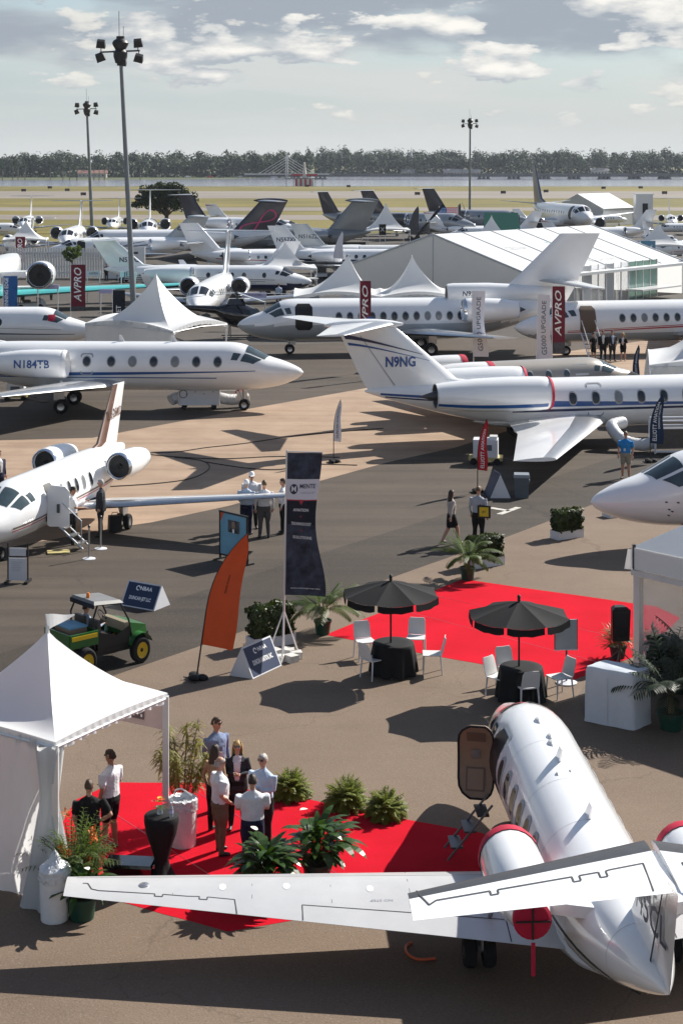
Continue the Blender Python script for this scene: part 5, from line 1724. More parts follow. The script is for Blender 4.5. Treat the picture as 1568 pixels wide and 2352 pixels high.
for txt, al, dn, h_, mm in (('Textron Aviation', 15.0, .38, .62, 'teal_ink'), ('BELL HELICOPTER', 12.2, .60, .5, 'grey_ink'), ('BEECHCRAFT', 14.5, .80, .55, 'grey_ink'), ('CESSNA', 6.5, .42, .6, 'grey_ink')):
    lettering('roof_lettering', txt, mm, cs_, lambda u, v, al=al, dn=dn: tuple(roof_pt(al + u, dn - v / 9.0)), h_)
def gable_tent(name, c, w, l, ze, zr, ang, label):
    t = thing(name, c, ang, label, 'tent', 'far white tents')
    for s in (-1, 1):
        MB().slab([(-l / 2, 0, zr), (-l / 2, s * w / 2, ze), (l / 2, s * w / 2, ze), (l / 2, 0, zr)][::s], .06).build('roof_panel', 'tent_vinyl', t, 0)
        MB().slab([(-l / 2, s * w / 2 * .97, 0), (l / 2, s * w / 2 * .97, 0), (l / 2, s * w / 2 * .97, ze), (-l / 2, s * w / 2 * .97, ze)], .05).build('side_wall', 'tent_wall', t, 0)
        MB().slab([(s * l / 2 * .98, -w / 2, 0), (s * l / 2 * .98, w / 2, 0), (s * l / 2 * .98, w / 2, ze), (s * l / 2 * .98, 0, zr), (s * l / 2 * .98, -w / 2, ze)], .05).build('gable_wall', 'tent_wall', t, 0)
    return t
yy = 318
gable_tent('gable_tent', ((1362 - XC) / FV * yy, yy, 0), 11, 12, 3.2, 5.9, R(52), 'white gabled tent far at right beyond the airliner nose')
kt = thing('white_kiosk', ((1476 - XC) / FV * 290, 290, 0), 0, 'white box kiosk with tall dark doorway at far right', 'kiosk')
MB().box((0, 0, 3.1), (2.9, 2.6, 6.2)).build('wall', 'offwhite_paint', kt, 0)
MB().box((.1, -1.34, 2.6), (.9, .1, 4.2)).build('doorway', 'black', kt, 0)
MB().box((0, 0, 6.3), (3.1, 2.8, .25)).build('roof', 'tent_vinyl', kt, 0)
gt = thing('green_canopy', ((1158 - XC) / FV * 215, 215, 0), R(-12), 'dark green sloped canopy roof behind the white clearspan tent', 'canopy')
MB().slab([(-2.4, -2.6, 2.4), (2.4, -2.6, 2.4), (1.6, 1.5, 5.2), (-2.8, 1.5, 5.2)], .08).build('roof', 'green_paint', gt, 0)
for dx in (-2.3, 2.2):
    MB().box((dx, -2.5, 1.2), (.1, .1, 2.4)).build('post', 'dark_metal', gt, 0)
    MB().box((dx * .8, 1.3, 2.5), (.1, .1, 5.0)).build('post', 'dark_metal', gt, 0)
# ================================================================== banners and flags
mat('maroon', (0.17, 0.018, 0.035), 0.7, 0, 0.3, 0.25, 2)
mat('banner_dark', (0.014, 0.016, 0.030), 0.7, 0, 0.3, 0.35, 2.5, col2=(0.006, 0.007, 0.012))
mat('banner_cloud', (0.05, 0.06, 0.09), 0.7, 0, 0.3, 0.9, 3.5, col2=(0.008, 0.009, 0.018))
mat('banner_white', (0.66, 0.65, 0.70), 0.7, 0, 0.3, 0.06, 2)
mat('banner_blue', (0.02, 0.10, 0.30), 0.7, 0, 0.3, 0.3, 2)
mat('flag_blue', (0.012, 0.035, 0.085), 0.7, 0, 0.3, 0.2, 2)
mat('flag_red', (0.48, 0.015, 0.025), 0.6, 0, 0.3, 0.15, 3)
mat('flag_orange', (0.62, 0.085, 0.018), 0.55, 0, 0.3, 0.12, 3)
mat('grey_print', (0.10, 0.10, 0.11), 0.7, 0, 0.3, 0.7, 5)
mat('lavender', (0.48, 0.45, 0.66), 0.7)
mat('poster_blue', (0.16, 0.36, 0.50), 0.6, 0, 0.3, 0.3, 1.0)
mat('poster_deep', (0.05, 0.16, 0.33), 0.6, 0, 0.3, 0.4, .8)
mat('sign_navy', (0.014, 0.03, 0.08), 0.5, 0, 0.4, 0.08, 3)
mat('sign_white', (0.62, 0.63, 0.66), 0.5, 0, 0.4, 0.05, 3)
mat('ink_navy', (0.02, 0.025, 0.06), 0.6)
mat('ink_soft', (0.42, 0.42, 0.46), 0.6)
mat('concrete_white', (0.62, 0.60, 0.57), 0.9, 0, 0.2, 0.35, 8)
def cloth_fn(w, h, z0, amp, ph=0.0, sag=0.0):
    def f(u, v, off=0.0):
        """u 0..1 across, v 0..1 up"""
        y = amp * u * math.sin(5.5 * v + 3.2 * u + ph) + amp * .5 * math.sin(11 * v + ph) * u
        x = w * u * (1 - sag * .15 * math.sin(3.1 * v + ph)) + sag * w * u * (1 - v) * .35 * math.sin(v * 6 + 1)
        return Vector((x, y + off, z0 + h * v - sag * .06 * u * (1 - v)))
    return f
def banner(name, loc, w, h, z0, rows, label, amp=.05, rz=0.0, texts=(), lean=0.0, ph=0.0, pole='tent_pole', base=True, sag=0.0, top=True, cat='banner', group=None, ztop=None):
    """rows: list of (v0, v1, material)"""
    t = thing(name, loc, rz, label, cat, group)
    t.rotation_euler = (0, lean, rz)
    zt = ztop or (z0 + h + .06)
    MB().tube([(0, 0, 0), (0, 0, zt)], [.03, .022], 8).build('pole', pole, t)
    if top:
        MB().tube([(0, 0, z0 + h + .02), (w, 0, z0 + h + .02)], .015, 6).build('top_bar', pole, t)
    f = cloth_fn(w, h, z0, amp, ph, sag)
    mats = [r[2] for r in rows]
    mb = MB()
    NU = 10
    for mi, (v0, v1, m_) in enumerate(rows):
        NV = max(2, int((v1 - v0) * 28))
        vs_, fs = [], []
        for i in range(NV + 1):
            v = v0 + (v1 - v0) * i / NV
            for k in range(NU + 1):
                vs_.append(f(k / NU, v, -.004))
        nb = len(vs_)
        vs_ += [p + Vector((0, .008, 0)) for p in vs_]
        for i in range(NV):
            for k in range(NU):
                x = i * (NU + 1) + k
                fs.append((x, x + 1, x + NU + 2, x + NU + 1))
                fs.append((nb + x, nb + x + NU + 1, nb + x + NU + 2, nb + x + 1))
        mb.add(vs_, fs, mi)
    cl = mb.build('cloth', mats, t, 180)
    for tx in texts:
        body, uc, vc, hh, m_, vert = tx[:6]
        sh = tx[6] if len(tx) > 6 else 0.0
        wd = tx[7] if len(tx) > 7 else None
        if vert:
            fn = lambda a, b_, uc=uc, vc=vc: f(uc - b_ / w, vc + a / h, -.012)
        else:
            fn = lambda a, b_, uc=uc, vc=vc: f(uc + a / w, vc + b_ / h, -.012)
        lettering('lettering', body, m_, cl, fn, hh, wd, sh, .012)
    if base:
        MB().lathe([(.25, 0), (.27, .05), (.12, .09), (.05, .12)], 14, cap1=True).build('base', 'dark_metal', t)
    return t
def avpro(vx, y_, ztop, w, h, label, low=.0, rz=0.0):
    x = (vx - XC) / FV * y_
    rows = [(0, low, 'grey_print'), (low, 1, 'maroon')] if low else [(0, 1, 'maroon')]
    vc = low + (1 - low) * .52
    banner('avpro_banner', (x, y_, 0), w, h, ztop - h, rows, label, .06, rz, ((('AVPRO', .5, vc, w * .5, 'text_white', True, .25, h * (1 - low) * .82)),), group='maroon AVPRO banners', ph=vx)
avpro(163, 112, 4.9, .98, 3.1, 'maroon banner lettered in white script left of the tallest mast', .10)
avpro(36, 172, 4.1, 1.0, 2.6, 'maroon lettered banner standing by the white slat fence at far left')
avpro(826, 93, 5.15, .62, 3.6, 'maroon lettered banner in front of the windows of the jet N95DN', .04)
avpro(1267, 97, 4.55, .74, 3.9, 'maroon lettered banner with dark foot beside the red-striped jet', .17)
for o in list(COL.objects):
    if o.name.startswith('avpro_banner'):
        o.name = o.name.replace('avpro_banner', 'lettered_banner')
for vx, lb in ((1087, 'tall narrow white banner lettered G5000 UPGRADE below the tail marked N95DN'), (1230, 'tall narrow white banner lettered G5000 UPGRADE next to the maroon banner')):
    y_ = 96.5
    banner('white_banner', ((vx - XC) / FV * y_, y_, 0), .76, 3.75, .55 if vx < 1200 else .35, [(0, 1, 'banner_white')], lb, .09, 0, (('G5000 UPGRADE', .52, .50, .26, 'text_grey', True, 0, 3.1),), lean=-.02 if vx < 1200 else .03, sag=.5, ph=vx, group='white G5000 banners')
y_ = 108
banner('blue_banner', ((8 - XC) / FV * y_, y_, 0), .92, 2.3, 2.1, [(0, 1, 'banner_blue')], 'blue banner with white vertical lettering at the far left edge', .05, 0, (('WINNING EDGE', .24, .5, .24, 'text_white', True, 0, 2.1),))
banner('navy_banner', ((259 - XC) / FV * y_, y_, 0), .80, 2.4, 1.1, [(0, 1, 'banner_dark')], 'small navy banner with white star emblem left of the mast foot', .04, 0, (('JETNET', .5, .30, .3, 'text_white', True),))
ML = W(650, 1514)
mt = banner('tall_banner', ML, .84, 3.35, 1.52,
            [(0, .50, 'banner_cloud'), (.50, .665, 'banner_dark'), (.665, .672, 'red_paint'), (.672, .815, 'banner_white'), (.815, 1, 'banner_cloud')],
            'tall dark banner with white MENTE GROUP band on a white pole near the centre', .07, 0,
            (('MENTE', .66, .765, .10, 'ink_navy', False, 0, .40), ('GROUP', .68, .72, .045, 'ink_soft', False, 0, .38), ('AVIATION', .5, .60, .065, 'text_white', False, 0, .42),
             ('TECHNOLOGY', .52, .505, .065, 'text_white', False, 0, .56), ('SOLUTIONS', .54, .41, .065, 'text_white', False, 0, .50), ('www.mentegroup.com', .5, .05, .03, 'text_white', False, 0, .60)),
            lean=.018, base=False, sag=.55)
cl = [c for c in mt.children if c.name.startswith('cloth')][0]
f = cloth_fn(.84, 3.35, 1.52, .07, 0, .55)
ring = []
for k in range(20):
    a = k / 20 * 2 * math.pi
    ring.append(f(.24 + .125 * math.cos(a), .745 + .036 * math.sin(a), -.012))
MB().poly(ring).build('emblem', 'ink_navy', cl, 0)
lettering('emblem_letter', 'M', 'banner_white', cl, lambda a, b_: f(.24 + a / .84, .745 + b_ / 3.35, -.018), .13, None, 0, .02)
for (uu, vv) in ((.5, .655), (.51, .555), (.52, .458)):
    k = .09 if vv > .6 else .03
    MB().poly([f(uu - k, vv + k * .2, -.013), f(uu, vv - k * .22, -.013), f(uu + k, vv + k * .2, -.013)]).build('red_chevron', 'red_paint', cl, 0)
for k in range(3):
    a = k * 2.094 + .5
    MB().tube([(0, 0, 1.15), (math.cos(a) * .40, math.sin(a) * .40, .12)], .018, 6).build('stay', 'tent_pole', mt)
for k in range(6):
    a = k * math.pi / 3 + .2
    MB().box((math.cos(a) * .30, math.sin(a) * .30, .09), (.28, .24, .17), a).build('ballast_block', 'concrete_white', mt, 20)
MB().lathe([(.1, .02), (.3, .02), (.3, .06), (.1, .06)], 16).build('foot_ring', 'tent_pole', mt)
def feather(name, loc, H, w, col, label, text=None, z0=.6, lean=0.0, rz=0.0, base='sandbag', tcol='text_white', group='feather flags', lift=0.0):
    t = thing(name, loc, rz, label, 'flag', group)
    t.rotation_euler = (0, lean, rz)
    px = lambda v: w * .92 * max(0, (v - .42) / .58) ** 2.4
    pts = [(px(i / 16), 0, .05 + (H - .05) * (i / 16)) for i in range(17)]
    MB().tube(pts, [.02 - .012 * i / 16 for i in range(17)], 6).build('pole', 'black', t)
    def f(u, v, off=0.0):
        z = z0 + (H - z0) * v
        vv = (z - .05) / (H - .05)
        left = px(vv)
        right = w + (.02 * math.sin(v * 9)) - .02 * (1 - v)
        k = min(1.0, (1 - v) / .10)
        right = left + max(.01, (right - left)) * (k ** .5)
        return Vector((left + (right - left) * u, .035 * math.sin(v * 8 + u * 3) * u + off, z - .05 * u * (1 - v)))
    NV, NU = 26, 6
    vs_, fs = [], []
    for i in range(NV + 1):
        for k in range(NU + 1):
            vs_.append(f(k / NU, i / NV, -.004))
    nb = len(vs_)
    vs_ += [p + Vector((0, .008, 0)) for p in vs_]
    for i in range(NV):
        for k in range(NU):
            x = i * (NU + 1) + k
            fs.append((x, x + 1, x + NU + 2, x + NU + 1))
            fs.append((nb + x, nb + x + NU + 1, nb + x + NU + 2, nb + x + 1))
    cl = MB().add(vs_, fs).build('cloth', col, t, 180)
    if text:
        for body, uc, vc, hh, ln in text:
            lettering('lettering', body, tcol, cl, lambda a, b_, uc=uc, vc=vc: f(min(.97, max(.03, uc - b_ / w)), min(.98, vc + a / (H - z0)), -.014), hh, ln, 0, .01)
    if base == 'sandbag':
        mb = MB()
        for a in (0, 2.1, 4.2):
            rings = []
            for q in range(7):
                u = q / 6
                rr = .11 * math.sin(math.pi * (u * .92 + .04)) ** .5
                c = Vector((math.cos(a), math.sin(a), 0)) * (.26 * u)
                rings.append([(c.x - math.sin(a) * math.cos(b_) * rr * 1.2, c.y + math.cos(a) * math.cos(b_) * rr * 1.2, .075 + math.sin(b_) * rr * .7) for b_ in np.linspace(0, 2 * math.pi, 11)[:-1]])
            mb.loft(rings)
        mb.build('sandbag', 'rubber', t)
    MB().tube([(-.3, 0, .03), (.3, 0, .03)], .015, 6).tube([(0, -.3, .03), (0, .3, .03)], .015, 6).build('cross_foot', 'dark_metal', t)
    return t
feather('feather_flag', W(451, 1562), 3.45, .74, 'flag_orange', 'large orange feather flag leaning in a black sandbag foot, left of centre', z0=.82, lean=.14, text=(('Pilatus Center', .5, .55, .05, .42),), tcol='black')
feather('feather_flag', W(1096, 1132), 2.62, .36, 'flag_red', 'red feather flag lettered ELLIOTT AVIATION beside a grey litter bin', (('ELLIOTT AVIATION', .5, .42, .13, 1.35),), z0=.82)
feather('feather_flag', W(766, 1063), 2.48, .30, 'banner_white', 'slim white feather flag on the tan concrete, black feet', (('DUNCAN AVIATION', .5, .45, .10, 1.2),), z0=.85, tcol='sign_navy')
feather('feather_flag', W(1492, 1062), 2.65, .52, 'flag_blue', 'dark blue feather flag lettered ELLIOTT AVIATION at the right edge by the white duct', (('ELLIOTT AVIATION', .35, .45, .16, 1.5), ('DASSAULT FALCON', .68, .55, .08, .9)), z0=.75)
feather('feather_flag', W(1452, 905), 2.5, .34, 'flag_blue', 'small blue feather flag left of the tent corner at the right edge', (('ELLIOTT AVIATION', .5, .5, .11, 1.2),), z0=.7)
feather('feather_flag', ((941 - XC) / FV * 245, 245, 0), 5.4, 1.3, 'grey_print', 'tall grey feather flag left of the striped flag in the distance', z0=1.2)
feather('feather_flag', ((1040 - XC) / FV * 262, 262, 0), 5.4, 1.2, 'grey_print', 'tall grey feather flag right of the striped flag in the distance', z0=1.2)
feather('feather_flag', ((766 - XC) / FV * 160, 160, 0), 5.2, .9, 'banner_white', 'plain white pennant on a thin pole left of the twin-peaked tent', z0=2.6)
y_ = 258
sf = thing('striped_flag', ((1008 - XC) / FV * y_, y_, 0), 0, 'red and white striped flag with blue canton stretched in the distance', 'flag')
for k in range(13):
    z = 4.9 - (k + 1) * .158
    MB().box((1.4, .02 * math.sin(k), z), (2.85, .03, .156)).build('stripe', 'flag_red' if k % 2 == 0 else 'banner_white', sf, 0)
MB().box((.55, -.05, 4.9 - .158 * 4), (1.15, .04, .158 * 7)).build('canton', 'banner_blue', sf, 0)
for r_ in range(4):
    for c_ in range(5):
        MB().box((.15 + c_ * .2, -.075, 4.65 - r_ * .24), (.07, .01, .07), 0).build('star', 'text_white', sf, 0)
for dx in (0, 2.85):
    MB().tube([(dx, .05, 0), (dx, .05, 5.0)], .04, 6).build('post', 'tent_pole', sf)
# ================================================================== A-frame signs, posters, boards
def aframe(label, FBL, FBR, BB, right_side, zr, lines, front='sign_navy'):
    """triangular prism sign. FBL, FBR: front-bottom corners; BB: back-bottom corner on one end."""
    a, b, c = W(*FBL), W(*FBR), W(*BB)
    if right_side:
        off = c - b
    else:
        off = c - a
    o = (a + b) / 2 + off / 2
    t = thing('a_frame_sign', o, 0, label, 'sign', 'triangular floor signs')
    A_, B_ = a - o, b - o
    Cr, Dl = B_ + off, A_ + off
    rl, rr = A_ + off / 2 + Vector((0, 0, zr)), B_ + off / 2 + Vector((0, 0, zr))
    z0 = Vector((0, 0, .012))
    MB().add([A_ + z0, B_ + z0, Cr + z0, Dl + z0, rl, rr], [(0, 1, 5, 4), (2, 3, 4, 5), (1, 2, 5), (3, 0, 4), (3, 2, 1, 0)]).build('body', 'sign_white', t, 0)
    ex, ey = B_ - A_, rl - A_
    n = ex.cross(ey).normalized()
    if n.y > 0:
        n = -n
    P = lambda u, v, k=.006: A_ + z0 + ex * u + (ey - z0) * v + n * k
    fc_ = MB().add([P(.035, .04), P(.965, .04), P(.965, .95), P(.035, .95)], [(0, 1, 2, 3)]).build('face', front, t, 0)
    wx_, hy = ex.length, ey.length
    for body, u, v, h_, ln in lines:
        lettering('lettering', body, 'text_white', fc_, lambda p, q, u=u, v=v: P(u + p / wx_, v + q / hy, .012), h_, ln, 0, .035)
    if lines:
        ring = []
        for k in range(24):
            an = k / 24 * 2 * math.pi
            for r_ in (.07, .04):
                ring.append(P(.36 + r_ * math.cos(an) / wx_, .76 + r_ * math.sin(an) / hy, .012))
        MB().add(ring, [(2 * k, 2 * k + 1, (2 * k + 3) % 48, (2 * k + 2) % 48) for k in range(20)]).build('emblem', 'text_white', fc_, 0)
    return t
aframe('navy triangular floor sign on the dark lane behind the green utility vehicle', (277, 1391), (354, 1405), (391, 1390), True, .60, (('NBAA', .60, .76, .10, .40), ('DUNCAN JET LLC', .5, .36, .09, .72)))
aframe('navy triangular floor sign lettered DUNCAN AVIATION, INC. at the foot of the tall banner', (581, 1561), (647, 1530), (527, 1553), False, .68, (('NBAA', .60, .76, .09, .36), ('DUNCAN AVIATION, INC.', .5, .42, .11, .80)))
a, b = W(1125, 1145), W(1172, 1145)
t = thing('a_frame_sign', (a + b) / 2, 0, 'triangular floor sign seen from its white end beside the grey litter bin', 'sign', 'triangular floor signs')
w_ = (b - a).length
dv = Vector((-.15, .9, 0))
q = [Vector((-w_ / 2, 0, .01)), Vector((w_ / 2, 0, .01)), Vector((0, 0, .84))]
MB().add(q + [p + dv for p in q], [(0, 1, 2), (5, 4, 3), (0, 3, 4, 1)]).build('body', 'sign_white', t, 0)
MB().slab([q[0], q[2], q[2] + dv, q[0] + dv], .012).build('face', 'sign_navy', t, 0)
MB().slab([q[1], q[1] + dv, q[2] + dv, q[2]], .012).build('face', 'sign_navy', t, 0)
a, b = W(506, 1284), W(568, 1300)
t = thing('framed_poster', a, math.atan2(b.y - a.y, b.x - a.x), 'black framed pale blue poster with a portrait, behind the orange flag', 'poster')
w_ = (b - a).length
H0, H1 = .16, 1.42
MB().box((w_ / 2, 0, (H0 + H1) / 2), (w_, .03, H1 - H0)).build('poster', 'poster_blue', t, 0)
for c_, s_ in (((w_ / 2, 0, H1), (w_ + .08, .05, .05)), ((w_ / 2, 0, H0), (w_ + .08, .05, .05)), ((0, 0, .72), (.05, .05, 1.44)), ((w_, 0, .72), (.05, .05, 1.44))):
    MB().box(c_, s_).build('frame_bar', 'black', t, 0)
for dx in (0, w_):
    MB().box((dx, 0, .025), (.06, .5, .04)).build('foot', 'black', t, 0)
MB().box((w_ * .52, -.02, 1.05), (w_ * .42, .012, .36)).build('portrait', 'grey_print', t, 0)
MB().lathe([(.001, -.12), (.06, -.09), (.075, 0), (.06, .08), (.001, .11)], 12, T=Matrix.Translation((w_ * .52, -.03, 1.10)) @ Matrix.Scale(.15, 4, (0, 1, 0))).build('portrait_head', 'tan_trim', t)
MB().slab([(w_ * .36, -.03, .87), (w_ * .68, -.03, .87), (w_ * .62, -.03, .98), (w_ * .42, -.03, .98)], .004).build('portrait_jacket', 'black', t, 0)
MB().slab([(w_ * .495, -.036, .87), (w_ * .55, -.036, .87), (w_ * .56, -.036, .98), (w_ * .485, -.036, .98)], .004).build('portrait_shirt', 'text_white', t, 0)
for pts in (((0.03, 1.40), (.03, 1.12), (.18, 1.40)), ((w_ - .03, .18), (w_ - .03, .45), (w_ - .2, .18))):
    MB().slab([(p[0], -.018, p[1]) for p in pts], -.004).build('corner_print', 'flag_orange', t, 0)
a = W(42, 1338)
t = thing('information_stand', a, R(-4), 'black metal stand holding two white printed sheets at the left edge', 'stand')
for dx in (-.28, .28):
    MB().box((dx, 0, .55), (.035, .035, 1.1)).build('post', 'black', t, 0)
    MB().box((dx, 0, .04), (.09, .5, .07)).build('foot', 'black', t, 0)
sh = MB().box((0, -.03, .38), (.50, .02, .62)).build('sheet', 'sign_white', t, 0)
MB().box((0, -.03, .86), (.46, .02, .22)).build('sheet', 'sign_white', t, 0)
for k in range(6):
    MB().box((-.04, -.044, .58 - k * .05), (.30 - .04 * (k % 3), .006, .012)).build('print_line', 'ink_soft', sh, 0)
a = W(1300, 1570)
t = thing('sign_board', a, R(3), 'blank pale board on a black pole and white round foot beside the right umbrella', 'sign')
MB().tube([(0, 0, 0), (0, 0, 1.25)], .022, 8).build('pole', 'dark_metal', t)
MB().lathe([(.23, .0), (.24, .035), (.1, .06), (.02, .07)], 18, cap1=True).build('foot', 'sign_white', t)
MB().box((-.02, -.04, 1.12), (.50, .03, .66)).build('board', 'lower_grey', t, 0)
MB().box((-.02, -.06, .78), (.52, .03, .025)).build('ledge', 'sign_white', t, 0)
for dx in (-.275, .235):
    MB().box((dx, -.04, 1.12), (.015, .04, .68)).build('board_edge', 'dark_metal', t, 0)
def board(vx0, vx1, vy0, vy1, Y, m_, label, txt=None, tcol='ink_navy', art=None):
    s = FV / Y
    x0, x1 = (vx0 - XC) / s, (vx1 - XC) / s
    z1, z0 = CAM_H - (vy0 - YH) / s, CAM_H - (vy1 - YH) / s
    t = thing('display_board', ((x0 + x1) / 2, Y, 0), 0, label, 'display board', 'exhibitor display boards')
    MB().box((0, 0, (z0 + z1) / 2), (x1 - x0, .08, z1 - z0)).build('panel', m_, t, 0)
    for dx in ((x0 - x1) / 2 + .1, (x1 - x0) / 2 - .1):
        MB().box((dx, .08, max(z0, .1) / 2 + .05), (.08, .06, max(z0, .1) + .1)).build('post', 'tent_pole', t, 0)
    if txt:
        lettering('lettering', txt, tcol, t, lambda u, v: (u, -.06, (z0 + z1) / 2 + v), None, (x1 - x0) * .6)
    if art:
        w, h = (x1 - x0), (z1 - z0)
        zc = (z0 + z1) / 2
        MB().slab([(-w * .32, -.06, zc - h * .22), (w * .20, -.06, zc + h * .26), (w * .30, -.06, zc + h * .30), (w * .26, -.06, zc + h * .16), (-w * .20, -.06, zc - h * .24)], .01).build('printed_jet', 'text_white', t, 0)
        MB().slab([(-w * .05, -.075, zc + h * .05), (-w * .22, -.075, zc + h * .22), (-w * .16, -.075, zc + h * .24), (w * .05, -.075, zc + h * .08)], .01).build('printed_wing', 'text_white', t, 0)
    return t
board(80, 117, 603, 640, 148, 'poster_deep', 'blue board printed with a white jet right of the big intake at far left', art=True)
board(84, 136, 654, 664, 130, 'lavender', 'low lavender board under the teal wing at far left')
board(228, 265, 664, 674, 120, 'lavender', 'low lavender board left of the mast foot')
board(198, 232, 622, 634, 140, 'sign_white', 'small white board with dark print right of the maroon banner', 'ASPEN')
board(276, 314, 624, 636, 138, 'sign_white', 'white board with lavender print beside the tallest mast', 'JET')
board(476, 545, 568, 603, 178, 'poster_blue', 'pale blue board printed with a white jet above the jet N510CX', art=True)
board(556, 612, 672, 684, 118, 'lavender', 'long lavender board behind the black helicopter', 'HELICOPTERS')
board(1405, 1468, 553, 571, 176, 'lavender', 'lavender header board with dark print at the right, above the crowd', 'JETAVIVA')
board(1470, 1504, 553, 596, 172, 'poster_blue', 'tall pale blue board beside the lavender header at right', art=True)
board(842, 858, 728, 762, 90, 'banner_blue', 'small blue sign with white squares beside the maroon banner before jet N95DN', 'H', 'text_white')
board(752, 840, 556, 572, 196, 'black', 'long dark sign with white lettering under the grey jet', 'AVIATION CHARTER GROUP', 'text_white')
board(870, 886, 515, 540, 215, 'black', 'small black sign with white print left of the big white roof', 'X', 'text_white')
fs_ = thing('slat_fence', ((125 - XC) / FV * 170, 170, 0), R(-3), 'white fence of upright slats behind the big intake at far left', 'fence')
sl0 = MB().box((0, 0, 1.55), (.19, .05, 3.0)).build('slat', 'offwhite_paint', fs_, 0)
for k in range(36):
    o = sl0 if k == 0 else sl0.copy()
    if k:
        COL.objects.link(o)
        o.parent = fs_
    o.location = (-4.6 + k * .27, 0, (k * 7 % 5) * .01)
MB().box((.1, .05, 2.6), (9.8, .05, .16)).build('rail', 'offwhite_paint', fs_, 0)
MB().box((.1, .05, .6), (9.8, .05, .16)).build('rail', 'offwhite_paint', fs_, 0)
MB().box((7.2, -.2, 1.6), (4.2, .2, 3.2)).build('end_panel', 'offwhite_paint', fs_, 0)
MB().box((8.0, -.32, 2.6), (1.2, .04, .2)).build('nameplate', 'ink_navy', fs_, 0)
for vx, Y_, zp_, hf, lb in ((655, 150, 4.6, 2.6, 'small white canopy behind the nose of the jet N510CX'), (886, 235, 6.0, 3.0, 'tiny white peaked tent left of the grey feather flag'), (1128, 205, 5.2, 2.6, 'tiny white peaked tent left of the green canopy'), (60, 205, 4.6, 2.6, 'small white canopy at the far left behind the slat fence'), (1510, 190, 4.8, 2.6, 'small white canopy at the right edge beside the blue board')):
    cx = (vx - XC) / FV * Y_
    peak_tent('peaked_tent', square((cx, Y_), hf, .9), 2.4, zp_, lb, arch=.2, group='small far canopies')
# ================================================================== plants
leafmat('palm_leaf', (0.075, 0.115, 0.022), 0.45, 0.5, 0.25, 3)
leafmat('fern_leaf', (0.15, 0.18, 0.02), 0.4, 0.55, 0.25, 3)
leafmat('shrub_leaf', (0.045, 0.066, 0.016), 0.6, 0.5, 0.15, 4)
leafmat('lily_leaf', (0.040, 0.085, 0.018), 0.4, 0.28, 0.2, 3)
leafmat('bamboo_leaf', (0.21, 0.205, 0.06), 0.5, 0.6, 0.3, 3)
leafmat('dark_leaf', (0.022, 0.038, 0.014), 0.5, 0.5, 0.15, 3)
mat('pot_green', (0.010, 0.055, 0.035), 0.45, 0, 0.4, 0.2, 4)
mat('pot_dark', (0.03, 0.035, 0.03), 0.6)
mat('soil', (0.05, 0.035, 0.022), 0.95)
mat('cane', (0.24, 0.20, 0.10), 0.6, 0, 0.3, 0.4, 5)
mat('petal_orange', (0.62, 0.13, 0.015), 0.6, 0, 0.3, 0.35, 8)
mat('petal_red', (0.42, 0.02, 0.03), 0.6, 0, 0.3, 0.3, 8)
mat('petal_yellow', (0.70, 0.42, 0.03), 0.6)
mat('petal_white', (0.78, 0.78, 0.66), 0.6)
def blade(V, F, p0, d, length, width, droop, n=5, fold=0.0, up=None):
    """arched tapered leaf; appends verts/faces."""
    d = Vector(d).normalized()
    side = d.cross(Vector((0, 0, 1)))
    if side.length < .05:
        side = Vector((1, 0, 0))
    side.normalize()
    p = Vector(p0)
    o = len(V)
    cur = d.copy()
    for i in range(n + 1):
        u = i / n
        w = width * (math.sin(math.pi * min(1, u * .85 + .13)) ** .8) * .5
        if i == n:
            w = .001
        V.append(tuple(p - side * w))
        V.append(tuple(p + side * w))
        cur = (cur + Vector((0, 0, -droop / n))).normalized()
        p = p + cur * (length / n)
    for i in range(n):
        F.append((o + 2 * i, o + 2 * i + 1, o + 2 * i + 3, o + 2 * i + 2))
def raw(name, V, F, m_, parent):
    me = bpy.data.meshes.new(name)
    me.from_pydata(V, [], F)
    me.materials.append(MATS[m_])
    me.update()
    o = bpy.data.objects.new(name, me)
    COL.objects.link(o)
    o.parent = parent
    return o
def pot(t, r=.2, h=.34, m_='pot_green'):
    MB().lathe([(r * .72, 0.005), (r * .78, .01), (r * .98, h * .86), (r * 1.08, h * .87), (r * 1.08, h), (r * .95, h), (r * .93, h * .9)], 20, cap0=True).build('pot', m_, t)
    MB().lathe([(.001, h * .9), (r * .94, h * .9)], 18).build('soil', 'soil', t)
def frond(V, F, base, az, el, L, leaflets=18, lw=.035, ll=.24, droop=1.1):
    d = Vector((math.cos(az) * math.cos(el), math.sin(az) * math.cos(el), math.sin(el)))
    p = Vector(base)
    cur = d.copy()
    n = leaflets
    pts = [p.copy()]
    for i in range(n):
        cur = (cur + Vector((0, 0, -droop / n))).normalized()
        p = p + cur * (L / n)
        pts.append(p.copy())
        if i < 2:
            continue
        u = i / n
        side = cur.cross(Vector((0, 0, 1)))
        if side.length < .05:
            side = Vector((math.sin(az), -math.cos(az), 0))
        side.normalize()
        l_ = ll * (math.sin(math.pi * (u * .8 + .15)) ** .7)
        for s in (-1, 1):
            blade(V, F, p, side * s + cur * .75 + Vector((0, 0, .15)), l_ * random.uniform(.85, 1.1), lw, .8, 3)
    w = .008
    o = len(V)
    for q in pts:
        V.append((q.x - w, q.y, q.z))
        V.append((q.x + w, q.y, q.z))
    for i in range(len(pts) - 1):
        F.append((o + 2 * i, o + 2 * i + 1, o + 2 * i + 3, o + 2 * i + 2))
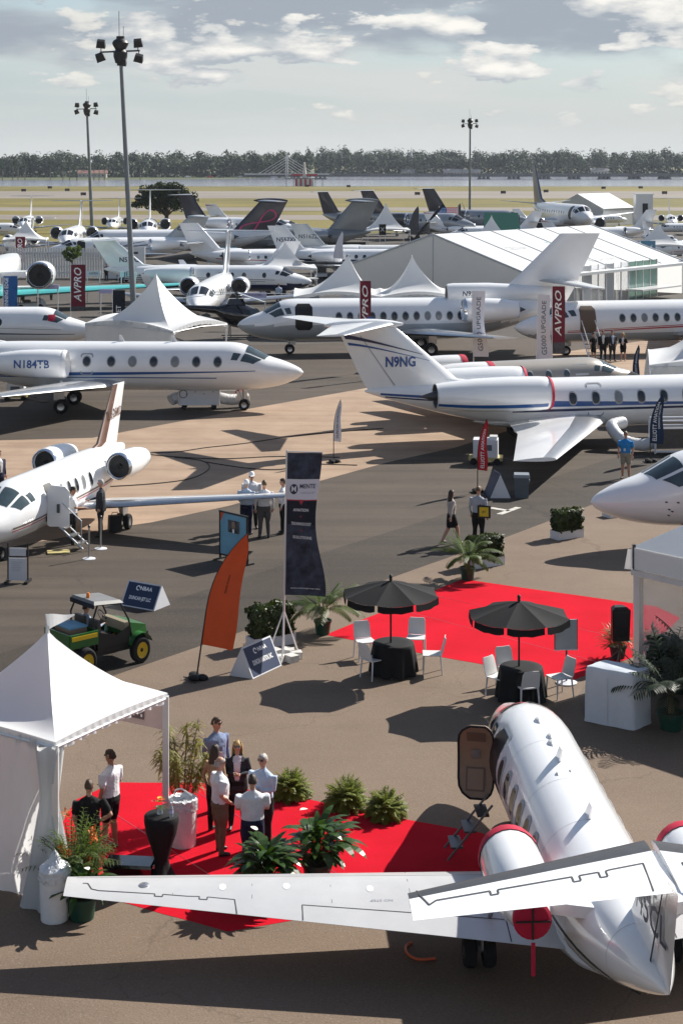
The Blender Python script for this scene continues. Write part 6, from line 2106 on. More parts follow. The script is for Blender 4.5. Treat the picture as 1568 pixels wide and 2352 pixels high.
def palm(loc, H, nf, label, r=.21, seed=1, lm='palm_leaf', name='potted_palm', potm='pot_green', grp='potted palms'):
    random.seed(seed)
    t = thing(name, loc, 0, label, 'plant', grp)
    pot(t, r, .36, potm)
    mb = MB()
    V, F = [], []
    for i in range(nf):
        az = i * 2.4 + random.uniform(-.3, .3)
        el = random.uniform(.75, 1.45) if i % 3 else random.uniform(.4, .8)
        b = (math.cos(az) * .05, math.sin(az) * .05, .34)
        mb.tube([b, (math.cos(az) * .09, math.sin(az) * .09, .34 + H * .28)], [.012, .008], 5)
        frond(V, F, (math.cos(az) * .09, math.sin(az) * .09, .34 + H * .25), az, el, H * random.uniform(.6, .95), 16, .04, H * .24, random.uniform(.9, 1.8))
    mb.build('stems', 'cane', t)
    raw('fronds', V, F, lm, t)
    return t
palm(W(741, 1457), 1.15, 26, 'feathery palm in a dark green pot at the left corner of the large carpet', seed=3)
palm(W(1073, 1332), 1.05, 26, 'feathery palm in a green pot at the far corner of the large carpet', seed=4)
def shrub(loc, rz, w, d, h, hb, label, seed, m_='shrub_leaf', n=2600):
    r_ = np.random.default_rng(seed)
    t = thing('planter_shrub', loc, rz, label, 'planter', 'clipped shrubs in white boxes')
    mb = MB()
    mb.box((0, 0, hb / 2), (w, d, hb))
    mb.build('planter_box', 'sign_white', t, 0)
    MB().box((0, 0, hb + .002), (w * .94, d * .9, .012)).build('soil', 'soil', t, 0)
    if h > 0:
        p = r_.uniform(-1, 1, (n, 3))
        k = np.max(np.abs(p), axis=1, keepdims=True)
        p = p / k * r_.uniform(.62, 1.0, (n, 1)) ** .5
        lump = 1 + .10 * np.sin(p[:, :1] * 7 + seed) * np.cos(p[:, 2:3] * 6)
        c = p * np.array([w * .47, d * .58, h / 2]) * lump + np.array([0, 0, hb + h / 2])
        V2, F2 = quads(c, p + r_.normal(size=p.shape) * .6, r_.uniform(.045, .085, n), r_, 1.3)
        np_mesh('foliage', V2, F2, m_, t)
        st_ = MB()
        for q in range(6):
            st_.tube([((q - 2.5) * w * .13, 0, hb), ((q - 2.5) * w * .15, .02, hb + h * .6)], .015, 5)
        st_.build('stems', 'bark', t)
    return t
BOXROT = math.atan2(.81, .58)
shrub(W(622, 1482), BOXROT - .42, 1.15, .42, .74, .26, 'wide clipped shrub in a white box behind the tall banner pole', 5)
shrub(W(1112, 1300), BOXROT - .42, 1.15, .42, .62, .26, 'clipped shrub in a white box directly behind the far carpet palm', 6)
shrub(W(1301, 1235), BOXROT - .42, 1.0, .42, .62, .26, 'lone clipped shrub in a white box right of the walkers', 7)
shrub(W(1418, 1185), BOXROT - .42, 1.0, .42, 0, .26, 'empty white planter box under the big jet nose', 8)
for o in list(COL.objects):
    if o.get('label') == 'empty white planter box under the big jet nose':
        o.name = 'planter_box_empty'
def fern(loc, H, Rr, label, seed, lm='fern_leaf', n=200):
    random.seed(seed)
    t = thing('fern', loc, 0, label, 'plant', 'round ferns along the carpet')
    V, F = [], []
    for i in range(n):
        az = random.uniform(0, 6.283)
        el = random.uniform(.25, 1.5)
        L_ = Rr * random.uniform(.75, 1.15) * (1.0 + .25 * math.sin(el))
        d = (math.cos(az) * math.cos(el), math.sin(az) * math.cos(el), math.sin(el))
        frond(V, F, (math.cos(az) * .04, math.sin(az) * .04, .12), az, el, L_, 9, .03, .09, random.uniform(.7, 1.5))
    raw('fronds', V, F, lm, t)
    MB().lathe([(.10, 0), (.14, .13), (.12, .14), (.001, .13)], 12).build('pot', 'pot_dark', t)
    return t
fern(W(668, 1833), 0.5, .30, 'round green fern at the carpet edge right beside the talking group', 11)
fern(W(795, 1857), .5, .33, 'round green fern in the middle of the three at the carpet edge', 12)
fern(W(885, 1879), .45, .30, 'rightmost round green fern at the carpet edge', 13)
def lily(loc, H, n, label, seed, lm='lily_leaf', r=.24, potm='pot_green', flowers=3, ll=.42, lw=.12, fcol='petal_white', name='potted_lily'):
    random.seed(seed)
    t = thing(name, loc, 0, label, 'plant', 'broad-leaved potted plants')
    pot(t, r, .36, potm)
    V, F = [], []
    mb = MB()
    for i in range(n):
        az = random.uniform(0, 6.283)
        el = random.uniform(.55, 1.5)
        h = H * random.uniform(.35, .9)
        b = Vector((0, 0, .33))
        d = Vector((math.cos(az) * math.cos(el), math.sin(az) * math.cos(el), math.sin(el)))
        e = b + d * h * .75
        mb.tube([b, e], [.008, .005], 4)
        blade(V, F, e, d + Vector((math.cos(az), math.sin(az), 0)) * .35, ll * random.uniform(.7, 1.15), lw * random.uniform(.75, 1.15), random.uniform(.9, 1.9), 6)
    raw('leaves', V, F, lm, t)
    for i in range(flowers):
        az = random.uniform(0, 6.283)
        e = Vector((math.cos(az) * .22, math.sin(az) * .22, H + .33))
        mb.tube([(0, 0, .33), e], [.006, .005], 4)
        V2, F2 = [], []
        blade(V2, F2, e, (math.cos(az), math.sin(az), .5), .16, .09, .6, 4)
        raw('flower', V2, F2, fcol, t)
    mb.build('stems', 'lily_leaf', t)
    return t
lily(W(728, 2030), .95, 115, 'tall broad-leaved plant with a white bloom, right of the white polo shirt', 21, flowers=1, ll=.42, lw=.14)
lily(W(612, 2072), .75, 150, 'dense broad-leaved plant low in front of the white polo shirt', 22, flowers=1, ll=.44, lw=.13)
lily(W(188, 2110), .55, 55, 'broad-leaved plant in a green pot by the white bin at left', 23, flowers=1, ll=.38, lm='lily_leaf')
random.seed(31)
t = thing('flowering_clump', W(165, 2070), 0, 'grassy feathery clump with orange blooms beside the tent curtain', 'plant')
pot(t, .26, .3, 'pot_dark')
V, F = [], []
for i in range(150):
    az = random.uniform(0, 6.283)
    el = random.uniform(.9, 1.52)
    b = Vector((math.cos(az) * .14, math.sin(az) * .14, .3 + random.uniform(0, .35)))
    frond(V, F, b, az, el, random.uniform(.35, .85), 11, .017, .15, random.uniform(.5, 1.6))
raw('fronds', V, F, 'palm_leaf', t)
for (fx, fy, fz) in ((-.10, -.30, .95), (-.02, -.30, .88), (.16, -.2, .42), (.20, -.25, .36), (.34, -.1, 1.15), (.36, -.1, 1.02), (-.06, -.2, 1.45), (.3, -.2, .75)):
    V2, F2 = [], []
    for i in range(26):
        az, el = random.uniform(0, 6.283), random.uniform(-.3, 1.5)
        blade(V2, F2, (fx + random.uniform(-.05, .05), fy + random.uniform(-.05, .05), fz + random.uniform(-.06, .06)), (math.cos(az) * math.cos(el), math.sin(az) * math.cos(el), math.sin(el)), .07, .03, .4, 2)
    raw('bloom', V2, F2, 'petal_orange', t)
random.seed(41)
t = thing('potted_bamboo', W(418, 1888), 0, 'tall slender bamboo clump behind the front tent post', 'plant')
pot(t, .22, .32, 'pot_dark')
mb = MB()
V, F = [], []
for i in range(12):
    az = random.uniform(0, 6.283)
    b = Vector((math.cos(az) * .12, math.sin(az) * .12, .3))
    e = Vector((math.cos(az) * random.uniform(.3, .75), math.sin(az) * random.uniform(.2, .6), random.uniform(1.25, 1.75)))
    m_ = b * .5 + e * .5 + Vector((0, 0, .1))
    mb.tube([b, m_, e], [.016, .012, .006], 5)
    for k in range(85):
        u = random.uniform(.3, 1.0)
        p = b * (1 - u) ** 2 + m_ * 2 * u * (1 - u) + e * u * u
        a2, e2 = random.uniform(0, 6.283), random.uniform(-.2, .9)
        blade(V, F, p, (math.cos(a2), math.sin(a2), e2), random.uniform(.14, .30), .028, 1.3, 3)
mb.build('canes', 'cane', t)
raw('leaves', V, F, 'bamboo_leaf', t)
for k, (vx, vy, lb, sc) in enumerate(((1418, 1512, 'red-flecked leafy plant at the foot of the black loudspeaker', 1.0), (1498, 1520, 'red-flecked leafy plant behind the right tent post', 1.0))):
    random.seed(50 + k)
    t = thing('red_plant', W(vx, vy), 0, lb, 'plant', 'red-flecked plants by the tent post')
    pot(t, .2, .3, 'pot_dark')
    V, F, V2, F2 = [], [], [], []
    for i in range(210):
        az, el = random.uniform(0, 6.283), random.uniform(.2, 1.5)
        d = (math.cos(az) * math.cos(el), math.sin(az) * math.cos(el), math.sin(el))
        b = (math.cos(az) * random.uniform(0, .25), math.sin(az) * random.uniform(0, .25), .3 + random.uniform(0, .3))
        if i % 3:
            blade(V, F, b, d, random.uniform(.2, .42), .035, 1.1, 4)
        else:
            blade(V2, F2, b, d, random.uniform(.2, .40), .035, 1.0, 4)
    raw('leaves', V, F, 'palm_leaf', t)
    raw('red_leaves', V2, F2, 'petal_orange' if k == 0 else 'petal_red', t)
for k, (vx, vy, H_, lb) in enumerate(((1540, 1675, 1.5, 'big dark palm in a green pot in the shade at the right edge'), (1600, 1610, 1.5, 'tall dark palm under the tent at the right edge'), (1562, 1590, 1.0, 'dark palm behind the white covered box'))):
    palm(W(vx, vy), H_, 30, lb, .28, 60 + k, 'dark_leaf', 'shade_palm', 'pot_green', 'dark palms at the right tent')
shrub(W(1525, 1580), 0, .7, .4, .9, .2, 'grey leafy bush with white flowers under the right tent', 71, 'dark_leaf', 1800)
random.seed(77)
yy = 168
t = thing('small_tree', ((170 - XC) / FV * yy, yy - 1, 0), 0, 'small round green tree in front of the white slat fence', 'tree')
MB().tube([(0, 0, 0), (.05, 0, 1.0), (0, 0, 2.0)], [.1, .08, .06], 6).build('trunk', 'bark', t)
cc, cn_ = [], []
for i in range(8):
    a = i * .8
    p, n = crown_pts(RNG, 160, (math.cos(a) * .55, math.sin(a) * .55, 2.7 + .45 * math.sin(i * 2.3)), (.6, .6, .5), 5)
    cc.append(p); cn_.append(n)
cc, cn_ = np.vstack(cc), np.vstack(cn_)
V_, F_ = quads(cc, cn_ + RNG.normal(size=cn_.shape) * .7, RNG.uniform(.08, .2, len(cc)), RNG)
np_mesh('crown', V_, F_, 'palm_leaf', t)
# ================================================================== furniture
mat('umbrella_cloth', (0.012, 0.012, 0.013), 0.85, 0, 0.2, 0.2, 4, bump=0.1, bscale=30)
mat('table_cloth', (0.010, 0.010, 0.011), 0.8, 0, 0.25, 0.2, 4)
mat('chair_white', (0.66, 0.66, 0.66), 0.4, 0, 0.4, 0.04, 4)
mat('cover_white', (0.55, 0.59, 0.64), 0.75, 0, 0.2, 0.08, 3, bump=0.35, bscale=3.5)
mat('plastic_white', (0.72, 0.72, 0.72), 0.35, 0, 0.4, 0.1, 3, bump=0.3, bscale=9)
mat('bag_clear', (0.70, 0.71, 0.72), 0.15, 0, 0.6, 0.35, 7, bump=0.8, bscale=14)
mat('bin_grey', (0.09, 0.11, 0.13), 0.5, 0, 0.4, 0.1, 4)
mat('bin_lid', (0.22, 0.25, 0.28), 0.45)
mat('speaker_mesh', (0.02, 0.02, 0.022), 0.6, 0.2, 0.4, 0.3, 60)
mat('gator_green', (0.020, 0.12, 0.022), 0.35, 0, 0.5, 0.1, 3, coat=0.3)
mat('gator_yellow', (0.62, 0.42, 0.01), 0.4, 0, 0.5, 0.08, 3)
mat('gator_roof', (0.17, 0.17, 0.17), 0.5, 0, 0.4, 0.15, 3)
mat('vinyl_seat', (0.05, 0.045, 0.04), 0.5)
mat('amber', (0.75, 0.20, 0.01), 0.3)
mat('tan_dash', (0.30, 0.25, 0.17), 0.6)
mat('cable_black', (0.03, 0.025, 0.022), 0.8)
mat('hose_orange', (0.55, 0.10, 0.03), 0.5)
mat('duct_white', (0.66, 0.66, 0.66), 0.45, 0, 0.4, 0.15, 4, bump=0.5, bscale=12)
mat('cart_yellow', (0.50, 0.42, 0.18), 0.6, 0, 0.4, 0.3, 5)
mat('bottle', (0.55, 0.62, 0.68), 0.08, 0, 0.6, trans=0.6)
def umbrella(loc, label, rot, Rr=1.13, zr=1.86, za=2.15):
    t = thing('parasol', loc, rot, label, 'parasol', 'black parasols')
    MB().tube([(0, 0, .0), (0, 0, za + .04)], .022, 10).build('pole', 'black', t)
    MB().lathe([(.02, za), (.045, za + .02), (.03, za + .06), (.045, za + .09), (.03, za + .13), (.005, za + .15)], 12).build('finial', 'black', t)
    MB().lathe([(.26, 0), (.27, .05), (.10, .09), (.03, .14)], 18, cap1=True).build('base', 'black', t)
    for k in range(8):
        a0, a1 = (k + .5) * math.pi / 4, (k + 1.5) * math.pi / 4
        p0, p1 = Vector((math.cos(a0), math.sin(a0), 0)), Vector((math.cos(a1), math.sin(a1), 0))
        vs_, fs = [], []
        for i in range(7):
            u = i / 6
            for q in range(5):
                w = q / 4
                d = (p0 * (1 - w) + p1 * w)
                z = za + (zr - za) * (u ** 1.15) - .05 * math.sin(math.pi * w) * u
                vs_.append((d.x * Rr * u, d.y * Rr * u, z))
        for i in range(6):
            for q in range(4):
                x = i * 5 + q
                fs.append((x, x + 5, x + 6, x + 1))
        MB().add(vs_, fs).build('canopy_panel', 'umbrella_cloth', t, 180)
        vs_, fs = [], []
        for q in range(7):
            w = .04 + .92 * q / 6
            d = p0 * (1 - w) + p1 * w
            zz = zr - .05 * math.sin(math.pi * w)
            flare = 1.0 + .012
            vs_ += [(d.x * Rr * 1.003, d.y * Rr * 1.003, zz), (d.x * Rr * flare, d.y * Rr * flare, zz - .15 - .012 * math.sin(q * 2.2 + k))]
        for q in range(6):
            fs.append((2 * q, 2 * q + 1, 2 * q + 3, 2 * q + 2))
        MB().add(vs_, fs).build('valance_flap', 'umbrella_cloth', t, 180)
        MB().tube([(0, 0, za - .35), (p0.x * Rr * .55, p0.y * Rr * .55, za - .22)], .008, 5).build('strut', 'dark_metal', t)
        MB().tube([(0, 0, za - .03), (p0.x * Rr * .98, p0.y * Rr * .98, zr - .012)], .008, 5).build('rib', 'dark_metal', t)
    return t
umbrella(W(897, 1550), 'left black parasol with pole through the cloth-covered table', R(4))
umbrella(W(1191, 1608), 'right black parasol in front of the blank board', R(2))
def cloth_table(loc, label, r=.47, h=.74):
    t = thing('round_table', loc, 0, label, 'table', 'round tables in black cloth')
    n = 72
    rings = []
    for (rr, z, w) in ((.001, h, 0), (r * .6, h, 0), (r * .96, h - .002, 0), (r, h - .015, 0), (r * 1.02, h - .1, .02), (r * 1.06, h * .6, .06), (r * 1.10, h * .3, .09), (r * 1.13, .05, .11)):
        rings.append([((rr * (1 + w * math.sin(k / n * 2 * math.pi * 9 + .5) * (1 if rr > r * .9 else 0))) * math.cos(k / n * 2 * math.pi),
                       (rr * (1 + w * math.sin(k / n * 2 * math.pi * 9 + .5) * (1 if rr > r * .9 else 0))) * math.sin(k / n * 2 * math.pi), z) for k in range(n)])
    MB().loft(rings, False, False).build('tablecloth', 'table_cloth', t, 60)
    MB().tube([(0, 0, .02), (0, 0, h - .01)], .04, 8).build('column', 'dark_metal', t)
    for k in range(3):
        a = k * 2.09 + .4
        MB().tube([(0, 0, .06), (math.cos(a) * .38, math.sin(a) * .38, .03)], .025, 6).build('foot', 'sign_white', t)
    return t
cloth_table(W(903, 1549), 'round table in floor-length black cloth under the left parasol')
cloth_table(W(1196, 1608), 'round table in floor-length black cloth under the right parasol')
def make_chair():
    t = thing('cafe_chair', (0, 0, 0), 0, 'x', 'chair', 'white plastic chairs')
    mb = MB()
    n = 7
    vs_ = []
    for i in range(n):
        for k in range(n):
            x, y = (k / (n - 1) - .5) * (.44 - .03 * (i / (n - 1))), (i / (n - 1) - .5) * .43
            z = .455 - .018 * math.cos(x * 6) * math.cos(y * 5)
            vs_.append((x, y, z))
    nb = len(vs_)
    vs_ += [(x, y, z - .02) for x, y, z in vs_]
    fs = []
    for i in range(n - 1):
        for k in range(n - 1):
            a = i * n + k
            fs += [(a, a + 1, a + n + 1, a + n), (nb + a, nb + a + n, nb + a + n + 1, nb + a + 1)]
    rim = list(range(n)) + [i * n + n - 1 for i in range(1, n)] + [(n - 1) * n + k for k in range(n - 2, -1, -1)] + [i * n for i in range(n - 2, 0, -1)]
    for a, b in zip(rim, rim[1:] + rim[:1]):
        fs.append((a, nb + a, nb + b, b))
    mb.add(vs_, fs).build('seat', 'chair_white', t)
    vs_ = []
    for i in range(n):
        v = i / (n - 1)
        for k in range(n):
            u = k / (n - 1) - .5
            w = .42 - .03 * v if v < .85 else .40 - .5 * (v - .85)
            vs_.append((u * w, .205 + .10 * v + .02 * (1 - (2 * u) ** 2) * -1, .46 + .37 * v))
    nb = len(vs_)
    vs_ += [(x, y + .018, z) for x, y, z in vs_]
    fs = []
    for i in range(n - 1):
        for k in range(n - 1):
            a = i * n + k
            fs += [(a, a + 1, a + n + 1, a + n), (nb + a, nb + a + n, nb + a + n + 1, nb + a + 1)]
    for a, b in zip(rim, rim[1:] + rim[:1]):
        fs.append((a, nb + a, nb + b, b))
    MB().add(vs_, fs).build('backrest', 'chair_white', t)
    for sx in (-1, 1):
        for sy in (-1, 1):
            MB().tube([(sx * .19, sy * .185, .445), (sx * .215, sy * (.225 if sy > 0 else .205), 0)], [.021, .015], 8).build('leg', 'chair_white', t)
    return t
ch0 = make_chair()
chs = [((858, 1557), 'white chair in front of the left table, its back to the camera side', -62),
       ((838, 1514), 'white chair half hidden behind the left edge of the left table', -100),
       ((955, 1506), 'white chair behind the left table on the red carpet', 150),
       ((992, 1545), 'white chair at the right of the left table, turned to the table', 68),
       ((1208, 1622), 'white chair with its back to us in front of the right table', 183),
       ((1146, 1600), 'white chair seen sideways left of the right table', -100),
       ((1168, 1578), 'white chair almost hidden behind the right table', -30),
       ((1284, 1600), 'white chair seen sideways right of the right table', 95)]
for i, (p, lb, a) in enumerate(chs):
    q = W(*p)
    if i == 0:
        o = ch0
        o.location = q
        o['label'] = lb
    else:
        o = copy_tree(ch0, q, 0, lb)
    tc = W(903, 1549) if i < 4 else W(1196, 1608)
    d = tc - q
    o.rotation_euler = (0, 0, math.atan2(d.y, d.x) + math.pi / 2 + R((8, -12, 15, -10, 6, -14, 9, 12)[i]))
t = thing('loudspeaker', W(1425, 1530), R(8), 'black loudspeaker standing on its pole beside the right tent post', 'loudspeaker')
MB().add([(-.20, -.02, .58), (.20, -.02, .58), (.15, .30, .58), (-.15, .30, .58), (-.22, -.05, 1.30), (.22, -.05, 1.30), (.15, .30, 1.30), (-.15, .30, 1.30), (-.14, .0, 1.37), (.14, 0, 1.37), (.1, .22, 1.37), (-.1, .22, 1.37)],
         [(3, 2, 1, 0), (0, 1, 5, 4), (1, 2, 6, 5), (2, 3, 7, 6), (3, 0, 4, 7), (4, 5, 9, 8), (5, 6, 10, 9), (6, 7, 11, 10), (7, 4, 8, 11), (8, 9, 10, 11)]).build('cabinet', 'black', t, 0)
MB().slab([(-.17, -.055, .62), (.17, -.055, .62), (.19, -.07, 1.27), (-.19, -.07, 1.27)], .01).build('grille', 'speaker_mesh', t, 0)
T = Matrix.Translation((0, -.068, .83)) @ Matrix.Rotation(R(90), 4, 'X')
MB().lathe([(.001, .005), (.06, .012), (.13, .0), (.145, .012), (.15, 0)], 20, T=T).build('woofer', 'rubber', t)
MB().tube([(0, .12, .02), (0, .12, .58)], .025, 8).build('pole', 'dark_metal', t)
for k in range(3):
    a = k * 2.09
    MB().tube([(0, .12, .35), (math.cos(a) * .35, .12 + math.sin(a) * .35, .01)], .014, 6).build('leg', 'dark_metal', t)
A_, B_, C_ = W(1339, 1658), W(1454, 1681), W(1488, 1666)
ex, ey = B_ - A_, (C_ - B_) * 1.25
ctr = A_ + ex / 2 + ey / 2
t = thing('covered_grill', ctr, 0, 'waist-high box under a creased white cover in front of the right tent', 'cover')
rings = []
for z, k in ((.02, 1.02), (.1, 1.0), (.45, 1.0), (.8, .985), (1.08, .97), (1.16, .93), (1.175, .86)):
    ring = []
    crn = [(-.5, -.5), (.5, -.5), (.5, .5), (-.5, .5)]
    for i in range(4):
        a, b = crn[i], crn[(i + 1) % 4]
        for q in range(12):
            u = q / 12
            x, y = a[0] + (b[0] - a[0]) * u, a[1] + (b[1] - a[1]) * u
            bul = 1 + .007 * math.sin(u * 19 + z * 7 + i) * (1 - .6 * abs(2 * u - 1)) - (.04 if q == 0 else 0)
            p = (ex * x + ey * y) * k * bul
            ring.append((p.x, p.y, z + .003 * math.sin(u * 12 + i)))
    rings.append(ring)
MB().loft(rings, False, True).build('cover', 'cover_white', t, 50)
n_ = Vector((ex.y, -ex.x, 0)).normalized()
for uu in (-.02,):
    p0 = ex * uu - ey * .5 + n_ * .012
    MB().slab([tuple(p0 + Vector((0, 0, .08))), tuple(p0 + ex.normalized() * .01 + Vector((0, 0, .08))), tuple(p0 + ex.normalized() * .01 + Vector((0, 0, 1.0))), tuple(p0 + Vector((0, 0, 1.0)))], .012).build('seam', 'sign_white', t, 0)
cb = W(371, 2022)
t = thing('cocktail_table', cb, 0, 'high cocktail table in tight black stretch cloth on the front carpet', 'table')
n = 40
rings = []
for rr, z in ((.27, .02), (.20, .10), (.125, .26), (.115, .36), (.17, .55), (.25, .78), (.283, .97), (.28, 1.06), (.265, 1.075), (.001, 1.075)):
    rings.append([(rr * math.cos(k / n * 2 * math.pi) * (1 + (.10 * math.cos(4 * k / n * 2 * math.pi) if z < .3 else 0)), rr * math.sin(k / n * 2 * math.pi) * (1 + (.10 * math.cos(4 * k / n * 2 * math.pi) if z < .3 else 0)), z) for k in range(n)])
MB().loft(rings, False, False).build('stretch_cover', 'table_cloth', t, 60)
MB().tube([(0, 0, .01), (0, 0, 1.05)], .03, 8).build('column', 'dark_metal', t)
random.seed(91)
fv = thing('flower_vase', (cb.x - .03, cb.y + .03, 1.076), 0, 'small bunch of yellow and red flowers in a glass on the cocktail table', 'flowers')
MB().lathe([(.045, 0), (.05, .02), (.04, .08), (.055, .12)], 14, cap0=True).build('vase', 'bottle', fv)
for k in range(9):
    a = k * .7
    h = Vector((math.cos(a) * .09 * (k % 3) * .6, math.sin(a) * .09 * (k % 3) * .6, .19 + .02 * (k % 4)))
    V, F = [], []
    for i in range(12):
        b = i * .52
        blade(V, F, h, (math.cos(b), math.sin(b), .6), .05, .03, .3, 2)
    raw('flower', V, F, ('petal_yellow', 'petal_orange', 'petal_red')[k % 3], fv)
    V, F = [], []
    blade(V, F, (0, 0, .1), (math.cos(a), math.sin(a), .6), .14, .03, .9, 3)
    raw('leaf', V, F, 'palm_leaf', fv)
for k, (dx, dy, z0, lb, base_) in enumerate(((.17, -.10, 1.076, 'clear water bottle on the right edge of the cocktail table', cb),)):
    bt = thing('water_bottle', (base_.x + dx, base_.y + dy, z0), 0, lb, 'bottle')
    MB().lathe([(.03, 0), (.034, .01), (.034, .13), (.03, .15), (.014, .19), (.014, .21)], 14, cap0=True).build('body', 'bottle', bt)
    MB().lathe([(.016, .205), (.016, .23), (.001, .23)], 12).build('cap', 'sign_white', bt)
    MB().lathe([(.0352, .06), (.0352, .11)], 14).build('label_band', 'lavender', bt)
def drum_bin(loc, label, r=.235, h=.78, peak=.1, seed=1):
    random.seed(seed)
    t = thing('drum_bin', loc, 0, label, 'bin', 'round white bins')
    MB().lathe([(r * .86, .01), (r * .9, .02), (r * .97, h * .5), (r, h * .93), (r * 1.03, h * .94), (r * 1.03, h)], 24, cap0=True).build('barrel', 'plastic_white', t)
    n = 32
    rings = []
    for i, (rr, z) in enumerate(((r * 1.045, h * .80), (r * 1.06, h * .9), (r * 1.05, h + .01), (r * .86, h + .02 + peak * .2), (r * .5, h - .03 + peak * .8), (r * .18, h - .05 + peak * 1.8), (.01, h - .04 + peak * 2.0))):
        rings.append([(rr * (1 + random.uniform(-.06, .06)) * math.cos(k / n * 2 * math.pi), rr * (1 + random.uniform(-.06, .06)) * math.sin(k / n * 2 * math.pi), z + random.uniform(-.02, .02)) for k in range(n)])
    MB().loft(rings, False, False).build('bag_liner', 'bag_clear', t, 30)
    return t
drum_bin(W(421, 1942), 'round white bin with loose liner standing on the carpet behind the cocktail table', .24, .80, .02, 2)
b_ = W(421, 1942)
hb = thing('handle_bag', (b_.x - .05, b_.y - .03, .80), 0, 'thin white strap arching over the bin on the carpet', 'strap')
MB().tube([(-.12, 0, 0), (-.08, 0, .16), (.02, .02, .18), (.2, .02, .06)], .014, 6).build('strap', 'plastic_white', hb)
drum_bin(W(126, 2113), 'round white bin with a peaked clear bag at the tent corner', .235, .80, .16, 3)
t = thing('black_tote', W(298, 2022), R(-6), 'long black lidded tote box on the carpet left of the cocktail table', 'box')
MB().box((0, 0, .14), (.76, .36, .27), taper=1.05).build('body', 'gloss_black', t, 0)
MB().box((0, 0, .30), (.82, .42, .05), taper=.94).build('lid', 'gloss_black', t, 0)
for dx in (-.41, .41):
    MB().box((dx, 0, .26), (.03, .14, .05)).build('clip', 'metal', t, 0)
t = thing('litter_bin', W(1197, 1142), R(-5), 'dark grey litter bin with pale lid beside the triangular sign', 'bin')
MB().box((0, 0, .36), (.46, .46, .72), taper=1.12).build('body', 'bin_grey', t, 0)
MB().box((0, 0, .77), (.56, .56, .11), taper=.92).build('lid', 'bin_lid', t, 0)
MB().box((.27, 0, .58), (.03, .2, .08)).build('handle', 'bin_lid', t, 0)
for (p, lb) in (((205, 1284), 'nearer metal stanchion post on a flat white foot by the left jet'), ((232, 1261), 'farther metal stanchion post on a flat white foot by the left jet')):
    t = thing('stanchion', W(*p), 0, lb, 'stanchion', 'stanchions at the left jet')
    MB().lathe([(.19, 0), (.19, .02), (.05, .05), (.03, .06)], 18, cap0=True, cap1=True).build('foot', 'sign_white', t)
    MB().tube([(0, 0, .04), (0, 0, .95)], .028, 10).build('post', 'metal', t)
    MB().lathe([(.035, .93), (.04, .95), (.04, .99), (.02, 1.01), (.001, 1.01)], 12).build('head', 'dark_metal', t)
t = thing('step_pad', W(135, 1270), R(12), 'flat pale wooden pad on the lane at the left jet steps', 'pad')
MB().box((0, 0, .035), (.66, .42, .03)).build('board', 'cart_yellow', t, 0)
MB().box((-.25, 0, .012), (.08, .4, .02)).build('skid', 'cart_yellow', t, 0)
MB().box((.25, 0, .012), (.08, .4, .02)).build('skid', 'cart_yellow', t, 0)
t = thing('travel_bag', W(264, 1222), R(20), 'dark travel bag standing behind the man in the dark suit', 'bag')
MB().box((0, 0, .28), (.42, .26, .5), taper=.9).build('body', 'black', t, 20)
MB().tube([(-.1, 0, .53), (-.08, 0, .62), (.08, 0, .62), (.1, 0, .53)], .012, 6).build('handle', 'rubber', t)
fr, rr_ = W(322, 1522), W(205, 1557)
hd = Vector((.74, .67, 0)).normalized()
g0 = fr - hd * .0
gt_ = thing('utility_vehicle', (0, 0, 0), 0, 'green utility vehicle with yellow wheels, pale roof and amber beacon at left', 'utility vehicle')
ang = math.atan2(hd.y, hd.x)
rt_ = Matrix.Rotation(ang, 3, 'Z')
gt_.location = fr - rt_ @ Vector((.76, -.57, 0))
gt_.rotation_euler = (0, 0, ang)
gt_.scale = (.76, .86, .95)
for x in (1.0, -.98):
    for y in (-.66, .66):
        r = .33 if x > 0 else .34
        T = Matrix.Translation((x, y, r)) @ Matrix.Rotation(R(90), 4, 'X')
        w = .24
        wh = MB().lathe([(r * .60, -w / 2), (r * .86, -w / 2), (r * .97, -w * .38), (r, 0), (r * .97, w * .38), (r * .86, w / 2), (r * .60, w / 2)], 24, T=T).build('tyre', 'rubber', gt_)
        MB().lathe([(.001, -w * .30), (r * .16, -w * .36), (r * .42, -w * .28), (r * .58, -w * .44), (r * .63, -w * .47), (r * .63, w * .47), (r * .58, w * .44), (r * .42, w * .28), (r * .16, w * .36), (.001, w * .30)], 20, T=T).build('rim', 'gator_yellow', wh)
        MB().lathe([(.001, -w * .42), (r * .15, -w * .40), (r * .17, -w * .3)], 10, T=T).lathe([(.001, w * .42), (r * .15, w * .40), (r * .17, w * .3)], 10, T=T).build('hub', 'black', wh)
MB().box((0, 0, .42), (2.5, .95, .16)).build('chassis', 'black', gt_, 0)
MB().add([(.72, -.55, .62), (1.42, -.46, .60), (1.42, .46, .60), (.72, .55, .62), (.70, -.58, 1.02), (1.38, -.45, .86), (1.38, .45, .86), (.70, .58, 1.02), (1.44, -.40, .74), (1.44, .40, .74)],
         [(0, 1, 5, 4), (3, 7, 6, 2), (4, 5, 6, 7), (1, 8, 5), (2, 6, 9), (5, 8, 9, 6), (1, 2, 9, 8), (0, 4, 7, 3)]).build('hood', 'gator_green', gt_, 0)
for y in (-.62, .62):
    pts = []
    for k in range(9):
        a = R(20 + k * 17.5)
        pts.append((1.0 + math.cos(a) * .42, y, .36 + math.sin(a) * .40))
    vs_ = [(p[0], y - .15, p[2]) for p in pts] + [(p[0], y + .15, p[2]) for p in pts]
    MB().add(vs_, [(k, k + 1, k + 10, k + 9) for k in range(8)]).build('front_fender', 'gator_green', gt_)
MB().box((1.47, 0, .55), (.08, .8, .22)).build('bumper', 'black', gt_, 0)
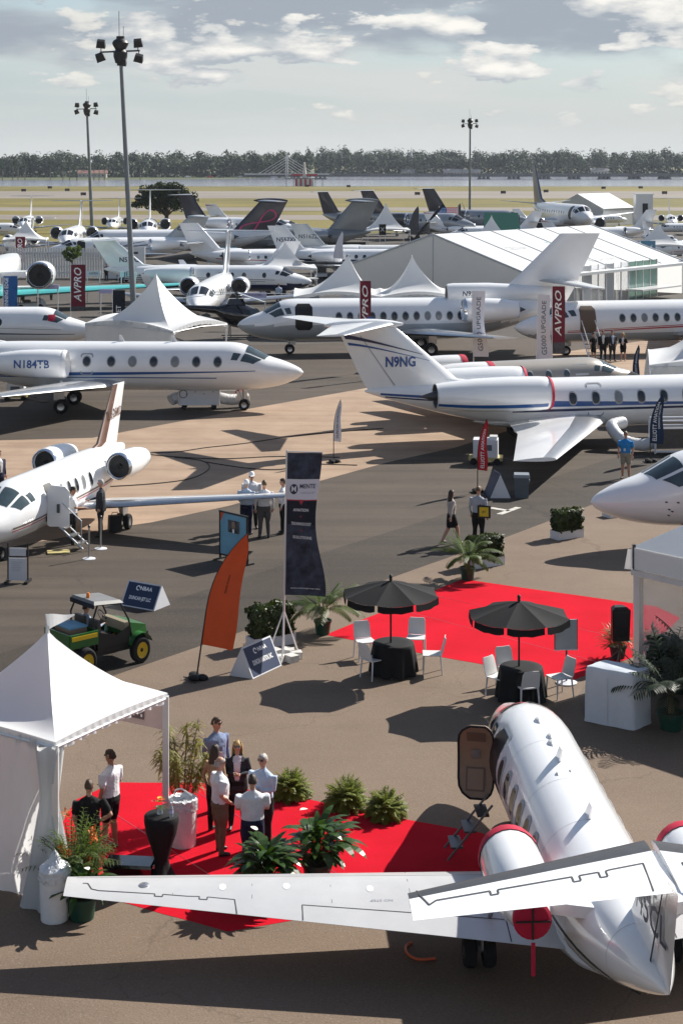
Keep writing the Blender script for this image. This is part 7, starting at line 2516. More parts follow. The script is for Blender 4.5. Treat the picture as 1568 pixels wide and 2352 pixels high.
for y in (-.3, .3):
    MB().lathe([(.001, .03), (.06, .02), (.07, 0)], 12, T=Matrix.Translation((1.42, y, .76)) @ Matrix.Rotation(R(90), 4, 'Y')).build('headlight', 'chrome', gt_)
MB().box((.25, 0, .52), (1.0, 1.2, .06)).build('floor', 'black', gt_, 0)
for y in (-.34, .34):
    st_ = MB().box((-.15, y, .72), (.46, .5, .14)).build('seat', 'vinyl_seat', gt_, 20)
    MB().box((-.42, y, .98), (.12, .48, .46), taper=.9).build('backrest', 'vinyl_seat', st_, 20)
MB().box((.62, 0, .92), (.18, 1.12, .22)).build('dashboard', 'tan_dash', gt_, 0)
MB().tube([(.58, .33, .95), (.38, .33, 1.06)], .02, 6).build('steering_column', 'black', gt_)
MB().add(*(lambda n=20, m=6: ([(.36 + math.cos(a) * .17 * -.45 + 0, .33 + math.sin(a) * (.17 + .015 * math.cos(b)), 1.07 + math.cos(a) * .17 * .9 + .015 * math.sin(b)) for a in np.linspace(0, 2 * math.pi, n + 1)[:-1] for b in np.linspace(0, 2 * math.pi, m + 1)[:-1]],
                               [(i * m + k, i * m + (k + 1) % m, ((i + 1) % n) * m + (k + 1) % m, ((i + 1) % n) * m + k) for i in range(n) for k in range(m)]))()).build('steering_wheel', 'black', gt_)
for y in (-.56, .56):
    MB().tube([(.80, y, .60), (.66, y * .98, 1.10), (.38, y * .93, 1.52), (-.45, y * .93, 1.60), (-.62, y * .97, 1.3), (-.58, y, .55)], .028, 8).build('roll_bar', 'black', gt_)
    MB().tube([(-.55, y, .9), (.10, y * 1.02, .78), (.25, y, .55)], .02, 6).build('hip_bar', 'gator_yellow', gt_)
MB().tube([(.38, -.52, 1.52), (.38, .52, 1.52)], .025, 8).tube([(-.45, -.52, 1.60), (-.45, .52, 1.60)], .025, 8).build('cross_bar', 'black', gt_)
MB().add([(.46, -.58, 1.54), (.46, .58, 1.54), (-.62, .58, 1.62), (-.62, -.58, 1.62), (.38, -.50, 1.61), (.38, .50, 1.61), (-.56, .50, 1.69), (-.56, -.50, 1.69)],
         [(3, 2, 1, 0), (4, 5, 6, 7), (0, 1, 5, 4), (1, 2, 6, 5), (2, 3, 7, 6), (3, 0, 4, 7)]).build('roof', 'gator_roof', gt_, 0)
MB().box((-.62, 0, 1.58), (.06, 1.1, .10)).build('roof_rear_trim', 'banner_dark', gt_, 0)
MB().lathe([(.055, 0), (.055, .03), (.05, .09), (.03, .115), (.001, .12)], 14, T=Matrix.Translation((-.40, 0, 1.69))).build('beacon', 'amber', gt_)
cgo = MB()
cgo.box((-1.0, 0, .70), (1.0, 1.22, .05)).box((-1.0, -.61, .86), (1.0, .05, .32)).box((-1.0, .61, .86), (1.0, .05, .32)).box((-.5, 0, .86), (.05, 1.2, .32)).box((-1.5, 0, .86), (.05, 1.2, .32))
cgo.build('cargo_box', 'gator_green', gt_, 0)
MB().box((-1.0, -.645, .92), (.9, .02, .10)).build('side_stripe', 'gator_yellow', gt_, 0)
MB().box((-.98, .05, .90), (.62, .72, .34)).build('cargo_chest', 'tan_trim', gt_, 0)
MB().box((-.98, .05, 1.09), (.64, .74, .04)).build('cargo_lid', 'poster_blue', gt_, 0)
for y in (-.6, .6):
    MB().add([(-.5, y, .45), (.62, y, .45), (.70, y * .99, .98), (.2, y, .80), (-.5, y, .95)], [(0, 1, 2, 3, 4)]).build('side_net', 'black', gt_, 0)
MB().add([(.72, -.5, 1.06), (.72, .5, 1.06), (.42, .47, 1.48), (.42, -.47, 1.48)], [(0, 1, 2, 3)]).build('windscreen', 'clear_vinyl', gt_, 0)
def duct(pts, r, parent, m_='duct_white', n=40):
    P = [Vector(p) for p in pts]
    out, rad = [], []
    for i in range(n + 1):
        u = i / n * (len(P) - 1)
        k = min(len(P) - 2, int(u))
        f_ = u - k
        p0, p1, p2, p3 = P[max(0, k - 1)], P[k], P[k + 1], P[min(len(P) - 1, k + 2)]
        out.append(.5 * ((2 * p1) + (p2 - p0) * f_ + (2 * p0 - 5 * p1 + 4 * p2 - p3) * f_ ** 2 + (3 * p1 - p0 - 3 * p2 + p3) * f_ ** 3))
        rad.append(r * (1 + .07 * (i % 2)))
    return MB().tube(out, rad, 12).build('duct', m_, parent)
q = W(458, 938)
t = thing('air_cart', q, R(3), 'white box cart with fat white ducts in front of the jet N184TB', 'ground cart')
body = MB().box((0, 0, .72), (1.85, .85, .95)).build('body', 'sign_white', t, 0)
for dx in (-.96, .96):
    for dy in (-.46, .46):
        MB().tube([(dx, dy, .22), (dx, dy, 1.28)], .03, 6).build('corner_post', 'tent_pole', t)
for dy in (-.46, .46):
    MB().tube([(-.96, dy, 1.28), (.96, dy, 1.28)], .03, 6).build('rail', 'tent_pole', t)
    MB().tube([(-.96, dy, .24), (.96, dy, .24)], .03, 6).build('rail', 'tent_pole', t)
for dx in (-.7, .7):
    for dy in (-.4, .4):
        MB().tube([(dx, dy - .05, .13), (dx, dy + .05, .13)], .13, 12).build('wheel', 'rubber', t)
for k in range(4):
    MB().box((-.6 + k * .42, -.432, .75 + .1 * (k % 2)), (.04, .02, .05)).build('latch', 'dark_metal', body, 0)
MB().lathe([(.2, 0), (.17, .01)], 16, T=Matrix.Translation((-.74, -.44, .75)) @ Matrix.Rotation(R(90), 4, 'X')).build('vent', 'dark_metal', body)
duct([(-.95, 0, .55), (-1.25, 0, .45), (-1.35, -.05, .4)], .26, t, n=12)
duct([(.95, 0, .5), (1.5, .1, .4), (2.3, .4, .42)], .25, t)
t = thing('traffic_cone', W(548, 905), 0, 'red and white cone standing behind the white duct at the jet N184TB', 'cone')
MB().lathe([(.24, 0), (.24, .03), (.17, .04), (.1, .4), (.03, .72), (.02, .73)], 14, cap0=True, cap1=True).build('cone', 'flag_red', t)
MB().lathe([(.125, .30), (.078, .52)], 14, T=Matrix.Scale(1.04, 4)).build('white_sleeve', 'sign_white', t)
def power_unit(loc, rz, label, sc=1.0, k=0):
    t = thing('power_unit', loc, rz, label, 'ground cart', 'small power units')
    MB().box((0, 0, .62 * sc), (.95 * sc, .7 * sc, .68 * sc)).build('body', 'sign_white', t, 0)
    MB().box((0, -.36 * sc, .66 * sc), (.5 * sc, .02, .22 * sc)).build('control_panel', 'bin_grey', t, 0)
    MB().box((0, 0, .22 * sc), (1.3 * sc, .8 * sc, .12 * sc)).build('chassis', 'cart_yellow', t, 0)
    MB().box((.3 * sc, 0, 1.02 * sc), (.3 * sc, .5 * sc, .12 * sc)).build('cap', 'offwhite_paint', t, 0)
    for dx in (-.45, .45):
        for dy in (-.38, .38):
            MB().tube([(dx * sc, (dy - .05) * sc, .13 * sc), (dx * sc, (dy + .05) * sc, .13 * sc)], .13 * sc, 12).build('wheel', 'rubber', t)
    MB().tube([(.65 * sc, 0, .2 * sc), (1.15 * sc, 0, .1 * sc)], .025, 6).build('tow_bar', 'dark_metal', t)
    return t
power_unit(W(38, 918), 0, 'small white power unit on a yellow chassis under the tail of the jet N184TB', .9)
power_unit(W(1115, 1064), R(-8), 'small white power unit with dark panel behind the red feather flag', 1.0)
q = W(1532, 1040)
t = thing('frame_cart', q, R(4), 'white tubular frame cart with dark grille and silver duct at the right edge', 'ground cart')
MB().box((.1, 0, .65), (1.3, .8, .8)).build('body', 'dark_metal', t, 0)
for dx in (-.62, .82):
    for dy in (-.45, .45):
        MB().tube([(dx, dy, .05), (dx, dy, 1.35)], .045, 8).build('corner_post', 'sign_white', t)
for dy in (-.45, .45):
    MB().tube([(-.62, dy, 1.35), (.82, dy, 1.35)], .045, 8).tube([(-.62, dy, 1.05), (.82, dy, 1.05)], .03, 8).tube([(-.62, dy, .12), (.82, dy, .12)], .045, 8).build('rail', 'sign_white', t)
duct([(-.5, .2, .4), (-1.0, .2, .3), (-1.7, .5, .45), (-2.0, 1.2, .9), (-1.4, 1.6, 1.0)], .24, t)
for i, (pts, lb) in enumerate((
        ([(310, 1042), (420, 1052), (520, 1055), (640, 1050), (780, 1052)], 'dark cable running from the left jet tail across the concrete'),
        ([(310, 1042), (400, 1040), (470, 1030), (560, 1020), (700, 1000), (880, 985)], 'dark cable running up across the concrete pad'),
        ([(400, 1052), (465, 1060), (480, 1078), (440, 1100), (360, 1112), (240, 1120)], 'looping dark cable on the concrete right of the left jet'),
        ([(470, 1062), (560, 1076), (640, 1080), (700, 1068), (820, 1070)], 'dark cable sagging along the near edge of the concrete'),
        ([(60, 918), (110, 925), (118, 900), (120, 880)], 'thin black cable at the small power unit far left'))):
    P = [W(*p) + Vector((0, 0, .03)) for p in pts]
    o = thing('ground_cable', P[0], 0, lb, 'cable', 'cables on the concrete')
    duct([p - P[0] for p in P], .017, o, 'cable_black', 40)
    o.children[0].name = 'cable'
P = [W(1000, 2206), W(960, 2208), W(935, 2195), W(932, 2178), W(945, 2170)]
o = thing('orange_hose', P[0], 0, 'bent orange hose lying under the foreground wing', 'hose')
duct([p - P[0] + Vector((0, 0, .03)) for p in P], .02, o, 'hose_orange', 30).name = 'hose'
q = ((552 - XC) / FV * 112, 112, 0)
t = thing('helicopter', q, R(8), 'small glossy black helicopter between the peaked tent and the jet N95DN', 'helicopter')
rings = []
for u, (w, h_, zc) in zip(np.linspace(-1.9, 1.9, 12), ((.10, .12, 1.9), (.3, .3, 1.85), (.5, .55, 1.7), (.66, .72, 1.6), (.74, .80, 1.55), (.76, .82, 1.5), (.74, .8, 1.48), (.70, .74, 1.44), (.60, .62, 1.38), (.46, .46, 1.3), (.28, .28, 1.22), (.05, .05, 1.18))):
    rings.append([(u, w * math.sin(a), zc + h_ * math.cos(a)) for a in np.linspace(0, 2 * math.pi, 21)[:-1]])
MB().loft(rings).build('fuselage', 'gloss_black', t)
MB().tube([(-1.6, 0, 1.9), (-3.2, 0, 2.05), (-5.0, 0, 2.2)], [.28, .18, .10], 12).build('tail_boom', 'gloss_black', t)
MB().slab([(-4.7, 0, 2.1), (-5.3, 0, 3.1), (-5.55, 0, 3.1), (-5.1, 0, 2.0), (-5.3, 0, 1.6), (-5.05, 0, 1.6)], .05).build('tail_fin', 'gloss_black', t, 0)
MB().box((-.3, 0, 2.45), (1.3, .6, .4), taper=.7).build('engine_cowl', 'gloss_black', t, 20)
MB().tube([(-.2, 0, 2.5), (-.2, 0, 3.0)], .07, 10).build('rotor_mast', 'dark_metal', t)
MB().lathe([(.001, 3.12), (.16, 3.05), (.22, 2.95), (.1, 2.9)], 12, T=Matrix.Translation((-.2, 0, 0))).build('rotor_hub', 'dark_metal', t)
for a in (.3, 1.87, 3.44, 5.01):
    d = Vector((math.cos(a), math.sin(a), 0))
    n = Vector((-d.y, d.x, 0)) * .10
    o = Vector((-.2, 0, 3.0))
    P = [o + d * .2 - n, o + d * 4.8 - n + Vector((0, 0, -.25)), o + d * 4.8 + n + Vector((0, 0, -.25)), o + d * .2 + n]
    MB().slab([tuple(p) for p in P], .03).build('rotor_blade', 'lower_grey', t, 0)
for s in (-1, 1):
    MB().add([(.6, s * .72, 1.5), (1.45, s * .52, 1.4), (1.2, s * .5, 1.9), (.6, s * .55, 2.05)], [(0, 1, 2, 3)]).build('side_window', 'glass_tint', t, 0)
    MB().tube([(-1.2, s * .75, .12), (1.3, s * .75, .1), (1.6, s * .75, .25)], .04, 8).build('skid', 'dark_metal', t)
    for x in (-.7, .7):
        MB().tube([(x, s * .45, .9), (x, s * .75, .12)], .03, 6).build('skid_strut', 'dark_metal', t)
q = ((984 - XC) / FV * 232, 232, 0)
t = thing('propeller_display', q, 0, 'large black propeller blades rising left of the striped flag', 'propeller')
MB().tube([(0, 0, 0), (0, 0, 3.6)], .12, 8).build('stand', 'dark_metal', t)
for a in (.85, 4.05):
    d = Vector((math.cos(a), 0, math.sin(a)))
    n = Vector((-d.z, 0, d.x)) * .18
    o = Vector((0, -.1, 3.6))
    MB().slab([tuple(o + d * .1 - n * .5), tuple(o + d * 1.2 - n * 1.2), tuple(o + d * 3.1 - n * .8), tuple(o + d * 3.1 + n * .8), tuple(o + d * 1.2 + n * 1.2), tuple(o + d * .1 + n * .5)], .06).build('blade', 'black', t, 0)
MB().lathe([(.001, .3), (.18, .15), (.26, 0)], 12, T=Matrix.Translation((0, -.1, 3.6)) @ Matrix.Rotation(R(90), 4, 'X')).build('spinner', 'metal', t)
def golf_cart(loc, rz, label):
    t = thing('golf_cart', loc, rz, label, 'golf cart', 'white golf carts')
    MB().box((0, 0, .42), (2.3, 1.1, .3)).build('chassis', 'sign_white', t, 0)
    MB().add([(.6, -.5, .55), (1.2, -.45, .55), (1.2, .45, .55), (.6, .5, .55), (.55, -.5, 1.0), (1.0, -.42, .85), (1.0, .42, .85), (.55, .5, 1.0)], [(0, 1, 5, 4), (1, 2, 6, 5), (2, 3, 7, 6), (4, 5, 6, 7), (3, 0, 4, 7)]).build('front_cowl', 'sign_white', t, 0)
    MB().box((-.3, 0, .72), (.55, 1.0, .16)).build('seat', 'vinyl_seat', t, 0)
    MB().box((-.58, 0, 1.0), (.12, 1.0, .5)).build('backrest', 'vinyl_seat', t, 0)
    MB().box((-.1, 0, 1.86), (1.9, 1.2, .07)).build('roof', 'offwhite_paint', t, 0)
    for x in (-.85, .7):
        for y in (-.52, .52):
            MB().tube([(x, y, .5), (x * .95, y, 1.84)], .025, 6).build('post', 'dark_metal', t)
            MB().tube([(x, y - .09, .25), (x, y + .09, .25)], .25, 12).build('wheel', 'rubber', t)
    return t
gc = golf_cart(W(70, 712), R(20), 'white golf cart at the far left under the blue banner')
for (vx, vy), a, lb in (((700, 690), 200, 'white golf cart between the black helicopter and the twin tent'), ((628, 676), 30, 'white golf cart in front of the jet N510CX nose'), ((1450, 612), 10, 'white golf cart right of the big white tent'), ((1395, 575), 190, 'white golf cart behind the big tent roof at right'), ((300, 648), 160, 'white golf cart at the foot of the tallest mast'), ((735, 640), 100, 'white golf cart left of the twin-peaked tent'), ((1530, 628), 170, 'white golf cart at the right edge near the terrace')):
    copy_tree(gc, W(vx, vy), R(a), lb)
# ================================================================== people
SKIN = {'light': (0.46, 0.25, 0.17), 'tan': (0.34, 0.17, 0.105), 'dark': (0.16, 0.08, 0.05)}
for k, c in SKIN.items():
    mat('skin_' + k, c, 0.55, 0, 0.4, 0.08, 6)
for k, c in {'white': (.64, .64, .66), 'ltblue': (.42, .50, .62), 'blue': (.03, .22, .52), 'navy': (.016, .018, .045), 'black': (.011, .011, .012), 'khaki': (.155, .11, .072),
             'grey': (.085, .075, .075), 'beige': (.42, .36, .32), 'charcoal': (.03, .032, .038), 'plaid': (.20, .25, .38), 'stone': (.28, .25, .20), 'tan': (.30, .20, .12), 'shirtgrey': (.36, .38, .42), 'pinkish': (.62, .52, .54)}.items():
    mat('cloth_' + k, c, 0.85, 0, 0.2, 0.16, 9, bump=0.6, bscale=9)
for k, c in {'brown': (.075, .042, .024), 'black': (.012, .009, .008), 'blonde': (.48, .32, .13), 'grey': (.40, .37, .34), 'dkbrown': (.035, .020, .012), 'ltbrown': (.13, .08, .04)}.items():
    mat('hair_' + k, c, 0.6, 0, 0.4, 0.35, 30)
mat('shoe', (.018, .014, .012), 0.5)
mat('shoe_tan', (.22, .15, .10), 0.6)
mat('lens', (.006, .006, .008), 0.1, 0, 0.8)
mat('cap_white', (.74, .74, .76), 0.8)
mat('lip', (.30, .12, .10), 0.6)
def seg_ring(mb, pts, n=10):
    """pts: (center, rx, ry) horizontal-ish ellipses, lofted."""
    mb.loft([[(c[0] + rx * math.cos(t), c[1] + ry * math.sin(t), c[2]) for t in np.linspace(0, 2 * math.pi, n + 1)[:-1]] for c, rx, ry in pts])
def ball(mb, c, r, n=8):
    rings = []
    for i in range(1, n):
        a = math.pi * i / n
        rings.append([(c[0] + r[0] * math.sin(a) * math.cos(t), c[1] + r[1] * math.sin(a) * math.sin(t), c[2] - r[2] * math.cos(a)) for t in np.linspace(0, 2 * math.pi, n * 2 + 1)[:-1]])
    mb.loft(rings)
POSES = {   # right/left arm: elbow, wrist (viewer-neutral: +x = person's LEFT when facing -y)
    'down': dict(ra=((-.27, .03, 1.14), (-.26, -.05, .90)), la=((.27, .03, 1.14), (.26, -.05, .90))),
    'fold': dict(ra=((-.27, -.04, 1.15), (.02, -.24, 1.18)), la=((.27, -.04, 1.15), (-.02, -.22, 1.13))),
    'phone': dict(ra=((-.26, -.02, 1.14), (-.05, -.27, 1.20)), la=((.26, -.02, 1.14), (.05, -.27, 1.18))),
    'akimbo': dict(ra=((-.38, .10, 1.16), (-.17, -.04, 1.00)), la=((.26, .03, 1.14), (.22, -.10, .92))),
    'hip': dict(ra=((-.27, .06, 1.15), (-.20, -.12, 1.0)), la=((.27, .05, 1.15), (.2, -.1, .98))),
    'hold': dict(ra=((-.26, .0, 1.14), (-.18, -.25, 1.08)), la=((.27, .03, 1.14), (.26, -.06, .90))),
    'shake': dict(ra=((-.24, -.08, 1.16), (-.10, -.34, 1.12)), la=((.26, .03, 1.14), (.24, -.05, .9))),
    'walk': dict(ra=((-.30, .16, 1.18), (-.36, .22, .97)), la=((.28, -.05, 1.15), (.30, -.20, .95))),
    'drive': dict(ra=((-.26, -.18, 1.16), (-.16, -.42, 1.18)), la=((.26, -.18, 1.16), (.16, -.42, 1.18))),
}
def person(loc, face, H, label, top, bottom, pose='down', sleeve='long', legs='long', skin='light', hair='brown', hstyle='short', shoes='shoe', glasses=False, stance='stand',
           voxel=.017, bulk=1.0, female=False, jacket=None, lanyard=None, belt=None, cap=None, tie=None, group='visitors', bald=False, head_turn=0.0):
    """face: direction angle of the gaze in world degrees (0 = +x, -90 = towards the camera)."""
    t = thing('person', loc, R(face + 90), label, 'person', group)
    k = H / 1.76
    S = lambda p: Vector(p) * k
    caps = []          # (a, b, r, material)
    mb = MB()
    po = POSES[pose]
    b = bulk * (1.08 if female else 1.16)
    hipx = .092
    foot = {}
    if stance == 'walk':
        LEG = {-1: ((-hipx, 0, .92), (-.09, -.17, .50), (-.08, -.22, .09)), 1: ((hipx, 0, .92), (.09, .07, .50), (.08, .30, .13))}
    elif stance == 'sit':
        LEG = {-1: ((-hipx, 0, .92), (-.13, -.44, .93), (-.13, -.46, .50)), 1: ((hipx, 0, .92), (.13, -.44, .93), (.13, -.48, .50))}
    else:
        LEG = {-1: ((-hipx, 0, .92), (-.11, -.02, .50), (-.125, .015, .09)), 1: ((hipx, 0, .92), (.115, -.01, .50), (.135, -.02, .09))}
    sh = .86 if female else 1.0
    tor = [((0, .0, .82), .150 * b, .105 * b), ((0, .0, .90), .172 * b, .125 * b), ((0, 0, 1.0), (.150 if female else .165) * b, .115 * b), ((0, -.012, 1.12), (.142 if female else .165) * b, .118 * b),
           ((0, -.015, 1.26), .175 * sh * b, .122 * b), ((0, 0, 1.37), .190 * sh * b, .108 * b), ((0, .005, 1.44), .150 * sh, .080), ((0, .008, 1.475), .075, .062)]
    seg_ring(mb, [(S(c), rx * k, ry * k) for c, rx, ry in tor], 14)
    shirt, pants, skinm = 'top', 'bottom', 'skin'
    for x in (-.07, .07):
        caps.append((S((x * b, 0, 1.02)), S((x * b * sh, 0, 1.40)), .10 * b * k, shirt))
    caps.append((S((-.09, 0, .84)), S((.09, 0, .84)), .11 * k, pants))
    caps.append((S((-.09, 0, .95)), S((.09, 0, .95)), .11 * k, pants))
    for s in (-1, 1):
        h_, kn, an = LEG[s]
        loose = 1.12 if legs == 'long' else 1.0
        mb.tube([S(h_), S((h_[0] + kn[0], h_[1] + kn[1], h_[2] + kn[2])) * .5, S(kn), S((kn[0] + an[0], kn[1] + an[1], kn[2] + an[2])) * .5, S(an)],
                [.098 * b * k, .086 * b * k * loose, .064 * k * loose, .060 * k * loose, (.050 if legs == 'long' else .040) * k], 10)
        if legs == 'long':
            caps.append((S(h_), S(kn), .085 * k, pants))
            caps.append((S(kn), S(an), .06 * k, pants))
        else:
            kk = .78 if legs == 'shorts' else .55
            m_ = Vector(h_) + (Vector(kn) - Vector(h_)) * kk
            caps.append((S(h_), S(m_), .09 * k, pants))
            caps.append((S(Vector(h_) + (Vector(kn) - Vector(h_)) * (kk + .12)), S(kn), .065 * k, skinm))
            caps.append((S(kn), S(an), .05 * k, skinm))
            if legs == 'shorts':
                mb.tube([S(h_), S(m_)], [.105 * b * k, .092 * k], 10)
        f0, f1 = Vector(an) + Vector((0, .05, -.045)), Vector(an) + Vector((s * .02, -.17, -.055))
        mb.tube([S(f0), S((f0 + f1) / 2 + Vector((0, 0, .008))), S(f1)], [.038 * k, .045 * k, .030 * k], 8)
        caps.append((S(f0), S(f1), .045 * k, 'shoes'))
        el, wr = po['la' if s > 0 else 'ra']
        shd = (s * .185 * sh * b, .0, 1.405)
        mb.tube([S(shd), S((Vector(shd) + Vector(el)) / 2), S(el), S((Vector(el) + Vector(wr)) / 2), S(wr)], [.060 * b * k, .052 * b * k, .043 * k, .040 * k, .028 * k], 9)
        if sleeve == 'short':
            m_ = Vector(shd) + (Vector(el) - Vector(shd)) * .72
            mb.tube([S(shd), S(m_)], [.066 * b * k, .060 * b * k], 9)
            caps.append((S(shd), S(m_), .055 * k, shirt))
            caps.append((S(Vector(shd) + (Vector(el) - Vector(shd)) * .9), S(el), .042 * k, skinm))
            caps.append((S(el), S(wr), .036 * k, skinm))
        else:
            caps.append((S(shd), S(el), .05 * k, shirt))
            caps.append((S(el), S(Vector(el) + (Vector(wr) - Vector(el)) * .93), .038 * k, shirt))
        d = (Vector(wr) - Vector(el)).normalized()
        pl_ = Vector(wr) + d * .055
        mb.tube([S(wr), S(pl_), S(Vector(wr) + d * .095)], [.026 * k, .034 * k, .026 * k], 8)
        caps.append((S(Vector(wr) + d * .02), S(Vector(wr) + d * .1), .032 * k, skinm))
        foot[s] = (wr, d)
    mb.tube([S((0, .012, 1.45)), S((0, .0, 1.56))], [.056 * k, .052 * k], 10)
    hm = MB()
    ball(hm, S((0, -.005, 1.655)), (.077 * k, .096 * k, .112 * k), 10)
    ball(hm, S((0, -.045, 1.585)), (.046 * k, .045 * k, .04 * k), 6)
    ball(hm, S((0, -.104, 1.645)), (.013 * k, .020 * k, .024 * k), 5)
    for s in (-1, 1):
        ball(hm, S((s * .079, .005, 1.65)), (.011 * k, .022 * k, .032 * k), 5)
    if head_turn:
        Rm = Matrix.Rotation(R(head_turn), 3, 'Z')
        hm.v = [tuple(Rm @ Vector(p)) for p in hm.v]
    mb.add(hm.v, hm.f)
    caps.append((S((0, 0, 1.50)), S((0, 0, 1.56)), .05 * k, skinm))
    caps.append((S((0, 0, 1.62)), S((0, 0, 1.70)), .095 * k, skinm))
    if legs == 'skirt':
        n = 20
        mb.loft([[((rx) * k * math.cos(a), ry * k * math.sin(a), z * k) for a in np.linspace(0, 2 * math.pi, n + 1)[:-1]] for rx, ry, z in ((.17, .125, .98), (.185, .145, .85), (.18, .16, .66), (.17, .16, .56))])
        caps.append((S((-.06, 0, .60)), S((.06, 0, .60)), .12 * k, pants))
    if jacket:
        seg_ring(mb, [(S(c), rx * k, ry * k) for c, rx, ry in (((0, 0, .80), .20 * b, .145 * b), ((0, 0, 1.0), .185 * b, .135 * b), ((0, -.01, 1.25), .192 * b * sh, .13 * b), ((0, 0, 1.38), .195 * b * sh, .112 * b))], 14)
        caps.append((S((-.07, 0, .82)), S((.07, 0, .82)), .125 * k, shirt))
    me = bpy.data.meshes.new('body_src')
    me.from_pydata(mb.v, [], mb.f)
    src = bpy.data.objects.new('body_src', me)
    COL.objects.link(src)
    rm = src.modifiers.new('r', 'REMESH')
    rm.mode = 'VOXEL'
    rm.voxel_size = voxel
    sm = src.modifiers.new('s', 'SMOOTH')
    sm.factor = .5
    sm.iterations = 2
    dg = bpy.context.evaluated_depsgraph_get()
    bme = bpy.data.meshes.new_from_object(src.evaluated_get(dg))
    bpy.data.objects.remove(src)
    bpy.data.meshes.remove(me)
    fb = MB()
    for s in (-1, 1):
        wr, d = foot[s]
        w0 = Vector(wr) + d * .085
        side = d.cross(Vector((0, 0, 1)))
        if side.length < .3:
            side = d.cross(Vector((0, 1, 0)))
        side.normalize()
        bend = Vector((0, -.35, -.15)) if d.z < -.5 else Vector((0, 0, -.5))
        for q, (o_, l_) in enumerate(((-.024, .062), (-.008, .075), (.008, .07), (.023, .056))):
            p0 = w0 + side * o_
            p1 = p0 + d * l_ * .5
            p2 = p1 + (d + bend * .6).normalized() * l_ * .55
            fb.tube([S(p0), S(p1), S(p2)], [.0095 * k, .009 * k, .006 * k], 5)
        p0 = Vector(wr) + d * .03 - side * .028 * s
        fb.tube([S(p0), S(p0 + d * .03 - side * .03 * s), S(p0 + d * .065 - side * .028 * s)], [.011 * k, .010 * k, .007 * k], 5)
    bm = bmesh.new()
    bm.from_mesh(bme)
    nbody = len(bm.faces)
    vv = [bm.verts.new(p) for p in fb.v]
    for f in fb.f:
        try:
            bm.faces.new([vv[i] for i in f])
        except ValueError:
            pass
    bm.to_mesh(bme)
    bm.free()
    keys = {'top': 'cloth_' + (jacket or top), 'bottom': 'cloth_' + bottom, 'skin': 'skin_' + skin, 'shoes': shoes}
    order = list(keys)
    for q in order:
        bme.materials.append(MATS[keys[q]])
    inner = None
    if jacket:
        bme.materials.append(MATS['cloth_' + top])
        inner = len(order)
    npoly = len(bme.polygons)
    cen = np.empty(npoly * 3)
    bme.polygons.foreach_get('center', cen)
    cen = cen.reshape(-1, 3)
    best = np.full(npoly, 1e9)
    idx = np.zeros(npoly, int)
    for a, b_, r, mk in caps:
        a, b_ = np.array(a), np.array(b_)
        ab = b_ - a
        tt = np.clip(((cen - a) @ ab) / max(1e-9, ab @ ab), 0, 1)
        dist = np.linalg.norm(cen - (a + tt[:, None] * ab), axis=1) - r
        w = dist < best
        best[w] = dist[w]
        idx[w] = order.index(mk)
    waist = 0.985 * k
    tz = (np.abs(cen[:, 0]) < .24 * k) & (cen[:, 2] > .86 * k) & (cen[:, 2] < 1.2 * k) & ((idx == 0) | (idx == 1))
    if not jacket and legs != 'skirt':
        idx[tz] = np.where(cen[tz, 2] > waist, 0, 1)
    if inner is not None:
        v = (np.abs(cen[:, 0]) < (.035 + .05 * np.clip((cen[:, 2] / k - 1.0) / .45, 0, 1)) * k) & (cen[:, 1] < -.04 * k) & (cen[:, 2] > .92 * k) & (cen[:, 2] < 1.50 * k) & (idx == 0)
        idx[v] = inner
    idx[nbody:] = order.index('skin')
    bme.polygons.foreach_set('material_index', idx)
    bme.polygons.foreach_set('use_smooth', [True] * npoly)
    bme.name = 'body'
    body = bpy.data.objects.new('body', bme)
    COL.objects.link(body)
    body.parent = t
    if stance == 'sit':
        body.location = (0, 0, 0)
    Rm = Matrix.Rotation(R(head_turn), 4, 'Z') if head_turn else Matrix.Identity(4)
    if hstyle != 'none' and not cap:
        hb_ = MB()
        n = 18
        rings = []
        for i in range(9):
            a = math.pi * .5 * i / 8
            rr = math.cos(a)
            z = math.sin(a)
            ring = []
            for th in np.linspace(0, 2 * math.pi, n + 1)[:-1]:
                front = max(0, -math.sin(th))
                low = (.02 if hstyle == 'short' else .0) - front * .0
                zz = 1.655 + (.1165 * z + (-.045 + .085 * front ** .7) * (1 - z)) + low * (1 - z)
                ring.append(S((.0815 * rr * math.cos(th), .0 + .1005 * rr * math.sin(th) + (.010 if front == 0 else 0), zz)))
            rings.append(ring)
        if hstyle == 'fringe':
            rings = rings[:4]
            hb_.loft(rings, False, False, T=Rm)
        else:
            hb_.loft(rings, False, True, T=Rm)
        if hstyle == 'long':
            rings = []
            for (z, w, d_, y) in ((1.75, .075, .08, .015), (1.66, .098, .10, .03), (1.56, .112, .085, .05), (1.46, .115, .065, .07), (1.36, .10, .05, .085), (1.28, .06, .03, .09)):
                ring = []
                for th in np.linspace(-.35, math.pi + .35, 14):
                    ring.append(S((w * math.cos(th) * (1 + .05 * math.sin(th * 9)), y + d_ * math.sin(th) * .8 - .02, z)))
                for th in np.linspace(math.pi + .35, -.35, 14):
                    ring.append(S((w * .86 * math.cos(th), y + d_ * .5 * math.sin(th) - .02, z)))
                rings.append(ring)
            hb_.loft(rings, True, True, T=Rm)
        hr = np.random.default_rng(int(H * 1000) + int(face))
        hb_.v = [tuple(Vector(p) + Vector(hr.uniform(-.006, .006, 3))) for p in hb_.v]
        hb_.build('hair', 'hair_' + hair, t, 180)
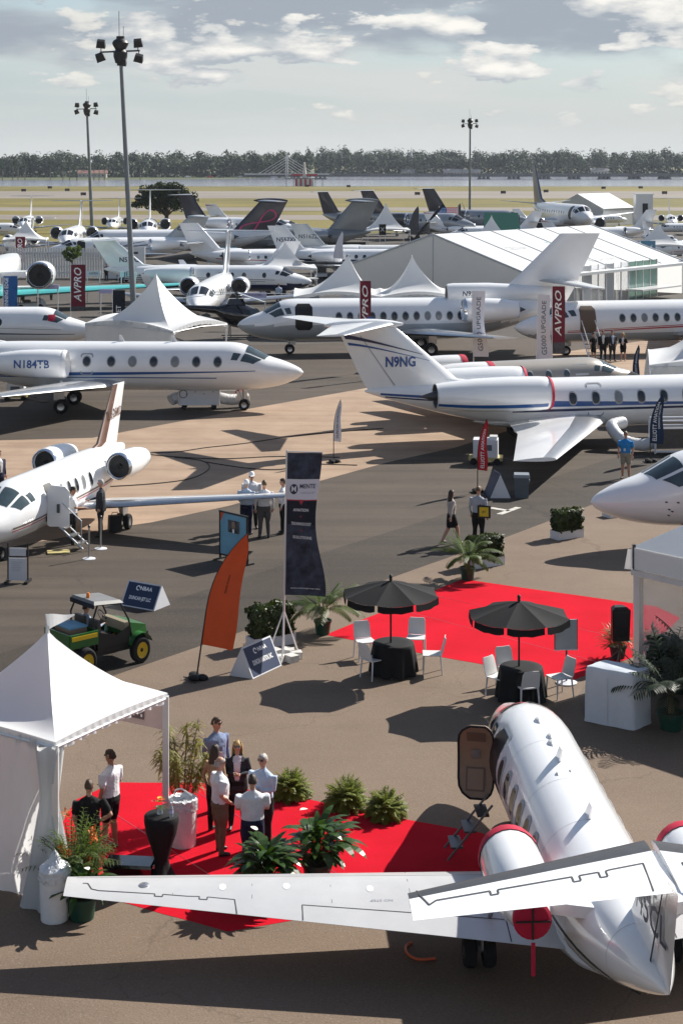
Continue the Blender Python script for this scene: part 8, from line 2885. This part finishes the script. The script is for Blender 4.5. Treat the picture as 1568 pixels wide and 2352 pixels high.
    if cap:
        hb_ = MB()
        hb_.lathe([(.092 * k, 1.655 * k), (.092 * k, 1.69 * k), (.080 * k, 1.745 * k), (.045 * k, 1.782 * k), (.001, 1.79 * k)], 18, T=Matrix.Scale(1.12, 4, (0, 1, 0)))
        hb_.add([S((-.07, -.085, 1.675)), S((.07, -.085, 1.675)), S((.05, -.18, 1.655)), S((-.05, -.18, 1.655)), S((-.07, -.085, 1.683)), S((.07, -.085, 1.683)), S((.05, -.18, 1.663)), S((-.05, -.18, 1.663))],
                [(3, 2, 1, 0), (4, 5, 6, 7), (0, 1, 5, 4), (1, 2, 6, 5), (2, 3, 7, 6), (3, 0, 4, 7)])
        hb_.build('cap', cap, t, 40)
        MB().lathe([(.086 * k, 1.60 * k), (.090 * k, 1.66 * k)], 16, T=Matrix.Translation((0, .012 * k, 0))).build('hair', 'hair_' + hair, t)
    fm = MB()
    fm.tube([Rm @ S((-.022, -.098, 1.602)), Rm @ S((.022, -.098, 1.602))], .0045 * k, 5)
    fm.build('mouth', 'lip', t)
    for s in (-1, 1):
        e = MB()
        ball(e, Rm @ S((s * .032, -.088, 1.668)), (.012 * k, .008 * k, .008 * k), 5)
        e.build('eye', 'lens', t)
    if glasses:
        g = MB()
        for s in (-1, 1):
            g.add([Rm @ S(p) for p in ((s * .008, -.104, 1.685), (s * .062, -.092, 1.685), (s * .058, -.094, 1.648), (s * .014, -.106, 1.648), (s * .008, -.098, 1.685), (s * .062, -.086, 1.685), (s * .058, -.088, 1.648), (s * .014, -.10, 1.648))],
                  [(0, 1, 2, 3), (7, 6, 5, 4), (0, 4, 5, 1), (1, 5, 6, 2), (2, 6, 7, 3), (3, 7, 4, 0)])
            g.tube([Rm @ S((s * .062, -.09, 1.68)), Rm @ S((s * .083, .01, 1.672))], .004 * k, 4)
        g.tube([Rm @ S((-.01, -.106, 1.68)), Rm @ S((.01, -.106, 1.68))], .004 * k, 4)
        g.build('sunglasses', 'lens', t, 0)
    if lanyard:
        MB().tube([S((-.075, .02, 1.46)), S((-.06, -.115, 1.36)), S((0, -.145, 1.14)), S((.06, -.115, 1.36)), S((.075, .02, 1.46))], .007 * k, 5).build('lanyard', 'navy', t)
        MB().box(S((0, -.150, 1.10)), (.075 * k, .008, .10 * k)).build('badge', 'sign_white', t, 0)
    if belt:
        MB().loft([[S((.176 * bulk * math.cos(a), .128 * bulk * math.sin(a), z)) for a in np.linspace(0, 2 * math.pi, 25)[:-1]] for z in (.965, 1.0)], False, False).build('belt', 'black', t)
    if tie:
        MB().slab([S((-.02, -.128, 1.42)), S((.02, -.128, 1.42)), S((.028, -.15, 1.08)), S((0, -.15, 1.04)), S((-.028, -.15, 1.08))], .006).build('tie', tie, t, 0)
    return t
person(W(505, 1962), 22, 1.64, 'bald man in white shirt and brown trousers at the left of the talking group', 'white', 'khaki', 'hip', 'short', skin='light', hair='grey', hstyle='fringe', belt=True, bulk=1.12, glasses=True, group='talking group')
person(W(580, 2006), 95, 1.62, 'man in white polo and navy trousers with his back to us in the talking group', 'white', 'navy', 'fold', 'short', hair='dkbrown', bulk=1.08, group='talking group')
person(W(604, 1950), 238, 1.62, 'grey-haired man in pale blue shirt and sunglasses in the talking group', 'ltblue', 'black', 'fold', 'long', hair='grey', glasses=True, bulk=1.1, group='talking group')
person(W(545, 1905), -88, 1.56, 'blonde woman in dark jacket looking down at her phone in the talking group', 'pinkish', 'black', 'phone', 'long', hair='blonde', hstyle='long', glasses=True, female=True, jacket='charcoal', shoes='shoe', group='talking group')
person(W(494, 1914), 55, 1.54, 'woman with long dark hair seen from behind in the talking group', 'tan', 'black', 'down', 'long', hair='dkbrown', hstyle='long', female=True, group='talking group')
person(W(497, 1862), -50, 1.68, 'man in blue plaid shirt with lanyard and sunglasses behind the talking group', 'plaid', 'navy', 'down', 'long', hair='brown', glasses=True, lanyard=True, group='talking group', head_turn=25)
person(W(254, 1952), 150, 1.70, 'man in white shirt and black shorts standing on the carpet by the tent', 'white', 'black', 'hold', 'short', 'shorts', 'tan', 'dkbrown', 'short', 'shoe_tan', True, group='people by the front tent', bulk=1.05)
person(W(205, 2020), 100, 1.62, 'man in black shirt with elbow out, half hidden behind the orange blooms', 'black', 'black', 'akimbo', 'short', 'long', 'light', 'brown', group='people by the front tent')
bt = thing('dark_bottle', W(254, 1952) + Vector((-.34, -.02, 1.02)), 0, 'dark bottle held by the man in black shorts', 'bottle')
MB().lathe([(.035, -.12), (.038, -.1), (.038, .05), (.015, .10), (.015, .17)], 12, cap0=True, cap1=True).build('body', 'gloss_black', bt)
MB().lathe([(.018, .165), (.018, .19), (.001, .19)], 10).build('cap', 'dark_metal', bt)
person(W(168, 1250), 8, 1.76, 'man in white short-sleeved shirt and black trousers at the left jet door', 'white', 'black', 'shake', 'short', hair='black', skin='tan', group='people at the left jet')
person(W(232, 1232), 186, 1.78, 'grey-haired man in dark suit facing the white shirt at the left jet', 'ltblue', 'charcoal', 'shake', 'long', hair='grey', jacket='charcoal', group='people at the left jet')
person(W(-2, 1150), -40, 1.75, 'person in dark jacket cut off by the left edge beside the jet', 'white', 'navy', 'down', 'long', hair='dkbrown', jacket='navy', group='people at the left jet')
person(W(566, 1228), 70, 1.72, 'man in pale blue shirt and white cap, back to us, behind the poster', 'ltblue', 'navy', 'hip', 'long', hair='grey', cap='cap_white', group='men by the tall banner', bulk=1.08)
person(W(578, 1214), -80, 1.80, 'man in white shirt and white cap facing us between two others', 'white', 'black', 'hip', 'long', hair='brown', cap='cap_white', group='men by the tall banner', bulk=1.1)
person(W(607, 1236), 100, 1.80, 'man in white shirt and grey trousers, back to us, left of the tall banner', 'white', 'grey', 'down', 'long', hair='ltbrown', group='men by the tall banner')
person(W(650, 1226), 180, 1.74, 'man in white shirt mostly hidden behind the tall banner', 'white', 'black', 'shake', 'long', hair='brown', group='men by the tall banner')
person(W(1036, 1250), 25, 1.66, 'long-haired woman in pale blouse and black skirt walking on the lane', 'beige', 'black', 'walk', 'long', 'skirt', 'light', 'dkbrown', 'long', 'shoe', stance='walk', female=True, group='walkers on the lane')
mw = person(W(1098, 1252), 60, 1.80, 'man in grey shirt with black and yellow shoulder bag walking away', 'shirtgrey', 'black', 'down', 'long', hair='ltbrown', group='walkers on the lane')
q = W(1098, 1252)
bg = thing('shoulder_bag', (q.x + .16, q.y - .17, 0), R(-12), 'black shoulder bag with yellow front worn by the walking man', 'bag')
MB().box((0, 0, 1.06), (.40, .09, .38)).build('body', 'black', bg, 0)
MB().box((0, -.05, 1.06), (.28, .012, .28)).build('front_print', 'gator_yellow', bg, 0)
lettering('lettering', 'JET', 'black', bg, lambda u, v: (u, -.062, 1.06 + v), .06, None, 0, .02)
MB().tube([(-.12, 0, 1.25), (-.14, .08, 1.47), (-.05, .14, 1.53)], .014, 6).build('strap', 'black', bg)
person(W(1436, 1100), -115, 1.76, 'man in bright blue polo shirt and khaki shorts with lanyard at right', 'blue', 'stone', 'down', 'short', 'shorts', 'light', 'ltbrown', lanyard=True, glasses=True, group='visitors')
for vx, f, lb, top, bot, fem, hs, lg, pz in ((1362, -60, 'woman in sleeveless black dress at the airstair, leftmost of the four', 'black', 'black', True, 'short', 'skirt', 'down'),
                                        (1384, -95, 'man in black suit second from the airstair', 'white', 'black', False, 'short', 'long', 'down'),
                                        (1405, -80, 'man in dark suit and violet tie third from the airstair', 'ltblue', 'charcoal', False, 'short', 'long', 'hip'),
                                        (1430, -110, 'woman in black suit and skirt, rightmost of the four at the airstair', 'white', 'black', True, 'long', 'skirt', 'fold')):
    person(W(vx, 829), f, 1.66 if fem else 1.80, lb, top, bot, pz, 'short' if vx == 1362 else 'long', lg, 'light', 'blonde' if vx == 1430 else 'dkbrown', hs, female=fem, jacket=None if vx == 1362 else 'black' if vx != 1405 else 'charcoal',
           tie='lavender' if vx == 1405 else None, voxel=.024, group='crew at the airstair')
for vx, vy, f, lb, top, bot in ((245, 646, -120, 'dark-clothed man standing before the white panel by the tallest mast', 'charcoal', 'black'), (271, 645, 170, 'person in lavender shirt before the white panel by the tallest mast', 'plaid', 'black'),
                                (1508, 656, -90, 'person in dark clothes on the terrace at the right end of the big tent', 'black', 'black'), (1524, 655, -120, 'second person in dark clothes on the big tent terrace', 'navy', 'black'),
                                (1352, 610, 120, 'visitor in red shirt behind the big white roof', 'pinkish', 'navy')):
    person(W(vx, vy), f, 1.76, lb, top, bot, 'down', 'long', hair='dkbrown', voxel=.035, group='distant visitors')
dv = person((0, 0, 0), 0, 1.72, 'driver in pale shirt sitting in the green utility vehicle', 'ltblue', 'stone', 'drive', 'long', hair='dkbrown', stance='sit', group='visitors')
mw_ = Matrix.LocRotScale(gt_.location, gt_.rotation_euler, gt_.scale) @ Vector((-.22, .33, 0))
dv.location = (mw_.x, mw_.y, -.20)
dv.scale = (.92, .92, .92)
dv.rotation_euler = (0, 0, gt_.rotation_euler.z + R(90))
CW = ['white', 'blue', 'plaid', 'beige', 'navy', 'pinkish', 'black', 'ltblue']
for i, (vx, vy, near) in enumerate(((1420, 606, 'lavender board'), (1438, 600, 'lavender board'), (1462, 604, 'blue board'), (1490, 612, 'blue board'), (1515, 600, 'small canopy'), (1370, 590, 'big roof edge'), (118, 690, 'blue banner'), (640, 700, 'helicopter'), (725, 668, 'twin tent'), (985, 545, 'striped flag'), (1060, 540, 'striped flag'))):
    person(W(vx, vy), (i * 67) % 360, 1.74, f'tiny distant visitor in {CW[i % 8]} top near the {near}, ' + ['leftmost', 'second', 'third'][i % 3] + ' of those there', CW[i % 8], ('black', 'navy', 'stone')[i % 3], hair='dkbrown', voxel=.045, group='distant visitors')
# ================================================================== air
hz_m = bpy.data.materials.new('haze_air')
hz_m.use_nodes = True
hn = hz_m.node_tree
hn.nodes.clear()
ho = hn.nodes.new('ShaderNodeOutputMaterial')
hv = hn.nodes.new('ShaderNodeVolumePrincipled')
hv.inputs['Color'].default_value = (0.78, 0.86, 1.0, 1)
hv.inputs['Density'].default_value = 0.00006
hv.inputs['Anisotropy'].default_value = 0.2
hn.links.new(hv.outputs[0], ho.inputs['Volume'])
MATS['haze_air'] = hz_m
hz_o = MB().box((0, 850, 17), (1900, 3600, 38)).build('haze', 'haze_air', smooth=0)
tag(hz_o, 'thin pale haze over the airfield and lake', kind='stuff')
scene.cycles.volume_bounces = 0
